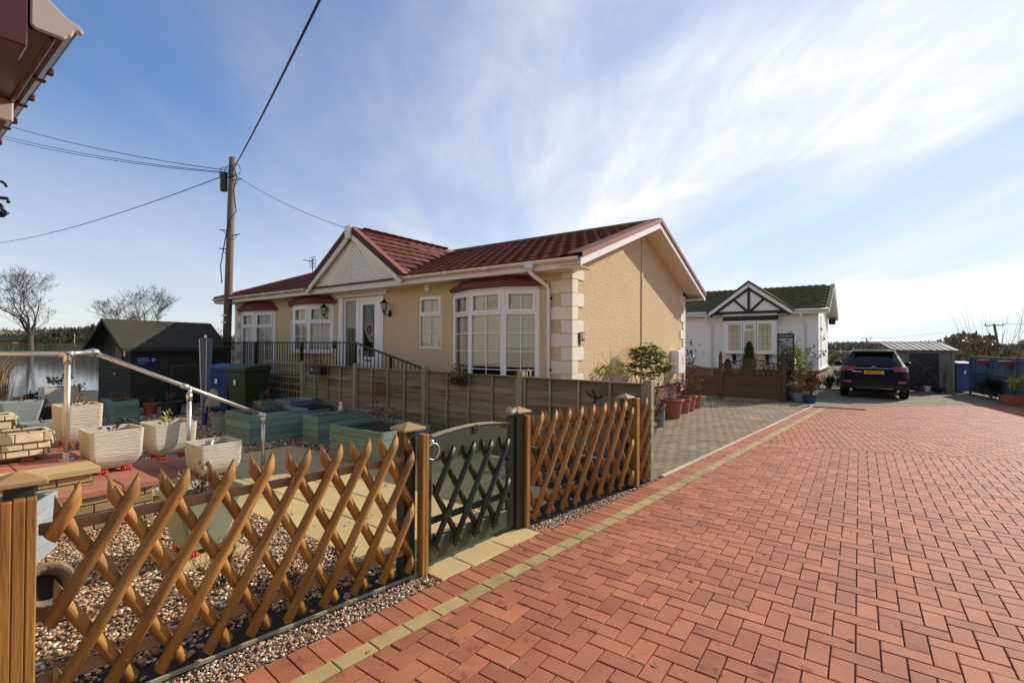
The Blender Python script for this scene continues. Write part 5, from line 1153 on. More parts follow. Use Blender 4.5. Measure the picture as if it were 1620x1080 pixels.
# bargeboards, gable soffit and verge trims at both ends
def slope_board(mb, x0, x1, ya, za_, yb, zb_, h):   # board whose face follows the roof slope
    mb.add([(x0, ya, za_-h), (x1, ya, za_-h), (x1, yb, zb_-h), (x0, yb, zb_-h), (x0, ya, za_), (x1, ya, za_), (x1, yb, zb_), (x0, yb, zb_)], [(0, 3, 2, 1), (4, 5, 6, 7), (0, 1, 5, 4), (1, 2, 6, 5), (2, 3, 7, 6), (3, 0, 4, 7)])
for sx, xe in ((1, OH), (-1, -HL-OH)):
    for ya, yb in ((-.45, HW/2), (HW+.45, HW/2)):
        za_, zb_ = roofz(-.45), roofz(HW/2)
        a, b = sorted((xe, xe-sx*.022)); mb = MB(); slope_board(mb, a, b, ya, za_-.012, yb, zb_-.012, .125); mb.build('bargeboard', M['upvc'], h1)
        a, b = sorted((xe-sx*.023, (0 if sx > 0 else -HL)+sx*.001)); mb = MB(); slope_board(mb, a, b, ya, za_-.10, yb, zb_-.10, .012); mb.build('verge_soffit', M['upvc_old'], h1)
        a, b = sorted((xe+sx*.014, xe-sx*.25)); mb = MB(); slope_board(mb, a, b, ya, za_+.068, yb, zb_+.068, .012)
        a, b = sorted((xe+sx*.028, xe+sx*.0141)); slope_board(mb, a, b, ya, za_+.068, yb, zb_+.068, .085); mb.build('verge_trim', M['verge'], h1)
        # joints of the pressed trim
        mb = MB(); a, b = sorted((xe+sx*.030, xe-sx*.252))
        for f in (.33, .67): yy = ya+(yb-ya)*f; z_ = za_+(zb_-za_)*f; e = .012*(1 if yb > ya else -1); slope_board(mb, a, b, yy-e, z_+.070-pitch*.012, yy+e, z_+.070+pitch*.012, .01)
        mb.build('trim_joints', M['verge'], h1, kind='stuff')
# roof deck
mb = MB()
for ya, yb in ((-.45, HW/2), (HW+.45, HW/2)): slope_board(mb, -HL-OH+.024, OH-.024, ya, roofz(-.45), yb, roofz(HW/2), .03)
mb.build('roof_deck', M['dark_in'], h1)
# ---- dormer gable over the door
DX = -5.33; DH = 1.68; DY = -.47; DZ0 = EZ+.0; DRZ = 4.02; dp = (DRZ-DZ0)/DH
yback = HW/2 - .05
mb = MB(); mb.prism_y([(DX-DH-.02, DZ0-.13), (DX+DH+.02, DZ0-.13), (DX+DH-.02, DZ0-.0), (DX, DRZ-.12), (DX-DH+.02, DZ0)], -.40, -.36); mb.build('dormer_gable_panel', M['upvc_old'], h1)
fbox('dormer_soffit_board', DX-DH-.02, DX+DH+.02, -.359, -.002, EZ-.13, EZ-.116, 'upvc_old', h1, 0)
# chevron boards
for sx in (-1, 1):
    for k in range(12):
        # boards run parallel to the opposite slope and meet on the centre line
        x_ = DX; zt_ = DRZ-.16-k*.10
        if zt_ < DZ0+.04: break
        L_ = (zt_-(DZ0+.01))/math.sin(math.atan(1.0)); a = Vector((DX, -.408, zt_)); b = Vector((DX+sx*(zt_-DZ0-.01), -.408, DZ0+.01))
        lim = DX+sx*(DH-.10)
        # stop at the rake
        f = 1.0
        for q in range(60):
            p_ = a+(b-a)*(q/60)
            if p_.z > DRZ-.10-abs(p_.x-DX)*dp and q > 3: f = q/60; break
        if k: mb = MB(); mb.bar(a, a+(b-a)*f, .028, .060, up=(0, 0, 1)); mb.build('chevron_board', M['upvc_old'], h1, bevel=.004)
for sx in (-1, 1):
    a = Vector((DX, 0, DRZ-.045)); b = Vector((DX+sx*(DH+.04), 0, DZ0-.055)); nrm = Vector((-(b-a).z, 0, (b-a).x)).normalized()*(1 if sx > 0 else -1)
    def rake(name, m, y0, y1, t0, t1, ext=0):
        dd_ = (b-a).normalized(); A = a-dd_*0; Bq = b+dd_*ext; up = Vector((-dd_.z, 0, dd_.x)); up = up if up.z > 0 else -up
        q = [A+up*t0, Bq+up*t0, Bq+up*t1, A+up*t1]; mb = MB(); mb.prism_y([(p.x, p.z) for p in (q if sx > 0 else q[::-1])], y0, y1); return mb.build(name, M[m], h1)
    rake('dormer_bargeboard', 'upvc_old', -.50, -.46, -.075, .035); rake('dormer_verge_trim', 'darkverge', -.515, -.50, .036, .155); rake('dormer_verge_cap', 'verge', -.515, -.36, .1555, .165)
    rake('dormer_soffit', 'upvc_old', -.459, -.401, -.03, -.01)
mb = MB(); mb.add([(DX-.11, -.56, DRZ+.12), (DX+.11, -.56, DRZ+.12), (DX+.085, -.56, DRZ-.17), (DX-.085, -.56, DRZ-.17), (DX-.11, -.50, DRZ+.12), (DX+.11, -.50, DRZ+.12), (DX+.085, -.50, DRZ-.17), (DX-.085, -.50, DRZ-.17)], [(0, 3, 2, 1), (4, 5, 6, 7), (0, 1, 5, 4), (1, 2, 6, 5), (2, 3, 7, 6), (3, 0, 4, 7)]); mb.build('king_block', M['upvc_old'], h1, bevel=.012)
# dormer roof deck down to the valleys (main slope meets it where heights agree)
def dz(x): return DRZ+.06-abs(x-DX)*dp
def yval(x):   # y where main roof height equals the dormer slope
    return (dz(x)-EZ-.05)/pitch-.45
for sx in (-1, 1):
    xs = [DX+sx*DH*k/6*1.06 for k in range(7)]; mb = MB(); vs = []
    for x in xs: vs += [(x, -.47, dz(x)-.035), (x, min(max(yval(x), -.46), HW/2+.02), dz(x)-.035)]
    mb.add(vs, [((2*k, 2*k+2, 2*k+3, 2*k+1) if sx > 0 else (2*k+1, 2*k+3, 2*k+2, 2*k)) for k in range(6)]); mb.build('dormer_deck', M['dark_in'], h1)
    mb = MB(); x0, x1 = DX+sx*.03, DX+sx*DH*1.04; pa = Vector((x0, yval(x0)+.02, dz(x0)+.0)); pb = Vector((x1, yval(x1)+.0, dz(x1)+.0)); mb.bar(pa, pb, .16, .02, up=(0, 0, 1)); mb.build('valley_lining', M['verge'] if sx < 0 else M['fascia_tan'], h1)
# ridges
def ridge(p, q, m='verge', r=.075): mb = MB(); mb.tube([p, q], r, 10); o = mb.build('ridge_capping', M[m], h1, smooth=True); return o
ridge((-HL-OH, HW/2, RZ+.03), (OH, HW/2, RZ+.03), 'mosstile', .07); ridge((DX, -.50, DRZ+.065), (DX, HW/2-.1, DRZ+.065), 'verge', .06)
# tiles
TW, TE = .25, .245
def tile_mesh(m, w=TW, e=TE+.05, h=.012, lip=.040, n=8):
    prof = [(w*k/n, h*(.5-.5*math.cos(2*math.pi*k/n))) for k in range(n+1)]; vs = [(x, 0, z+lip) for x, z in prof]+[(x, e, z+.004) for x, z in prof]+[(x, .0, .0) for x, z in prof]
    K = n+1; mb = MB(); mb.add(vs, [(k, k+1, K+k+1, K+k) for k in range(n)]+[(2*K+k, 2*K+k+1, k+1, k) for k in range(n)]); return mb.mesh('roof_tile', m)
tme = tile_mesh(M['tile'])
def slope_tiles(T0, ncol, nrow, keep, stagger=True, tw=TW, te=TE):
    """T0 maps (x along eave, y up slope, z out of the slope) into the house frame"""
    out = []
    for r in range(nrow):
        for c in range(-1, ncol+1):
            x = c*tw+(tw/2 if (stagger and r % 2) else 0); m_ = T0 @ Matrix.Translation((x, r*te, 0)); ctr = T0 @ Vector((x+tw/2, (r+.5)*te, 0)); edge = T0 @ Vector((x+tw, r*te, 0)); e2 = T0 @ Vector((x, r*te, 0))
            if keep(ctr, e2, edge, r): out.append(m_)
    return out
phi = math.atan(pitch); sl_len = (HW/2+.45)/math.cos(phi)
Tm = Matrix.Translation((-HL-OH+.02, -.47, roofz(-.45)+.006)) @ Matrix.Rotation(phi, 4, 'X')
def keep_main(c, a, b, r):
    if a.x < -HL-OH-.01 or b.x > OH-.14: return False
    if abs(c.x-DX) < DH+.3 and c.y < yval(c.x)-.15: return False
    return c.y < HW/2
tm = slope_tiles(Tm, 51, 15, keep_main)
pd = math.atan(dp); Td = Matrix.Translation((DX+DH+.06, -.36, dz(DX+DH+.06)-.015)) @ Matrix.Rotation(math.pi/2, 4, 'Z') @ Matrix.Rotation(pd, 4, 'X')
def keep_d(c, a, b, r): return -.40 < a.y and c.y < yval(c.x)-.10 and c.y < HW/2 and c.x > DX+.02
tm += slope_tiles(Td, 15, 9, keep_d, te=.245)
Tl = Matrix.Translation((DX-DH-.06, HW/2, dz(DX-DH-.06)-.015)) @ Matrix.Rotation(-math.pi/2, 4, 'Z') @ Matrix.Rotation(pd, 4, 'X')
def keep_l(c, a, b, r): return c.y > -.30 and c.y < yval(c.x)-.10 and c.x < DX-.02
tm += slope_tiles(Tl, 15, 9, keep_l, te=.245)
H1W = Matrix.Translation(HC) @ Matrix.Rotation(YAW, 4, 'Z')
tm.sort(key=lambda m: (H1W @ m @ Vector((0, 0, 0))).xy.length)
for m_ in tm[:298]: piece('roof_tile', tme, h1, m_ @ Matrix.Rotation(random.uniform(-.004, .004), 4, 'X'))
def join_tiles(mats, name, me, m, parent):
    v = np.array([vv.co[:] for vv in me.vertices]); f = np.array([list(p.vertices) for p in me.polygons]); n = len(mats)
    if not n: return
    mm_ = np.array([np.array(x) for x in mats]); v4 = np.c_[v, np.ones(len(v))]; P = np.einsum('nij,kj->nki', mm_, v4)[..., :3].reshape(-1, 3); F_ = (f[None]+len(v)*np.arange(n)[:, None, None]).reshape(-1, 4)
    return npmesh(name, P, F_, m, tone=np.repeat(np.random.rand(n), len(f)), parent=parent)
join_tiles(tm[298:], 'roof_tiles', tme, M['tile'], h1)
Tb = Matrix.Translation((OH-.02, HW+.47, roofz(-.45)+.006)) @ Matrix.Rotation(math.pi, 4, 'Z') @ Matrix.Rotation(phi, 4, 'X')
join_tiles(slope_tiles(Tb, 51, 15, lambda c, a, b, r: b.x > -HL-OH and a.x < OH-.05 and c.y > HW/2), 'rear_roof_tiles', tme, M['tile'], h1)
# wall lanterns
for lx, lab in ((-6.78, 'l'), (-4.52, 'r')):
    g_ = bpy.data.objects.new('wall_lantern', None); COL.objects.link(g_); g_.parent = h1; g_.location = (lx, 0, 2.28)
    mb = MB(); mb.ball((0, -.02, -.08), (.05, .025, .07), 10, 8); mb.tube([(0, -.03, -.08), (0, -.08, -.12), (0, -.16, -.10), (0, -.18, -.06)], .012, 8)
    mb.lathe([(.012, -.07), (.035, -.05), (.045, -.03)], (0, -.18, 0), 6); mb.lathe([(.085, .13), (.10, .135), (.03, .20), (.012, .215), (.018, .23), (.004, .25)], (0, -.18, 0), 6)
    for k in range(6): a = k*math.pi/3; mb.tube([(.043*math.cos(a), -.18+.043*math.sin(a), -.03), (.075*math.cos(a), -.18+.075*math.sin(a), .132)], .005, 4)
    mb.build('lantern_frame', M['iron'], g_); mb = MB(); mb.lathe([(.038, -.028), (.068, .13)], (0, -.18, 0), 6); mb.build('lantern_glass', M['lampglass'], g_)
# meter box + house number on the sunny gable
fbox('meter_box', .001, .20, 4.95, 5.28, .85, 1.42, 'upvc', h1, .015)
ns = root('house_number_sign', tuple(HC+U*.03+V_*.30+Vector((0, 0, 1.60))), YAW+math.pi/2, 'small dark house number plaque beside the corner quoins', 'sign')
mb = MB(); mb.box(-.085, .085, -.01, .006, 0, .15); mb.box(-.07, .07, -.01, .006, -.055, -.008); mb.build('plaque', M['mortar'], ns, bevel=.006); text_mesh('numerals', '19', .13, M['txtwhite'], ns, Mloc(0, -.012, .075, 0, D(90)), .002)
mb = MB(); mb.box(-.055, .055, -.0135, -.011, -.045, -.018); mb.build('lower_strip', M['txtwhite'], ns)
# black railing of the walkway in front of the door
t = root('walkway_railing', tuple(HC), YAW, 'black metal railing along the front walkway and down the ramp', 'railing')
yr = -.92; xl, xm, xr_ = -12.6, -4.5, -2.35; zt0, zt1 = 1.56, 1.06; zb0, zb1 = .66, .16
def rz_(x, a, b): return a if x < xm else a+(b-a)*(x-xm)/(xr_-xm)
mb = MB(); mb.bar((xl, yr, zt0), (xm, yr, zt0), .05, .03); mb.bar((xm, yr, zt0), (xr_, yr, zt1), .05, .03); mb.bar((xl, yr, zb0), (xm, yr, zb0), .04, .02); mb.bar((xm, yr, zb0), (xr_, yr, zb1), .04, .02); mb.build('handrail', M['black'], t)
bar_me = None; x = xl+.1; pm = {}
while x < xr_:
    z0_, z1_ = rz_(x, zb0, zb1), rz_(x, zt0, zt1); mb = MB(); mb.box(-.007, .007, -.007, .007, 0, z1_-z0_); k = round(z1_-z0_, 2)
    if k not in pm: pm[k] = mb.mesh('baluster', M['black'])
    piece('baluster', pm[k], t, Mloc(x, yr, z0_)); x += .115
for x in (-10.6, -8.6, -6.5, -4.5, -3.4, -2.35): mb = MB(); mb.box(x-.025, x+.025, yr-.025, yr+.025, 0, rz_(x, zt0, zt1)); mb.build('post', M['black'], t)
t = root('walkway', tuple(HC), YAW, kind='structure'); mb = MB(); mb.box(-12.8, -4.5, -.98, -.02, 0, .57); mb.prism_y([(-4.5, 0), (-2.2, 0), (-2.2, .06), (-4.5, .57)], -.98, -.32); mb.build('deck', M['wallbrick'], t)
# ---------------------------------------------------------------- timber pole and its wires
PB = Vector((-8.41, 14.2, 0)); PT = Vector((-8.26, 14.2, 7.0))
t = root('utility_pole', tuple(PB), 0, 'tall wooden service pole with climbing steps behind the wheelie bins', 'pole')
lean = PT-PB; mb = MB(); mb.tube([Vector((0, 0, -.2)), lean*.5, lean], [.118, .106, .095], 16); mb.build('pole_shaft', M['pole'], t, smooth=True)
fr_ = Vector((.5, -.86, 0)).normalized(); sd = Vector((-.86, -.5, 0)).normalized()
def pol(z): return lean*(z/7.0)
mb = MB(); c = pol(6.25)+Vector((-.17, -.10, 0)); mb.box(c.x-.09, c.x+.07, c.y-.06, c.y+.06, c.z-.28, c.z+.28); mb.build('junction_box', M['black'], t, bevel=.01)
for z, s_ in ((6.35, 1), (4.85, -1), (4.72, 1), (4.30, -1)):
    mb = MB(); c = pol(z); a = c+Vector((s_*.10, 0, 0)); b = c+Vector((s_*.30, -.02, .02)); mb.tube([a, b], .014, 6); mb.tube([c+Vector((s_*.12, 0, -.14)), b-Vector((s_*.08, 0, 0))], .008, 5); mb.build('step_iron', M['iron'], t)
mb = MB(); mb.tube([pol(6.6)+Vector((.12, -.08, 0)), pol(6.4)+Vector((.2, -.1, 0)), pol(6.0)+Vector((.12, -.12, 0)), pol(5.4)+Vector((.20, -.08, 0)), pol(5.1)+Vector((.02, -.14, 0)), pol(4.2)+Vector((-.15, -.08, 0)), pol(3.8)+Vector((-.22, -.06, 0)), pol(3.3)+Vector((-.15, -.08, 0))], .014, 6)
for q in range(3): mb.tube([pol(6.5)+Vector((.16*math.cos(a*.6)+(q-1)*.15, -.12, .18*math.sin(a*.6)+q*.05)) for a in range(11)], .010, 5, False)
mb.build('cable_loops', M['cable'], t, smooth=True)
mb = MB()
for z in (2.35, 2.15): c = pol(z); mb.box(c.x-.09, c.x+.05, c.y-.150, c.y-.147, z-.02, z+.02)
mb.build('number_plates', M['upvc'], t)
def wire(a, b, sag, label, r=.008): 
    a = Vector(a); b = Vector(b); n = 24; mb = MB(); mb.tube([a+(b-a)*(i/n)-Vector((0, 0, sag*4*(i/n)*(1-i/n))) for i in range(n+1)], r, 6); o = mb.build('overhead_wire', M['cable'], smooth=True); tag(o, label, 'wire', 'overhead wires from the pole')
top_ = PB+pol(6.62)
e = GY(498, 0, 5.0); wire(top_, top_+(e-top_)*1.5, .12, 'thick overhead cable rising steeply from the pole to top of picture', .015)
wire(top_+Vector((-.1, 0, 0)), GY(-60, 176, 19), .25, 'topmost of the thin wires running left from the pole head', .010)
wire(top_+Vector((-.1, 0, -.05)), GY(-60, 197, 19), .25, 'middle one of the thin wires running left from pole head', .009)
wire(top_+Vector((-.1, 0, -.08)), GY(-60, 202, 19.2), .25, 'lower of the paired wires running left from the pole head', .009)
wire(top_+Vector((-.1, 0, -.1)), GY(-60, 388, 34), .55, 'lowest sagging wire running left over the water', .012)
kb = H1W @ Vector((DX, -.5, DRZ+.05)); wire(top_+Vector((.1, 0, -.15)), kb, .12, 'thin drop wire from the pole to the white gable peak', .006)
# TV aerial on the roof
a0 = H1W @ Vector((-9.24, 1.0, roofz(1.0))); t = root('tv_aerial', tuple(a0), YAW, 'small grid television aerial standing behind the dormer ridge', 'aerial')
zt_ = GY(493, 414, a0.y).z-a0.z; xo = 0
mb = MB(); mb.tube([(0, 0, -.1), (0, 0, zt_+.1)], .014, 6); mb.build('mast', M['iron'], t); mb = MB()
for k in range(4): mb.tube([(-.16, 0, zt_-.16+k*.10), (.16, 0, zt_-.16+k*.10)], .006, 4)
for x in (-.16, -.05, .05, .16): mb.tube([(x, 0, zt_-.16), (x, 0, zt_+.14)], .006, 4)
mb.tube([(-.1, -.25, zt_+.03), (.02, 0, zt_)], .01, 4); mb.build('grid', M['iron'], t)

# ---------------------------------------------------------------- dark garden shed with sign
S0 = Vector((-8.81, 11.2, 0)); sa = math.atan2(.916, .40); t = root('garden_shed', tuple(S0), sa, 'dark green timber shed with felt roof and blue sign on its side', 'shed')
SLn, SW, SE, SA_ = 2.2, 1.28, 1.50, 2.07      # local x along the long side, y to the left (gable)
def board(par, x0, x1, y0, y1, z0, z1, m, nm='board'): mb = MB(); mb.box(x0, x1, y0, y1, z0, z1); return mb.build(nm, M[m], par, bevel=.003)
for k in range(12): board(t, 0, SLn, -.018+(.004 if k % 2 else 0), 0, .06+k*.12, .06+k*.12+.117, 'shed')
for k in range(12): board(t, -.018, 0, .02, SW, .06+k*.12, .06+k*.12+.117, 'shed')
mb = MB(); mb.prism_x([(.001, SE), (SW, SE), (SW/2, SA_-.05)], .0, .03); mb.build('gable_boards', M['shed'], t)
mb = MB(); mb.box(.001, SLn, .001, SW, 0, SE-.01); mb.build('inner_box', M['dark_in'], t)
for x in (-.03, SLn-.02): board(t, x, x+.045, -.03, -.0185, 0, SE, 'shed', 'corner_trim')
board(t, -.031, -.0185, -.03, .16, 0, SE, 'shed', 'corner_board')
for sy in (0, 1):
    ya, yb = (-.14, SW/2) if sy == 0 else (SW+.14, SW/2); mb = MB(); sl = (SA_-SE)/(SW/2); slope_board(mb, -.27, SLn+.12, ya, SE-.14*sl+.02, yb, SA_+.02, .02); mb.build('felt_roof', M['felt'], t)
    mb = MB(); slope_board(mb, -.29, -.271, ya, SE-.14*sl+.03, yb, SA_+.03, .09); mb.build('bargeboard', M['shed'], t)
board(t, -.27, SLn+.12, -.155, -.135, SE-.17, SE-.08, 'shed', 'fascia')
for y in (.30, .62): board(t, -.035, -.019, y, y+.05, .95, SE-.02, 'brownwood', 'window_post')
board(t, -.03, -.019, .36, .60, 1.0, SE-.04, 'black', 'window_pane'); board(t, -.034, -.031, .18, .25, 1.22, SE-.04, 'upvc', 'white_board'); board(t, -.036, -.019, .15, .68, .93, .97, 'brownwood', 'sill')
mb = MB(); mb.ball((-.05, .55, .80), .03, 8, 6); mb.build('door_knob', M['alu'], t)
for x in (.83, 1.50): board(t, x, x+.07, -.05, -.031, .05, 1.0, 'brownwood', 'frame_post')
board(t, .90, 1.50, -.05, -.031, .93, 1.0, 'brownwood', 'frame_head'); board(t, .90, 1.50, -.04, -.031, .05, .93, 'shed', 'hatch_door')
sg = root('blue_sign', tuple(S0), sa, 'small blue sign with white lettering screwed to the shed side', 'sign')
mb = MB(); mb.box(.07, .53, -.030, -.0225, 1.00, 1.21); mb.build('panel', M['signblue'], sg, bevel=.003)
def sgt(nm, s_, z, size): o = text_mesh(nm, s_, size, M['txtwhite'], sg, Mloc(0, -.0315, z, 0, D(90)), .0006); w = max(v.co.x for v in o.data.vertices)-min(v.co.x for v in o.data.vertices); o.location.x = .11+w/2
sgt('lettering', 'SOMEONE', 1.155, .052); sgt('lettering', 'BESIDE YOU', 1.105, .047); sgt('small_lettering', 'www.besideyou', 1.055, .028)
mb = MB(); mb.tube([(.455+.032*math.cos(a*.5236), -.033, 1.125+.032*math.sin(a*.5236)) for a in range(13)], .009, 6, False); mb.build('ring_emblem', M['txtwhite'], sg)
c = G(238, 655, 0); tt, z = round_pot('plant_pot', (c.x, c.y, .0), .14, .10, .24, 'terra', 'orange terracotta pot in front of the dark shed'); plant_part(tt, z, 't', 4, .1, .1, 'leafb', .03, .02, 20)
c = G(258, 658, 0); tt, z = round_pot('plant_pot', (c.x+.1, c.y+.1, .0), .20, .16, .30, 'darkpot', 'big black pot of wispy plants in front of the dark shed'); plant_part(tt, z, 't', 14, .2, .2, 'leafb', .04, .012, 50, .9)

# ---------------------------------------------------------------- wheelie bins
def wheelie(loc, rz, m, label, w=.58, d=.70, h=1.07):
    t = root('wheelie_bin', loc, rz, label, 'wheelie bin', 'wheelie bins')
    mb = MB(); lv = [(0.02, .40, .44), (.05, .43, .50), (h*.55, .50, .60), (h*.86, .55, .66), (h*.862, .585, .70), (h*.91, .585, .70)]; vs = []
    for z, a, b in lv: vs += [(-a*w/.58/2, -b*d/.7/2, z), (a*w/.58/2, -b*d/.7/2, z), (a*w/.58/2, b*d/.7/2, z), (-a*w/.58/2, b*d/.7/2, z)]
    mb.add(vs, [(i*4+k, i*4+(k+1) % 4, (i+1)*4+(k+1) % 4, (i+1)*4+k) for i in range(5) for k in range(4)]+[(3, 2, 1, 0), (20, 21, 22, 23)]); mb.build('body', M[m], t, bevel=.012, seg=2)
    mb = MB(); n = 6; vs = []
    for i in range(n+1): y = -d/2-.03+(d+.02)*i/n; z = h*.93+.07*math.sin(math.pi*(i/n)*.75); vs += [(-w/2-.012, y, h*.912), (-w/2-.005, y, z-.01), (-w/2+.05, y, z+.01), (w/2-.05, y, z+.01), (w/2+.005, y, z-.01), (w/2+.012, y, h*.912)]
    mb.add(vs, [(i*6+k, i*6+k+1, (i+1)*6+k+1, (i+1)*6+k) for i in range(n) for k in range(5)]+[(5, 4, 3, 2, 1, 0), tuple(range(n*6, n*6+6))]); mb.build('lid', M[m], t)
    mb = MB(); mb.tube([(-w/2+.05, d/2+.04, h*.92), (w/2-.05, d/2+.04, h*.92)], .017, 8); mb.build('handle', M[m], t)
    for s_ in (-1, 1): mb = MB(); mb.tube([(s_*(w/2-.06), d/2-.06, .10), (s_*(w/2-.01), d/2-.06, .10)], .10, 16); mb.build('wheel', M['tyre'], t)
    mb = MB(); mb.box(-.03, .03, -d/2*.95-.012, -d/2*.95-.006, h*.60, h*.70); mb.build('sticker', M['upvc'], t)
    return t
c = G(380, 656, 0); wheelie((c.x, c.y+.3, 0), D(-20), 'greenbin', 'dark green wheelie bin left of the trellis panel')
c = G(344, 654, 0); wheelie((c.x-.05, c.y+.45, 0), D(-10), 'bluebin', 'blue wheelie bin half hidden behind the green one')
# folded rotary airer with faded blue cover
c = G(324, 672, 0); t = root('rotary_airer', (c.x, c.y, 0), .2, 'folded rotary clothes airer in faded blue cover before the blue bin', 'clothes airer')
mb = MB(); mb.tube([(0, 0, 0), (0, 0, .28)], .045, 12); mb.build('ground_socket', M['signblue'], t); mb = MB(); mb.tube([(0, 0, .1), (0, 0, 1.68)], .024, 10); mb.build('mast', M['alu'], t)
mb = MB(); vs = []; lv = [(.20, .03), (.35, .06), (.8, .068), (1.35, .082), (1.60, .092), (1.62, .088)]; n = 20
for z, r in lv: vs += [(r*(1+.22*math.cos(4*2*math.pi*k/n))*math.cos(2*math.pi*k/n), r*(1+.22*math.cos(4*2*math.pi*k/n))*math.sin(2*math.pi*k/n), z) for k in range(n)]
mb.add(vs, [(i*n+k, i*n+(k+1) % n, (i+1)*n+(k+1) % n, (i+1)*n+k) for i in range(5) for k in range(n)]+[tuple(range(5*n, 6*n))]); mb.build('cover', M['bluecover'], t, smooth=True)
for a in (.4, 2.0, 3.6, 5.2): mb = MB(); mb.tube([(.05*math.cos(a), .05*math.sin(a), .22), (.098*math.cos(a), .098*math.sin(a), 1.6)], .011, 6); mb.build('arm', M['alu'], t)
pg = root('peg_bag', (c.x+.16, c.y-.02, .34), .1, 'cream cloth peg bag hanging on the folded airer', 'bag')
mb = MB(); mb.lathe([(.02, .34), (.06, .30), (.10, .16), (.135, .05), (.12, 0)], n=16); mb.build('bag', M['bag'], pg, smooth=True)

# ---------------------------------------------------------------- corner of our own home, overhead at the left
EC = G(104, 45, 2.92); t = root('near_home', (EC.x, EC.y, 0), YAW, 'maroon and tan eaves corner of a brick home overhead at top left', 'house')
ez = 2.92
mb = MB(); mb.box(-7.4, -.50, -5.0, -.46, 0, ez-.06); mb.build('wall', M['render'], t)
mb = MB(); mb.prism_x([(-5.0, ez-.05), (-.47, ez-.05), (-2.7, ez+.85)], -7.4, -.50); mb.build('gable_top', M['brickskirt'], t)
mb = MB(); slope_board(mb, -7.8, -.02, -.03, ez+.06, -2.7, ez+1.04, .03); slope_board(mb, -7.8, .0, -5.4, ez+.06, -2.7, ez+1.04, .03); mb.build('roof_deck', M['brown_gutter'], t)
mb = MB(); mb.box(-7.8, -.02, -.455, -.051, ez-.055, ez-.04); mb.build('soffit', M['brown_gutter'], t)
mb = MB(); mb.box(-7.8, -.02, -.05, -.03, ez-.07, ez+.04); mb.build('fascia', M['brown_gutter'], t, bevel=.004)
mb = MB(); mb.prism_x([(.05, ez+.03), (.05, ez+.012), (.03, ez+.0), (.024, ez-.02), (.0, ez-.04), (-.029, ez-.04), (-.029, ez+.03)], -7.8, -.012); mb.build('gutter', M['brown_gutter'], t, bevel=.006)
mb = MB(); mb.add([(0, .0, 0)], [])
poly = [(-.115, ez+.14), (-.115, ez-.045), (-.10, ez-.058), (-.005, ez-.058), (.005, ez-.04), (.02, ez-.035), (.028, ez-.005), (.04, ez+.0), (.05, ez-.012), (.06, ez+.0), (.055, ez+.022), (.0, ez+.045)]
mb = MB(); mb.prism_x(poly, -.01, .014); mb.build('boxed_end', M['fascia_tan'], t, bevel=.006)
mb = MB(); mb.box(-.16, .012, -.90, -.122, ez-.15, ez+.62); mb.build('corner_trim', M['brown_gutter'], t, bevel=.006)
for k, x in enumerate((-.55, -1.0, -1.5, -2.05, -2.7, -3.5)):
    mb = MB(); mb.box(x-.035, x, -.028, .034, ez-.052, ez-.041); mb.box(x-.03, x, .03, .062, ez-.005, ez+.03); mb.build('gutter_bracket', M['brown_gutter'], t, bevel=.004, kind='stuff')
# porch beam with a tan end just beyond
mb = MB(); mb.box(-2.9, -.98, -.16, -.052, ez-.17, ez-.056); mb.build('porch_beam', M['brown_gutter'], t); mb = MB(); mb.box(-.979, -.96, -.165, -.03, ez-.175, ez-.05); mb.build('porch_beam_end', M['fascia_tan'], t, bevel=.008)
mb = MB()
for k in range(46):
    x = -.04-k*.165
    mb.add([(x-.16, -.035, ez+.065), (x, -.035, ez+.065), (x, -2.7, ez+1.05), (x-.16, -2.7, ez+1.05), (x-.12, -.02, ez+.085), (x-.04, -.02, ez+.085), (x-.04, -2.7, ez+1.08), (x-.12, -2.7, ez+1.08)], [(0, 1, 5, 4), (1, 2, 6, 5), (3, 0, 4, 7), (4, 5, 6, 7)])
mb.build('roof_rolls', M['tile'], t, kind='stuff')
hp = GY(-9, 312, 2.25); t = root('hanging_bracket', tuple(hp), .5, 'black wrought iron scroll bracket cut off at the left edge', 'bracket')
mb = MB(); mb.tube([(.0+.028*math.cos(a*.4-1.4), 0, -.042+.028*math.sin(a*.4-1.4)-.01) for a in range(9)], .008, 8); mb.tube([(-.12, 0, .0), (.045, 0, .0), (.048, 0, -.02)], .008, 8); mb.tube([(.01+.03*math.cos(a*.5), 0, .055+.025*math.sin(a*.5)) for a in range(8)], .006, 8); mb.tube([(-.05, 0, -.08), (-.02, 0, -.085), (.03, 0, -.08), (.045, 0, -.06)], .011, 8); mb.tube([(-.12, 0, .05), (.03, 0, -.04)], .006, 6); mb.build('scroll', M['iron'], t, smooth=True)

# ---------------------------------------------------------------- white park home behind
H2 = Vector((11.75, 18.6, 0)); L2, W2, E2, R2_ = 10.5, 6.1, 2.95, 4.22
h2 = root('white_park_home', tuple(H2), YAW, 'white park home with mossy roof and black and white gable, behind the cream one', 'house')
p2 = (R2_-E2)/(W2/2+.45)
def rz2(y): return E2+.02+p2*(min(y, W2-y)+.45)
wall_holes(h2, 'front_wall', 'render_w', -L2, 0, .62, E2, 0, .12, [(-3.30, -1.36, 1.36, 2.46)])
mb = MB(); mb.prism_x([(.121, .62), (W2, .62), (W2, rz2(0)-.1), (W2/2, R2_-.1), (.121, rz2(0)-.1)], -.12, 0); mb.build('gable_wall', M['render_w'], h2)
mb = MB(); mb.box(-.12, -.0005, 0, .1205, .62, E2); mb.build('wall_return', M['render_w'], h2)
mb = MB(); mb.prism_x([(.121, .62), (W2, .62), (W2, rz2(0)-.1), (W2/2, R2_-.1), (.121, rz2(0)-.1)], -L2, -L2+.12); mb.build('gable_wall', M['render_w'], h2)
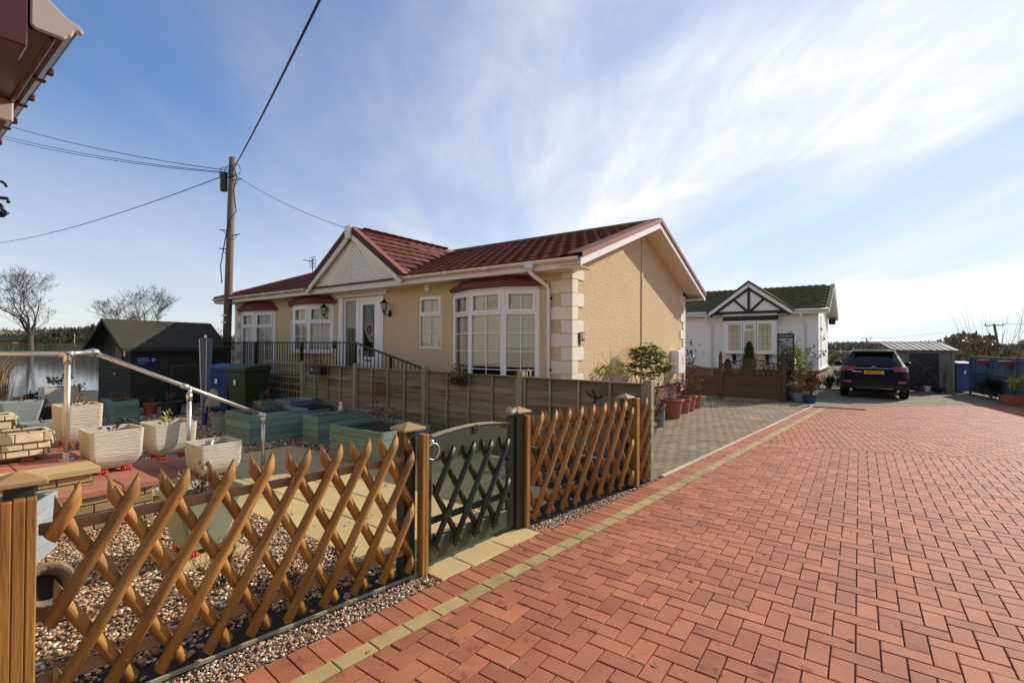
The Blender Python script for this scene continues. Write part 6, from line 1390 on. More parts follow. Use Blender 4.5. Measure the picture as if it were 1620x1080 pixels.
mb = MB(); mb.box(-L2, 0, W2-.1, W2, .62, E2); mb.build('rear_wall', M['render_w'], h2)
mb = MB(); mb.box(-L2+.08, -.08, .08, W2-.08, 0, .62); mb.build('brick_skirt', M['brickskirt'], h2)
mb = MB(); mb.box(-L2+.1, -.1, 1.5, 1.55, .62, E2); mb.build('inner_wall', M['dark_in'], h2)
fbox('corner_pilaster', -.36, .03, -.03, -.0005, .62, E2-.1, 'upvc', h2); fbox('corner_pilaster', .0005, .03, -.0295, .42, .62, E2-.1, 'upvc', h2)
fbox('base_trim', .001, .05, .43, W2, .60, .66, 'upvc', h2); fbox('side_panel', .001, .02, 1.6, 1.7, .66, 2.8, 'upvc', h2)
YE2 = -.45
for xa, xb in ((-L2-.4, -3.86), (-.82, .38)):
    fbox('fascia', xa, xb, -.45, -.43, E2-.12, E2+.02, 'upvc', h2, 0); mb = MB(); mb.tube([(xa, -.50, E2+.0), (xb, -.50, E2+.0)], .05, 8); mb.build('gutter', M['upvc'], h2, smooth=True)
fbox('soffit', -L2-.4, .38, -.429, -.001, E2-.12, E2-.11, 'upvc', h2, 0)
for x in (-3.98, -.52): mb = MB(); mb.tube([(x, -.48, E2-.02), (x, -.46, E2-.25), (x+.14, -.07, E2-.50), (x+.14, -.07, .2)], .035, 8); mb.build('downpipe', M['upvc'], h2, smooth=True)
for xe, s_ in ((.40, 1), (-L2-.4, -1)):
    for ya, yb in ((-.45, W2/2), (W2+.45, W2/2)):
        a, b = sorted((xe, xe-s_*.02)); mb = MB(); slope_board(mb, a, b, ya, rz2(-.45)-.01, yb, R2_-.01, .15); mb.build('bargeboard', M['upvc'], h2)
        a, b = sorted((xe-s_*.021, 0 if s_ > 0 else -L2)); mb = MB(); slope_board(mb, a, b, ya, rz2(-.45)-.11, yb, R2_-.11, .012); mb.build('verge_soffit', M['upvc'], h2)
        a, b = sorted((xe+s_*.015, xe-s_*.12)); mb = MB(); slope_board(mb, a, b, ya, rz2(-.45)+.05, yb, R2_+.05, .06); mb.build('verge_tiles', M['mosstile'], h2)
mb = MB()
for ya, yb in ((-.45, W2/2), (W2+.45, W2/2)): slope_board(mb, -L2-.38, .38, ya, rz2(-.45), yb, R2_, .03)
mb.build('roof_deck', M['dark_in'], h2)
GX, GHh, GRZ = -2.33, 1.55, 4.12; gp2 = (GRZ-E2)/GHh
ph2 = math.atan(p2); T2 = Matrix.Translation((-L2-.38, -.47, rz2(-.45)+.006)) @ Matrix.Rotation(ph2, 4, 'X'); t2me = tile_mesh(M['mosstile'], h=.026, lip=.045)
def yv2(x): return ((GRZ-abs(x-GX)*gp2)-E2-.02)/p2-.45
join_tiles(slope_tiles(T2, 45, 15, lambda c, a, b, r: b.x < .30 and c.y < W2/2 and not (abs(c.x-GX) < GHh+.1 and c.y < yv2(c.x)-.1)), 'roof_tiles', t2me, M['mosstile'], h2)
for s_ in (-1, 1):
    mb = MB(); xs = [GX+s_*GHh*k/5*1.04 for k in range(6)]; vs = []
    for x in xs: z_ = GRZ+.05-abs(x-GX)*gp2; vs += [(x, -.56, z_+.05), (x, min(max(yv2(x), -.5), W2/2), z_+.05), (x, -.56, z_-.06), (x, -.46, z_-.06)]
    mb.add(vs, [((4*k, 4*k+4, 4*k+5, 4*k+1) if s_ > 0 else (4*k+1, 4*k+5, 4*k+4, 4*k)) for k in range(5)]+[(4*k, 4*k+4, 4*k+6, 4*k+2) for k in range(5)]); mb.build('gable_roof', M['mosstile'], h2)
    a = Vector((GX, 0, GRZ-.02)); b = Vector((GX+s_*(GHh+.02), 0, E2-.02)); d_ = (b-a).normalized(); up = Vector((-d_.z, 0, d_.x)); up = up if up.z > 0 else -up
    for nm, m_, y0, y1, t0, t1, e0 in (('gable_bargeboard', 'upvc', -.54, -.50, -.12, .02, 0), ('gable_timber', 'blackwood', -.52, -.46, -.215, -.121, 0)):
        q = [a+up*t0, b+up*t0, b+up*t1, a+up*t1]; mb = MB(); mb.prism_y([(p.x, p.z) for p in (q if s_ > 0 else q[::-1])], y0, y1); mb.build(nm, M[m_], h2)
    mb = MB(); mb.bar((GX+s_*.08, -.495, E2+.04), (GX+s_*.60, -.495, GRZ-.62), .02, .085, up=(0, 1, 0)); mb.bar((GX+s_*.08, -.49, E2+.04), (GX+s_*.60, -.49, GRZ-.62), .085, .03, up=(0, 1, 0)); mb.build('gable_timber', M['blackwood'], h2)
mb = MB(); mb.prism_y([(GX-GHh+.1, E2-.02), (GX+GHh-.1, E2-.02), (GX, GRZ-.16)], -.46, -.43); mb.build('gable_panel', M['render_w'], h2)
fbox('gable_timber', GX-.045, GX+.045, -.50, -.461, E2+.02, GRZ-.2, 'blackwood', h2); fbox('gable_tie_beam', GX-GHh+.02, GX+GHh-.02, -.505, -.455, E2-.06, E2+.03, 'blackwood', h2)
fbox('window_head', GX-1.0, GX+1.0, -.36, -.002, 2.60, 2.78, 'blackwood', h2); fbox('window_head_trim', GX-1.0, GX+1.0, -.38, -.36, 2.79, 2.88, 'upvc', h2, 0)
bw = bpy.data.objects.new('box_bay_window', None); COL.objects.link(bw); bw.parent = h2
fbox('bay_shelf', GX-1.04, GX+1.04, -.36, -.002, 1.24, 1.31, 'upvc', bw); fbox('bay_top', GX-1.0, GX+1.0, -.34, -.002, 2.52, 2.60, 'upvc', bw)
for x in (GX-.98, GX+.86): fbox('bay_side', x, x+.12, -.31, -.002, 1.311, 2.519, 'upvc', bw)
for x0, x1, tr in ((-.86, -.27, 0), (-.25, .25, 2.20), (.27, .86, 0)):
    facet(bw, (GX+x0, -.30), (GX+x1, -.30), 1.31, 2.52, tr, 2, 3 if not tr else 2, 'blind', fw=.06, opener=bool(tr), bw=.006, bmat='fascia_tan')
for x in (-.62, .62): mb = MB(); mb.add([(GX+x-.05, -.002, .80), (GX+x+.05, -.002, .80), (GX+x+.05, -.30, 1.235), (GX+x-.05, -.30, 1.235), (GX+x-.05, -.002, 1.235), (GX+x+.05, -.002, 1.235)], [(0, 1, 2, 3), (0, 3, 4), (1, 5, 2), (3, 2, 5, 4)]); mb.build('bay_bracket', M['blackwood'], h2)
for y, z in ((.9, 2.25), (2.6, 1.9), (3.4, 1.35), (2.2, 1.25)):
    mb = MB(); mb.ball((.07, y, z), (.04, .07, .05), 8, 6); mb.bar((.05, y-.12, z+.03), (.05, y+.12, z+.06), .02, .05); mb.build('wall_ornament', M['iron'], h2)
mb = MB(); mb.box(.03, .30, W2+.0, W2+.4, E2-.30, E2-.05); mb.build('eave_lamp', M['iron'], h2, bevel=.02)
# ---- brown fence with arched trellis top
Q0 = G(1140, 630, 0); Q1 = G(1240, 635.5, 0); qd = (Q1-Q0).normalized(); QL = (Q1-Q0).length
t = root('arched_trellis_fence', tuple(Q0), ang(qd), 'brown stained fence with arched lattice top in front of the white home', 'fence')
def apanel(x0, L, f):
    for k in range(7): mb = MB(); mb.box(x0+.05, x0+L-.05, -.01-(.006 if k % 2 else 0), .012, .06+k*.085, .06+k*.085+.083); mb.build('board', M['brownwood'], t)
    for fx in (.33, .66): batten(t, x0+L*fx-.015, x0+L*fx+.015, -.03, -.0165, .05, .62, 'brownwood', bev=0)
    n = 12; tp = [(x0+.05+(L-.1)*i/n, f(i/n)) for i in range(n+1)]; bt = [(x0+.05+(L-.1)*i/n, f(i/n)-.40) for i in range(n+1)]
    mb = MB()
    for i in range(n): mb.bar((tp[i][0], -.005, tp[i][1]), (tp[i+1][0], -.005, tp[i+1][1]), .04, .035); mb.bar((bt[i][0], -.008, bt[i][1]), (bt[i+1][0], -.008, bt[i+1][1]), .04, .03)
    mb.build('curved_rails', M['brownwood'], t, kind='stuff')
    mb = MB(); q = bt[:]; mb.prism_y([(x0+.05, .55)]+[(x0+L-.05, .55)]+q[::-1], .0, .008); mb.build('infill', M['brownwood'], t)
    for s_ in (-1, 1):
        mb = MB(); x = x0-.5
        while x < x0+L+.5:
            a = None
            for q in range(61):     # walk along the 45 degree slat and keep the part inside the lattice band
                xx = x+s_*(q/60)*.9; zz_ = .50+(q/60)*.9; u_ = (xx-x0-.05)/(L-.1)
                ins = 0 <= u_ <= 1 and f(u_)-.40 < zz_ < f(u_)
                if ins and a is None: a = (xx, zz_)
                if ins: b = (xx, zz_)
            if a and b and b[1]-a[1] > .03: mb.bar((a[0], -.012*s_, a[1]), (b[0], -.012*s_, b[1]), .018, .010, up=(0, 1, 0)); 
            a = None; x += .085
        if mb.f: mb.build('lattice_slats', M['brownwood'], t, kind='stuff')
apanel(0, QL, lambda u: 1.0+.16*math.sin(math.pi*u)-.05*math.sin(2*math.pi*u)*0)
apanel(-1.9, 1.9, lambda u: 1.02+.20*math.cos(math.pi*u*.95+.1)*.9)
for x in (-1.9, 0, QL): batten(t, x-.05, x+.05, -.05, .05, 0, 1.30, 'brownwood', 'post', .006); mb = MB(); mb.ball((x, 0, 1.34), .045, 8, 6); mb.build('post_finial', M['brownwood'], t)
# ---------------------------------------------------------------- plants and pots around the driveway
def shrub(name, px, py, h, r, leafm, ll, lw, nl, label, cat='shrub', nst=7, z0=None, off=(0, 0), spread=.6, stem='twig'):
    c = G(px, py, 0); t = root(name, (c.x+off[0], c.y+off[1], 0), 0, label, cat); z0 = h*.55 if z0 is None else z0
    mb = MB(); tips = []; twigs(mb, (0, 0, 0), nst, h*.95, spread, max(.004, h*.008), tips=tips); mb.build('stems', M[stem], t)
    mb = MB(); pts = leaf_pts(int(nl*.55), (0, 0, z0), (r, r, h*.42))+[random.choice(tips)+Vector((random.gauss(0, .05), random.gauss(0, .05), random.gauss(0, .05))) for _ in range(int(nl*.45))]
    # clumps: thin the leaves by a few random voids
    voids = [Vector((random.gauss(0, r*.6), random.gauss(0, r*.6), z0+random.gauss(0, h*.3))) for _ in range(6)]
    pts = [p for p in pts if all((p-v).length > r*.33 for v in voids)]
    leaves(mb, pts, ll*1.5, lw*1.7, center=(0, 0, z0*.6)); mb.build('foliage', M[leafm], t); return t
# terracotta row by the sunny gable
GP = 'plant pots along the cream gable wall'
for px, py, r, h, m, lab, lf in ((1047, 676, .085, .44, 'bluepot', 'tall grey chimney pot nearest the fence end', None), (1067, 663, .235, .40, 'terra', 'largest terracotta pot, in front of the pot row', ('leafr', 120, .42)),
        (1083, 654, .19, .33, 'terra', 'second terracotta pot partly behind the largest one', ('leafr', 60, .35)), (1091, 651, .22, .36, 'terra', 'third terracotta pot, with russet twiggy plant', ('leafr', 260, .45)),
        (1103, 646, .18, .30, 'terra', 'fourth, smaller terracotta pot before the green one', ('leafb', 220, .42)), (1110.5, 644, .11, .28, 'sagepot', 'small mint green pot at the far end of the row', None)):
    c = G(px, py, 0); t, z = round_pot('plant_pot', (c.x, c.y+r*.8, 0), r, r*.72, h, m, lab, group=GP)
    if lf: plant_part(t, z, 't', 10, lf[2], r*.8, lf[0], .035, .018, lf[1], .7)
M['mint'] = mat('mint_plastic', (.12, .42, .27), .5, tone=.03); t.children[0].data.materials[0] = M['mint']
c = G(1040, 668, 0)
# rhododendron
c = G(1030, 668, 0); t = root('rhododendron', (c.x-.08, c.y+.02, 0), 0, 'leggy yellow green rhododendron in front of the cream gable', 'shrub')
mb = MB(); tips = []; twigs(mb, (0, 0, 0), 7, 1.35, .55, .011, sub=2, crook=.16, tips=tips); mb.build('stems', M['bark'], t)
tips = [Vector((.0+.46*math.cos(a_)*r_, -.05+.24*math.sin(a_*1.7)*r_, 1.20+.34*math.sin(a_)*r_+random.gauss(0, .05))) for a_, r_ in [(random.random()*6.283, random.random()**.5) for _ in range(120)]]; mb = MB()
for p in tips:
    n_ = random.randint(7, 12)
    for k in range(n_):
        a = k*2.4; d = Vector((math.cos(a), math.sin(a), random.uniform(-.25, .5))).normalized(); s_ = d.cross(Vector((0, 0, 1))).normalized(); L = random.uniform(.12, .19); w = .036; tn_ = random.random()
        m1 = p+d*L*.5+Vector((0, 0, .012)); e = p+d*L-Vector((0, 0, .02)); mb.add([p, m1+s_*w, e, m1], [(0, 1, 2, 3)], tn_); mb.add([p, m1, e, m1-s_*w], [(0, 1, 2, 3)], tn_)
mb.build('foliage', M['leafy'], t)
c = G(985, 700, 0); t = root('low_rhododendron', (c.x+.05, c.y+1.1, 0), 0, 'low bright green leaves just above the lap fence top', 'shrub'); mb = MB(); leaves(mb, leaf_pts(150, (0, 0, 1.08), (.38, .2, .13)), .10, .04); mb.build('foliage', M['leafy'], t); mb = MB(); twigs(mb, (0, 0, 0), 8, 1.1, .4, .008); mb.build('stems', M['bark'], t)
c = G(1044, 690, 0); t = root('climbing_rose', (c.x+.02, c.y+.9, 0), 0, 'bare arching rose stems between rhododendron and pots', 'shrub'); mb = MB(); tips = []; twigs(mb, (0, 0, 0), 12, 1.25, .9, .008, lean=(.3, .1, 0), crook=.2, tips=tips); mb.build('stems', M['twig'], t); mb = MB(); leaves(mb, [random.choice(tips) for _ in range(90)], .03, .015); mb.build('buds', M['leafr'], t, kind='stuff')
c = G(1030, 655, 0); shrub('euonymus', 1037, 660, .75, .12, 'leafy', .05, .025, 150, 'narrow yellow leaved plant just behind the fence end', off=(-.05, .1))
shrub('red_leaved_shrub', 1046, 688, .5, .12, 'leafr', .045, .02, 90, 'small red tinged plant hugging the end of trellis fence', off=(-.12, .05))
# things in front of the white home
shrub('camellia', 1110, 628, 1.25, .30, 'leafd', .08, .04, 150, 'dark thin leaved shrub behind arched fence, left', off=(.1, 1.5), z0=.95); shrub('bare_rose', 1099, 628, 1.65, .2, 'leafb', .03, .015, 40, 'tall bare curly stems beside the cream home corner', off=(0, 1.4), nst=6)
def conifer(px, py, off, h, r, label):
    c = G(px, py, 0); t = root('conifer', (c.x+off[0], c.y+off[1], 0), 0, label, 'conifer'); mb = MB(); mb.tube([(0, 0, 0), (0, 0, h*.8)], [.03, .008], 6); mb.build('trunk', M['bark'], t)
    mb = MB(); pts = []
    for _ in range(1500): f = random.random()**.8; a = random.random()*6.283; rr = r*(1-f)**.75*random.uniform(.55, 1.05); pts.append(Vector((rr*math.cos(a), rr*math.sin(a), h*.1+f*h*.9)))
    leaves(mb, pts, .13, .06, up=.8); mb.build('foliage', M['leaf'], t)
conifer(1198, 634, (.5, 1.5), 1.62, .34, 'small dark green conifer in front of the bay window'); conifer(1177, 634, (.3, 1.7), 1.05, .25, 'lower bushy conifer left of the pointed one')
shrub('bed_shrub', 1224, 634, 1.1, .3, 'leafd', .06, .03, 200, 'dark shrub behind right end of the arched fence', off=(.4, 1.2))
c = G(1249, 633, 0); t = root('trellis_obelisk', (c.x, c.y+.2, 0), D(-20), 'dark green lattice planter screen right of the brown fence', 'trellis')
for x in (-.20, .20): batten(t, x-.02, x+.02, -.02, .02, 0, 1.85, 'green_gate', 'post', 0)
batten(t, -.22, .22, -.022, .022, 1.78, 1.92, 'green_gate', 'top_panel', .004); mb = MB()
for k in range(20):
    for s_ in (-1, 1): mb.bar((-.18, -.005*s_, .55+k*.062), (.18, -.005*s_, .55+k*.062+s_*.26), .022, .012, up=(0, 1, 0))
mb.build('lattice', M['green_gate'], t, kind='stuff'); mb = MB()
for k in range(8): mb.tube([(-.15+k*.043, -.026, 1.83), (-.135+k*.043, -.026, 1.87)], .006, 4)
mb.build('cut_outs', M['render_w'], t, kind='stuff')
batten(t, -.24, .24, -.2, .2, 0, .42, 'green_gate', 'planter_box', .004)
mb = MB(); leaves(mb, leaf_pts(900, (0, 0, .85), (.2, .12, .6)), .06, .035); mb.build('climber', M['leafd'], t)
shrub('variegated_shrub', 1271, 630, 1.5, .42, 'leafy', .075, .04, 900, 'green and yellow shrub against the white home corner', off=(.15, .75), z0=.95)
c = G(1252, 634, 0); t, z = round_pot('plant_pot', (c.x+.25, c.y+.1, 0), .20, .15, .48, 'terra', 'tall terracotta pot beside the dark green trellis screen'); plant_part(t, z, 't', 10, .35, .2, 'leafr', .05, .025, 200, .8)
c = G(1269, 636, 0); t, z = square_pot('planter', (c.x, c.y+.15, 0), D(-10), .44, .28, .26, 'bluepot', 'grey flared bowl planter before the white home', 'planter', curve=.1, feet=False); plant_part(t, z, 't', 9, .35, .2, 'leafy', .05, .025, 200, .9)
c = G(1287, 638, 0); t, z = round_pot('plant_pot', (c.x, c.y+.15, 0), .16, .13, .22, 'bluebin', 'blue glazed pot of orange foliage at the drive edge'); plant_part(t, z, 't', 14, .40, .2, 'leafr', .055, .022, 420, 1.1)
shrub('orange_shrub', 1292, 628, .62, .32, 'leafr', .06, .028, 800, 'orange and russet grassy plant by the white home corner', off=(0, .3))
shrub('heather_bush', 1318, 615, .42, .42, 'leafd', .05, .03, 1100, 'low dark bush between white home and parked car'); shrub('heather_bush', 1326, 608, .50, .35, 'leafb', .05, .025, 700, 'grey brown low bush behind the dark bush by the car', off=(.4, .6))
c = G(1311, 614, 0); t, z = round_pot('plant_pot', (c.x, c.y, 0), .12, .09, .2, 'terra', 'small red pot at white home corner beside the brick base')
shrub('phormium', 1321, 604, 1.45, .26, 'leafy', .20, .03, 230, 'upright yellow green leafy plant behind the parked car', off=(.5, 1.8), z0=.9)

# ---------------------------------------------------------------- parked car
CA = (G(1430, 634, 0)); cx_, cy_ = 10.72, 14.32
t = root('parked_car', (cx_, cy_, 0), D(-35.5), 'black estate style off road car parked with its rear towards us', 'car')
def ring_sec(z, hw, yr, yf, r, n=6):
    """rounded rectangle, x half width hw, y from yr (rear) to yf (front)"""
    pts = []; r1 = min(r, hw*.9)
    for cx, cy, a0 in ((hw-r1, yr+r1, -90), (hw-r1, yf-r1*1.2, 0), (-hw+r1, yf-r1*1.2, 90), (-hw+r1, yr+r1, 180)):
        for q in range(n+1): an = D(a0+90*q/n); pts.append((cx+r1*math.cos(an), cy+(r1 if cy < (yr+yf)/2 else r1*1.2)*math.sin(an), z))
    return pts
secs = [(.24, .80, .10, 4.50, .22), (.34, .86, .02, 4.66, .28), (.50, .90, .0, 4.72, .34), (.62, .915, .03, 4.72, .36), (.74, .91, .10, 4.68, .38), (.86, .90, .14, 4.55, .38), (.96, .885, .17, 4.2, .38), (1.03, .865, .20, 3.6, .36), (1.06, .83, .24, 3.35, .32), (1.20, .765, .36, 3.1, .30), (1.34, .70, .50, 2.85, .28), (1.46, .635, .63, 2.6, .26), (1.54, .585, .60, 2.45, .26), (1.59, .52, .66, 2.3, .25), (1.615, .40, .85, 2.1, .2)]
K = 28
def loft(mb, ss, off=0.0, ks=None, cap=True):
    vs = []
    for s_ in ss: vs += ring_sec(*s_)
    rng = range(K) if ks is None else ks
    fs = [(i*K+k, i*K+(k+1) % K, (i+1)*K+(k+1) % K, (i+1)*K+k) for i in range(len(ss)-1) for k in rng]
    if cap: fs += [tuple(range(K-1, -1, -1)), tuple(range((len(ss)-1)*K, len(ss)*K))]
    mb.add(vs, fs)
mb = MB(); loft(mb, secs); body = mb.build('body', M['carbody'], t, smooth=True)
def lerp(s1, s2, f): return tuple(a+(b-a)*f for a, b in zip(s1, s2))
def at_z(z):
    for a, b in zip(secs, secs[1:]):
        if a[0] <= z <= b[0]: return lerp(a, b, (z-a[0])/(b[0]-a[0]))
def patch(name, z0, z1, xs, m, off=.008, par=None, n=5, side_=0):
    """skin patch on the rear between x limits: follow the outline of the body"""
    mb = MB(); vs = []; NX = 16
    for i in range(n+1):
        z = z0+(z1-z0)*i/n; s_ = at_z(z); ring = ring_sec(*[s_[0], s_[1]+off, s_[2]-off, s_[3]+off, s_[4]], n=24)
        # rear half points from left to right
        rear = sorted([p for p in ring if p[1] < (s_[2]+s_[3])/2], key=lambda p: (p[0], p[1] if p[0] > 0 else -p[1]))
        xa, xb = xs[0]*s_[1], xs[1]*s_[1]
        for k in range(NX+1):
            x = xa+(xb-xa)*k/NX; r1 = min(s_[4], s_[1]*.9); hx = s_[1]+off; c_ = hx-r1
            if abs(x) <= c_: y = s_[2]-off
            else: dx_ = min(abs(x)-c_, r1*.999); y = s_[2]-off+r1-math.sqrt(max(0, r1*r1-dx_*dx_))
            vs.append((x, y, z))
    W_ = NX+1; mb.add(vs, [(i*W_+k, i*W_+k+1, (i+1)*W_+k+1, (i+1)*W_+k) for i in range(n) for k in range(NX)]); return mb.build(name, M[m], par or t, smooth=True)
patch('rear_window', 1.065, 1.50, (-.90, .90), 'carglass')
patch('lower_bumper', .26, .46, (-.97, .97), 'black', .012)
for s_ in (-1, 1):
    patch('tail_light', .90, 1.05, tuple(sorted((s_*.56, s_*.99))), 'redlens', .014); patch('reflector', .52, .60, tuple(sorted((s_*.66, s_*.90))), 'redlens', .010)
patch('tailgate_strip', .985, 1.005, (-.56, .56), 'chrome', .018, n=1); patch('bumper_strip', .345, .365, (-.55, .55), 'chrome', .022, n=1)
# side glass and roof rails
for s_ in (-1, 1):
    mb = MB(); vs = []
    for z in (1.075, 1.2, 1.34, 1.47): q = at_z(z); vs += [(s_*(q[1]+.007), q[2]+.42, z), (s_*(q[1]+.007), q[3]-.45, z)]
    mb.add(vs, [(2*i, 2*i+1, 2*i+3, 2*i+2) for i in range(3)]); mb.build('side_window', M['carglass'], t)
    mb = MB(); mb.tube([(s_*.54, .80, 1.575), (s_*.54, .86, 1.63), (s_*.54, 2.1, 1.64), (s_*.54, 2.2, 1.58)], .014, 6); mb.build('roof_rail', M['black'], t, smooth=True)
    mb = MB(); mb.ball((s_*1.02, 3.05, 1.08), (.13, .07, .08), 10, 8); mb.build('door_mirror', M['carbody'], t, smooth=True)
    for y in (.88, 3.72):
        w_ = bpy.data.objects.new('wheel', None); COL.objects.link(w_); w_.parent = t; w_.location = (s_*.79, y, .345)
        mb = MB(); mb.tube([(-.12, 0, 0), (-.10, 0, 0), (.10, 0, 0), (.12, 0, 0)], [.30, .345, .345, .30], 28); mb.build('tyre', M['tyre'], w_, smooth=False); mb = MB(); mb.tube([(-s_*.0, 0, 0), (s_*.125, 0, 0)], .22, 20); mb.build('rim', M['chrome'], w_)
    mb = MB(); mb.tube([(s_*.60, .04, .29), (s_*.60, -.03, .29)], .035, 10); mb.build('exhaust', M['chrome'], t)
mb = MB(); mb.box(-.26, .26, -.012, -.004, 0, .11); o = mb.build('number_plate', M['plate'], t); o.location = (0, .09, .81)
text_mesh('plate_text', 'RF13 LSU', .095, M['txtblack'], o, Mloc(0, -.014, .055, 0, D(90)), .0006)
mb = MB(); mb.tube([(.055*math.cos(a*.5236), 0, .038*math.sin(a*.5236)) for a in range(13)], .006, 5, False); mb.bar((-.02, 0, .02), (-.01, 0, -.02), .006, .008); mb.bar((-.01, 0, -.02), (.03, 0, -.015), .006, .008); o = mb.build('badge', M['chrome'], t); o.location = (0, .15, 1.04)
mb = MB(); mb.box(-.50, -.25, -.002, .002, 0, .022); o = mb.build('model_lettering', M['chrome'], t); o.location = (-.06, .10, .87)
mb = MB(); mb.tube([(0, .22, 1.075), (.28, .29, 1.13)], .008, 5); mb.build('rear_wiper', M['black'], t)
mb = MB(); slope_board(mb, -.56, .56, .50, 1.555, .80, 1.60, .03); mb.build('roof_spoiler', M['carbody'], t, bevel=.01)

t.scale = (.93, .93, .91)
# ---------------------------------------------------------------- store shed, bin and blue fence at the right
c = G(1404, 617, 0); c2_ = G(1508, 620, 0); sdv = (c2_-c).normalized(); SLg = (c2_-c).length
t = root('store_shed', tuple(c), ang(sdv), 'low grey board store with dirty ribbed clear roof sheets behind the car', 'shed')
n = int(SLg/.14)
for k in range(n): board(t, k*SLg/n, (k+1)*SLg/n-.006, 0, .018, .02, 1.42, 'storewall')
board(t, 0, .02, .02, 1.3, .02, 1.45, 'storewall', 'side_wall'); board(t, SLg-.02, SLg, .02, 1.3, .02, 1.45, 'storewall', 'side_wall'); board(t, SLg-.05, SLg+.03, -.04, -.001, 0, 1.44, 'lapz', 'corner_post')
board(t, SLg*.34, SLg*.34+.85, -.03, -.001, .02, 1.34, 'darkpot', 'dark_door')
mb = MB()
for i in range(60): x = SLg*.34+random.uniform(.04, .8); z = random.uniform(.15, 1.3); mb.box(x-.04, x+.04, -.036, -.0315, z-.02, z+.02)
mb.build('door_speckle', M['bark'], t, kind='stuff')
for k in range(10):
    x = .10+k*SLg/10; w = SLg/10; mb = MB(); mb.add([(x, -.22, 1.44), (x+w-.02, -.22, 1.44), (x+w-.02, .95, 1.71), (x, .95, 1.71), (x, -.22, 1.455), (x+w-.02, -.22, 1.455), (x+w-.02, .95, 1.725), (x, .95, 1.725)], [(0, 3, 2, 1), (4, 5, 6, 7), (0, 1, 5, 4), (1, 2, 6, 5), (2, 3, 7, 6), (3, 0, 4, 7)]); mb.build('roof_sheet', M['polycarb'], t)
    mb = MB(); mb.bar((x-.01, -.23, 1.465), (x-.01, .96, 1.74), .03, .03); mb.build('roof_rib', M['upvc_old'], t)
mb = MB(); mb.box(-.16, SLg+.12, .95, .98, 1.70, 1.76); mb.build('ridge_strip', M['upvc_old'], t)
c = G(1489, 621, 0); t2 = root('bare_young_tree', (c.x, c.y-.12, 0), 0, 'small bare forked tree against the grey store wall', 'tree'); mb = MB(); twigs(mb, (0, 0, 0), 3, 1.15, .35, .018, sub=3); mb.build('branches', M['bark'], t2)
for px, py, m, lab in ((1463, 619, 'upvc', 'small white pot at the foot of the store door'), (1449, 619, 'terra', 'red brown pot left of the small white pot'), (1480, 621, 'darkpot', 'long dark trough along the store wall')):
    c = G(px, py, 0); tt, z = round_pot('plant_pot', (c.x, c.y-.1, 0), .10 if m == 'upvc' else .15, .08, .16 if m != 'upvc' else .2, m, lab); plant_part(tt, z, 't', 5, .12, .1, 'leafd', .03, .02, 40)
c = G(1523, 620, 0); wheelie((c.x+.05, c.y+.25, 0), D(-8), 'bluebin', 'bright blue wheelie bin between the grey store and blue fence')
BF0 = G(1537, 622, 0); BF1 = G(1625, 640, 0); bd_ = (BF1-BF0).normalized(); t = root('blue_board_fence', tuple(BF0), ang(bd_), 'dark blue painted board fence at the right edge', 'fence')
for k in range(44): mb = MB(); mb.box(k*.15+.004, k*.15+.146, .0, .016, .04, 1.22); mb.build('board', M['bluefence'], t)
for k in range(5): board(t, k*1.55-.04, k*1.55+.04, -.06, -.001, 0, 1.24, 'bluefence', 'post'); 
for k in range(4): board(t, k*1.55+.045, k*1.55+1.505, -.04, -.001, .68, .74, 'bluefence', 'rail'); board(t, k*1.55+.045, k*1.55+1.505, -.045, -.001, 1.16, 1.20, 'bluefence', 'rail')
board(t, -.05, 6.6, -.05, .03, 1.241, 1.265, 'lapz', 'capping')
nb_ = Vector((bd_.y, -bd_.x, 0))
if nb_.x > 0: nb_ = -nb_
for d_, lab in ((1.35, 'red trough planter hung on the blue fence, nearer the bin'), (2.75, 'red trough planter hung on blue fence at the picture edge')):
    p = BF0+bd_*d_+nb_*.12; tt = root('hanging_planter', (p.x, p.y, .98), ang(bd_), lab, 'planter'); mb = MB(); mb.prism_x([(-.07, .02), (.07, .02), (.09, .16), (-.09, .16)], -.22, .22); mb.build('trough', M['canopy'], tt, bevel=.008); mb = MB(); mb.bar((-.25, 0, .17), (.20, 0, .175), .20, .012); mb.build('rim', M['upvc_old'], tt); mb = MB(); leaves(mb, leaf_pts(60, (0, 0, .17), (.2, .06, .05)), .04, .02); mb.build('foliage', M['leafb'], tt)
shrub('fence_shrub', 1580, 631, .62, .42, 'leafd', .05, .03, 1100, 'dark rounded bush in shade before the blue fence', off=(-.1, 0)); shrub('fence_shrub', 1560, 626, .45, .3, 'leafd', .05, .03, 260, 'smaller dark bush left of the rounded one', off=(-.1, 0))
c = G(1606, 641, 0); tt, z = square_pot('planter', (c.x+.1, c.y+.1, 0), D(-30), .62, .5, .26, 'terra', 'terracotta trough of yellow green leaves at right edge', 'planter', curve=.1, feet=False, d=.35); plant_part(tt, z, 't', 9, .55, .2, 'leafy', .10, .04, 150, .7)

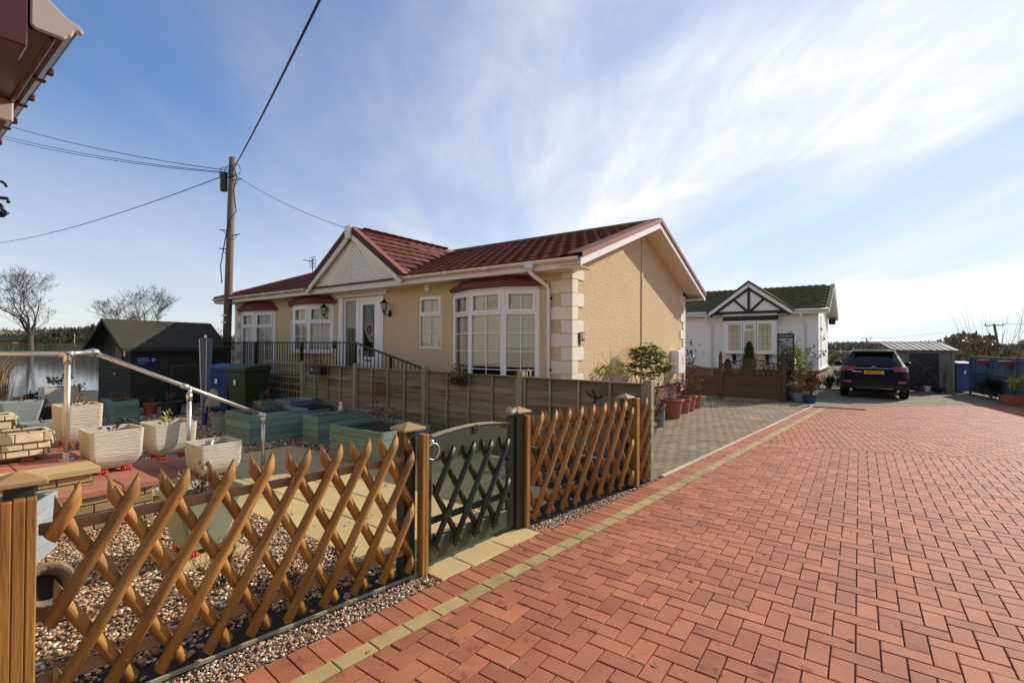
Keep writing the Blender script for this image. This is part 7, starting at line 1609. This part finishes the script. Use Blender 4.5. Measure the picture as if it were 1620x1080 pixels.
# ---------------------------------------------------------------- trees and far things
def grow(mb, p, d, L, r, depth, up=.06, spread=.55, minr=.012, tw=None, seg=3, kids=(2, 3)):
    pts = [p.copy()]; rs_ = [r]
    for k in range(seg):
        d = (d+Vector((random.gauss(0, .13), random.gauss(0, .13), random.gauss(up, .07)))).normalized(); p = p+d*L/seg; pts.append(p.copy()); rs_.append(r*(1-.38*(k+1)/seg))
    mb.tube(pts, rs_, 7 if r > .12 else (4 if r > .03 else 3), False, random.random())
    if depth == 0: return
    nk = random.randint(*kids)
    for i in range(nk):
        a = random.random()*6.283; ax = d.cross(Vector((math.cos(a), math.sin(a), .3))).normalized(); an = random.uniform(.35, 1.0)*spread*1.4
        nd = (Matrix.Rotation(an if i else an*.35, 3, ax) @ d).normalized(); grow(mb, p.copy(), nd, L*random.uniform(.66, .86), max(rs_[-1]*random.uniform(.6, .8), minr), depth-1, up, spread, minr, tw, seg, kids)
    if depth > 2:
        for q in range(2):
            b = pts[random.randint(1, len(pts)-1)]; a = random.random()*6.283; nd = (d+Vector((math.cos(a), math.sin(a), .1))*1.0).normalized(); grow(mb, b.copy(), nd, L*.5, max(r*.3, minr), depth-2, up, spread, minr, tw, seg, kids)
def bare_tree(px, Y, z_top_px, label, seed, trunk=.35, depth=6, forks=1, spread=.55, L0=.24, minr=.02, lean=(0, 0), base_z=-.1, kids=(2, 3)):
    random.seed(seed); x = (px-810)/FPX*Y; H = CH+(541-z_top_px)/FPX*Y; t = root('bare_tree', (x, Y, base_z), 0, label, 'tree')
    mb = MB(); th = H*L0; mb.tube([(0, 0, -.3), (0, 0, th*.5), (lean[0]*th, 0, th)], [trunk*1.25, trunk, trunk*.85], 9, False); mb.build('trunk', M['bark'], t)
    mb = MB()
    for i in range(forks+2):
        a = i*6.283/(forks+2)+random.random(); d = Vector((math.cos(a)*.6*spread/.55, math.sin(a)*.5, 1)).normalized(); grow(mb, Vector((lean[0]*th, 0, th*.98)), d, H*.235, trunk*.55, depth-1, .05, spread, minr, kids=kids)
    ob = mb.build('crown', M['twig'] if False else M['bark'], t)
    zmax = max(v[2] for v in mb.v); s_ = (H-base_z)/zmax; t.scale = (s_, s_, s_)
    return t
bare_tree(48, 97, 418, 'large bare tree on the far bank at the left, reflected in water', 11, .55, 7, 2, .62, .20, .022)
bare_tree(229, 118, 446, 'wide spreading bare tree rising behind the shed roof', 5, .5, 7, 2, .72, .14, .024)
bare_tree(338, 150, 512, 'small distant bare tree between shed and pole', 9, .3, 5, 1, .5, .3, .03)
random.seed(21)
def thicket(name, a, b, hf, dep, n, m, label=None, cat=None, size=.5, kind=None, z0=-.1):
    """a hedge or wood as thousands of small crossed blades between two points"""
    a = Vector(a); b = Vector(b); r_ = np.random.RandomState(n); u = r_.rand(n); d_ = (b-a); nn = Vector((-d_.y, d_.x, 0)).normalized(); L = d_.length
    hh = np.array([hf(x) for x in u]); zz_ = z0+hh*r_.rand(n)**.75; dd = (r_.rand(n)-.5)*dep*(1-.5*zz_/max(hh.max(), .1))
    px = a.x+d_.x*u+nn.x*dd; py = a.y+d_.y*u+nn.y*dd; an = r_.rand(n)*6.28; tl = r_.randn(n)*.5; s_ = size*(.5+r_.rand(n))
    ax = np.stack([np.cos(an)*s_, np.sin(an)*s_, tl*s_], 1); bx = np.stack([r_.randn(n)*.25*s_, r_.randn(n)*.25*s_, s_*(.5+r_.rand(n)*.8)], 1); c_ = np.stack([px, py, zz_], 1)
    V = np.stack([c_-ax*.5, c_+ax*.5, c_+bx], 1).reshape(-1, 3); F_ = np.arange(3*n).reshape(-1, 3); o = npmesh(name, V, F_, m, tone=r_.rand(n), kind=kind)
    if label: tag(o, label, cat)
    return o
def wob(base, amp, f1=9, f2=31, ph=0): return lambda u: base+amp*(.5*math.sin(u*f1+ph)+.3*math.sin(u*f2+ph*2)+.2*math.sin(u*83+ph))
thicket('far_wood', (-190, 150, 0), (-40, 185, 0), wob(3.9, 1.4), 10, 26000, M['wood_far'], size=1.3, kind='stuff')
thicket('bank_hedge', (-125, 106, 0), (-62, 118, 0), lambda u: 2.6+3.4*math.exp(-((u-.55)/.20)**2)+.4*math.sin(u*40), 5, 16000, M['hedge'], size=.8, kind='stuff')
thicket('far_wood', (40, 300, 0), (560, 230, 0), wob(2.9, 1.5, 23, 71), 16, 36000, M['wood_far'], size=1.5, kind='stuff')
thicket('field_hedge', (12, 46, 0), (90, 33, 0), wob(1.15, .25, 15, 47), 2.2, 26000, M['hedge'], size=.30, kind='stuff')
thicket('bramble_bank', (15.8, 21.5, 0), (30, 16.5, 0), lambda u: 1.25+.75*math.exp(-((u-.22)/.12)**2)+.15*math.sin(u*33), 1.6, 15000, M['hedge'], size=.14, kind='stuff', z0=-.03)
thicket('dark_hedge', (13.4, 26.5, 0), (15.3, 25.9, 0), wob(1.65, .2), 1.4, 4000, M['leafd'], size=.16, kind='stuff', z0=-.03)
# far fence and roofs across the water
t = root('far_board_fence', (-105, 98, -.1), math.atan2(7, 35), 'brown close board fence on the far bank of the water', 'fence')
for k in range(48): mb = MB(); mb.box(k*.85, k*.85+.80, 0, .05, 0, 1.5+.05*random.random()); mb.build('panel', M['lap'], t)
def far_house(px0, px1, Y, ze, zr, wm_, rm, label):
    x0 = (px0-810)/FPX*Y; x1 = (px1-810)/FPX*Y; t = root('far_house', (x0, Y, -.1), 0, label, 'house'); w = x1-x0
    mb = MB(); mb.box(0, w, 0, 7, 0, ze); mb.build('wall', M[wm_], t); mb = MB(); mb.prism_x([(-.5, ze), (7.5, ze), (3.5, zr)], -.4, w+.4); mb.build('roof', M[rm], t)
    for k in range(max(1, int(w/4))): mb = MB(); mb.box(1+k*4, 2.4+k*4, -.05, -.001, 1.0, 2.1); mb.build('window', M['carglass'], t)
far_house(-60, 20, 104, 2.1, 3.5, 'brickskirt', 'felt', 'low brick house with dull brown roof across the water at far left'); far_house(22, 45, 110, 2.3, 3.9, 'render_w', 'mosstile', 'small pale bungalow across the water right of the brick house')
c = GY(118, 520, 101); t = root('white_marker_post', (c.x, c.y, -.1), 0, 'thin white post on the far bank', 'post'); mb = MB(); mb.tube([(0, 0, 0), (0, 0, 3.6)], .07, 6); mb.build('shaft', M['kerb'], t)
# distant poles on the right
def far_pole(px, Y, ytop, label, arm=1.5, lean=0, box=False):
    x = (px-810)/FPX*Y; H = CH+(551-ytop)/FPX*Y; t = root('distant_pole', (x, Y, 0), D(-35), label, 'pole'); mb = MB(); mb.tube([(lean, 0, -.5), (0, 0, H)], [.30, .22], 8); mb.build('shaft', M['pole'], t)
    if arm: mb = MB(); mb.bar((-arm, 0, H-.3), (arm, 0, H-.3), .2, .2); mb.build('crossarm', M['pole'], t); mb = MB()
    if arm:
        for k in (-1, 0, 1): mb.tube([(k*arm*.9, 0, H-.2), (k*arm*.9, 0, H+.15)], .09, 6)
        mb.build('insulators', M['iron'], t, kind='stuff')
    if box: mb = MB(); mb.box(-.9, .9, -.4, .4, H-1.6, H-.4); mb.build('transformer', M['mortar'], t, bevel=.1)
    return Vector((x, Y, H))
p1 = far_pole(1573, 110, 512, 'leaning distant pole with crossarm behind the blue fence', 1.6, .9); p2_ = far_pole(1566, 112, 527, 'shorter distant pole carrying a transformer', 0, 0, True); p3_ = far_pole(1371, 250, 535, 'tiny far off pole with crossarm above the car', 2.2)
for dx in (-1.3, 1.3):
    mb = MB(); a = p1+Vector((dx*.8, dx*-.5, 0)); b = p3_+Vector((dx, 0, 0)); mb.tube([a+(b-a)*(i/12)-Vector((0, 0, 3.0*4*(i/12)*(1-i/12)*.4)) for i in range(13)], .018, 4); tag(mb.build('power_line', M['cable']), 'power line strung leftwards from the crossarm pole, '+('left strand' if dx < 0 else 'right strand'), 'wire', 'far power lines')
    mb = MB(); b = a+Vector((90, -30, 1.0)); mb.tube([a, (a+b)/2-Vector((0, 0, .8)), b], .018, 4); tag(mb.build('power_line', M['cable']), 'power line leaving the picture right of the crossarm pole, '+('left strand' if dx < 0 else 'right strand'), 'wire', 'far power lines')
# long bare shoots behind the blue fence
c = G(1578, 612, 0); t = root('pollard_willow', (c.x+1.0, c.y+1.2, 0), 0, 'bare bush of long upright shoots behind the blue fence', 'tree'); random.seed(4); mb = MB()
for i in range(46):
    a = random.random()*6.283; d = Vector((math.cos(a)*random.uniform(.1, .75), math.sin(a)*.4, 1)).normalized(); L = random.uniform(1.4, 3.3); p = Vector((random.gauss(0, .35), random.gauss(0, .3), .3)); pts = [p.copy()]
    for k in range(7): d = (d+Vector((random.gauss(0, .05), random.gauss(0, .05), .06))).normalized(); p = p+d*L/7; pts.append(p.copy())
    mb.tube(pts, [.016*(1-.8*k/7) for k in range(8)], 4, False, random.random())
mb.build('shoots', M['twig'], t)
for px, ht, sd_, lb in ((1486, 538, 31, 'tiny rounded tree on the skyline above the store roof'), (1473, 541, 32, 'tiny low tree on the skyline left of the rounded one'), (1620, 536, 33, 'dark tree clump on the skyline at right edge')):
    Y = 200; x = (px-810)/FPX*Y; H = CH+(551-ht)/FPX*Y; t = root('skyline_tree', (x, Y, -.1), 0, lb, 'tree'); mb = MB(); mb.tube([(0, 0, 0), (0, 0, H*.6)], [.3, .15], 6); mb.build('trunk', M['bark'], t); mb = MB(); leaves(mb, leaf_pts(900, (0, 0, H*.66), (H*.32, H*.32, H*.36)), .5, .35); mb.build('crown', M['wood_far'], t)
bpy.context.view_layer.update()
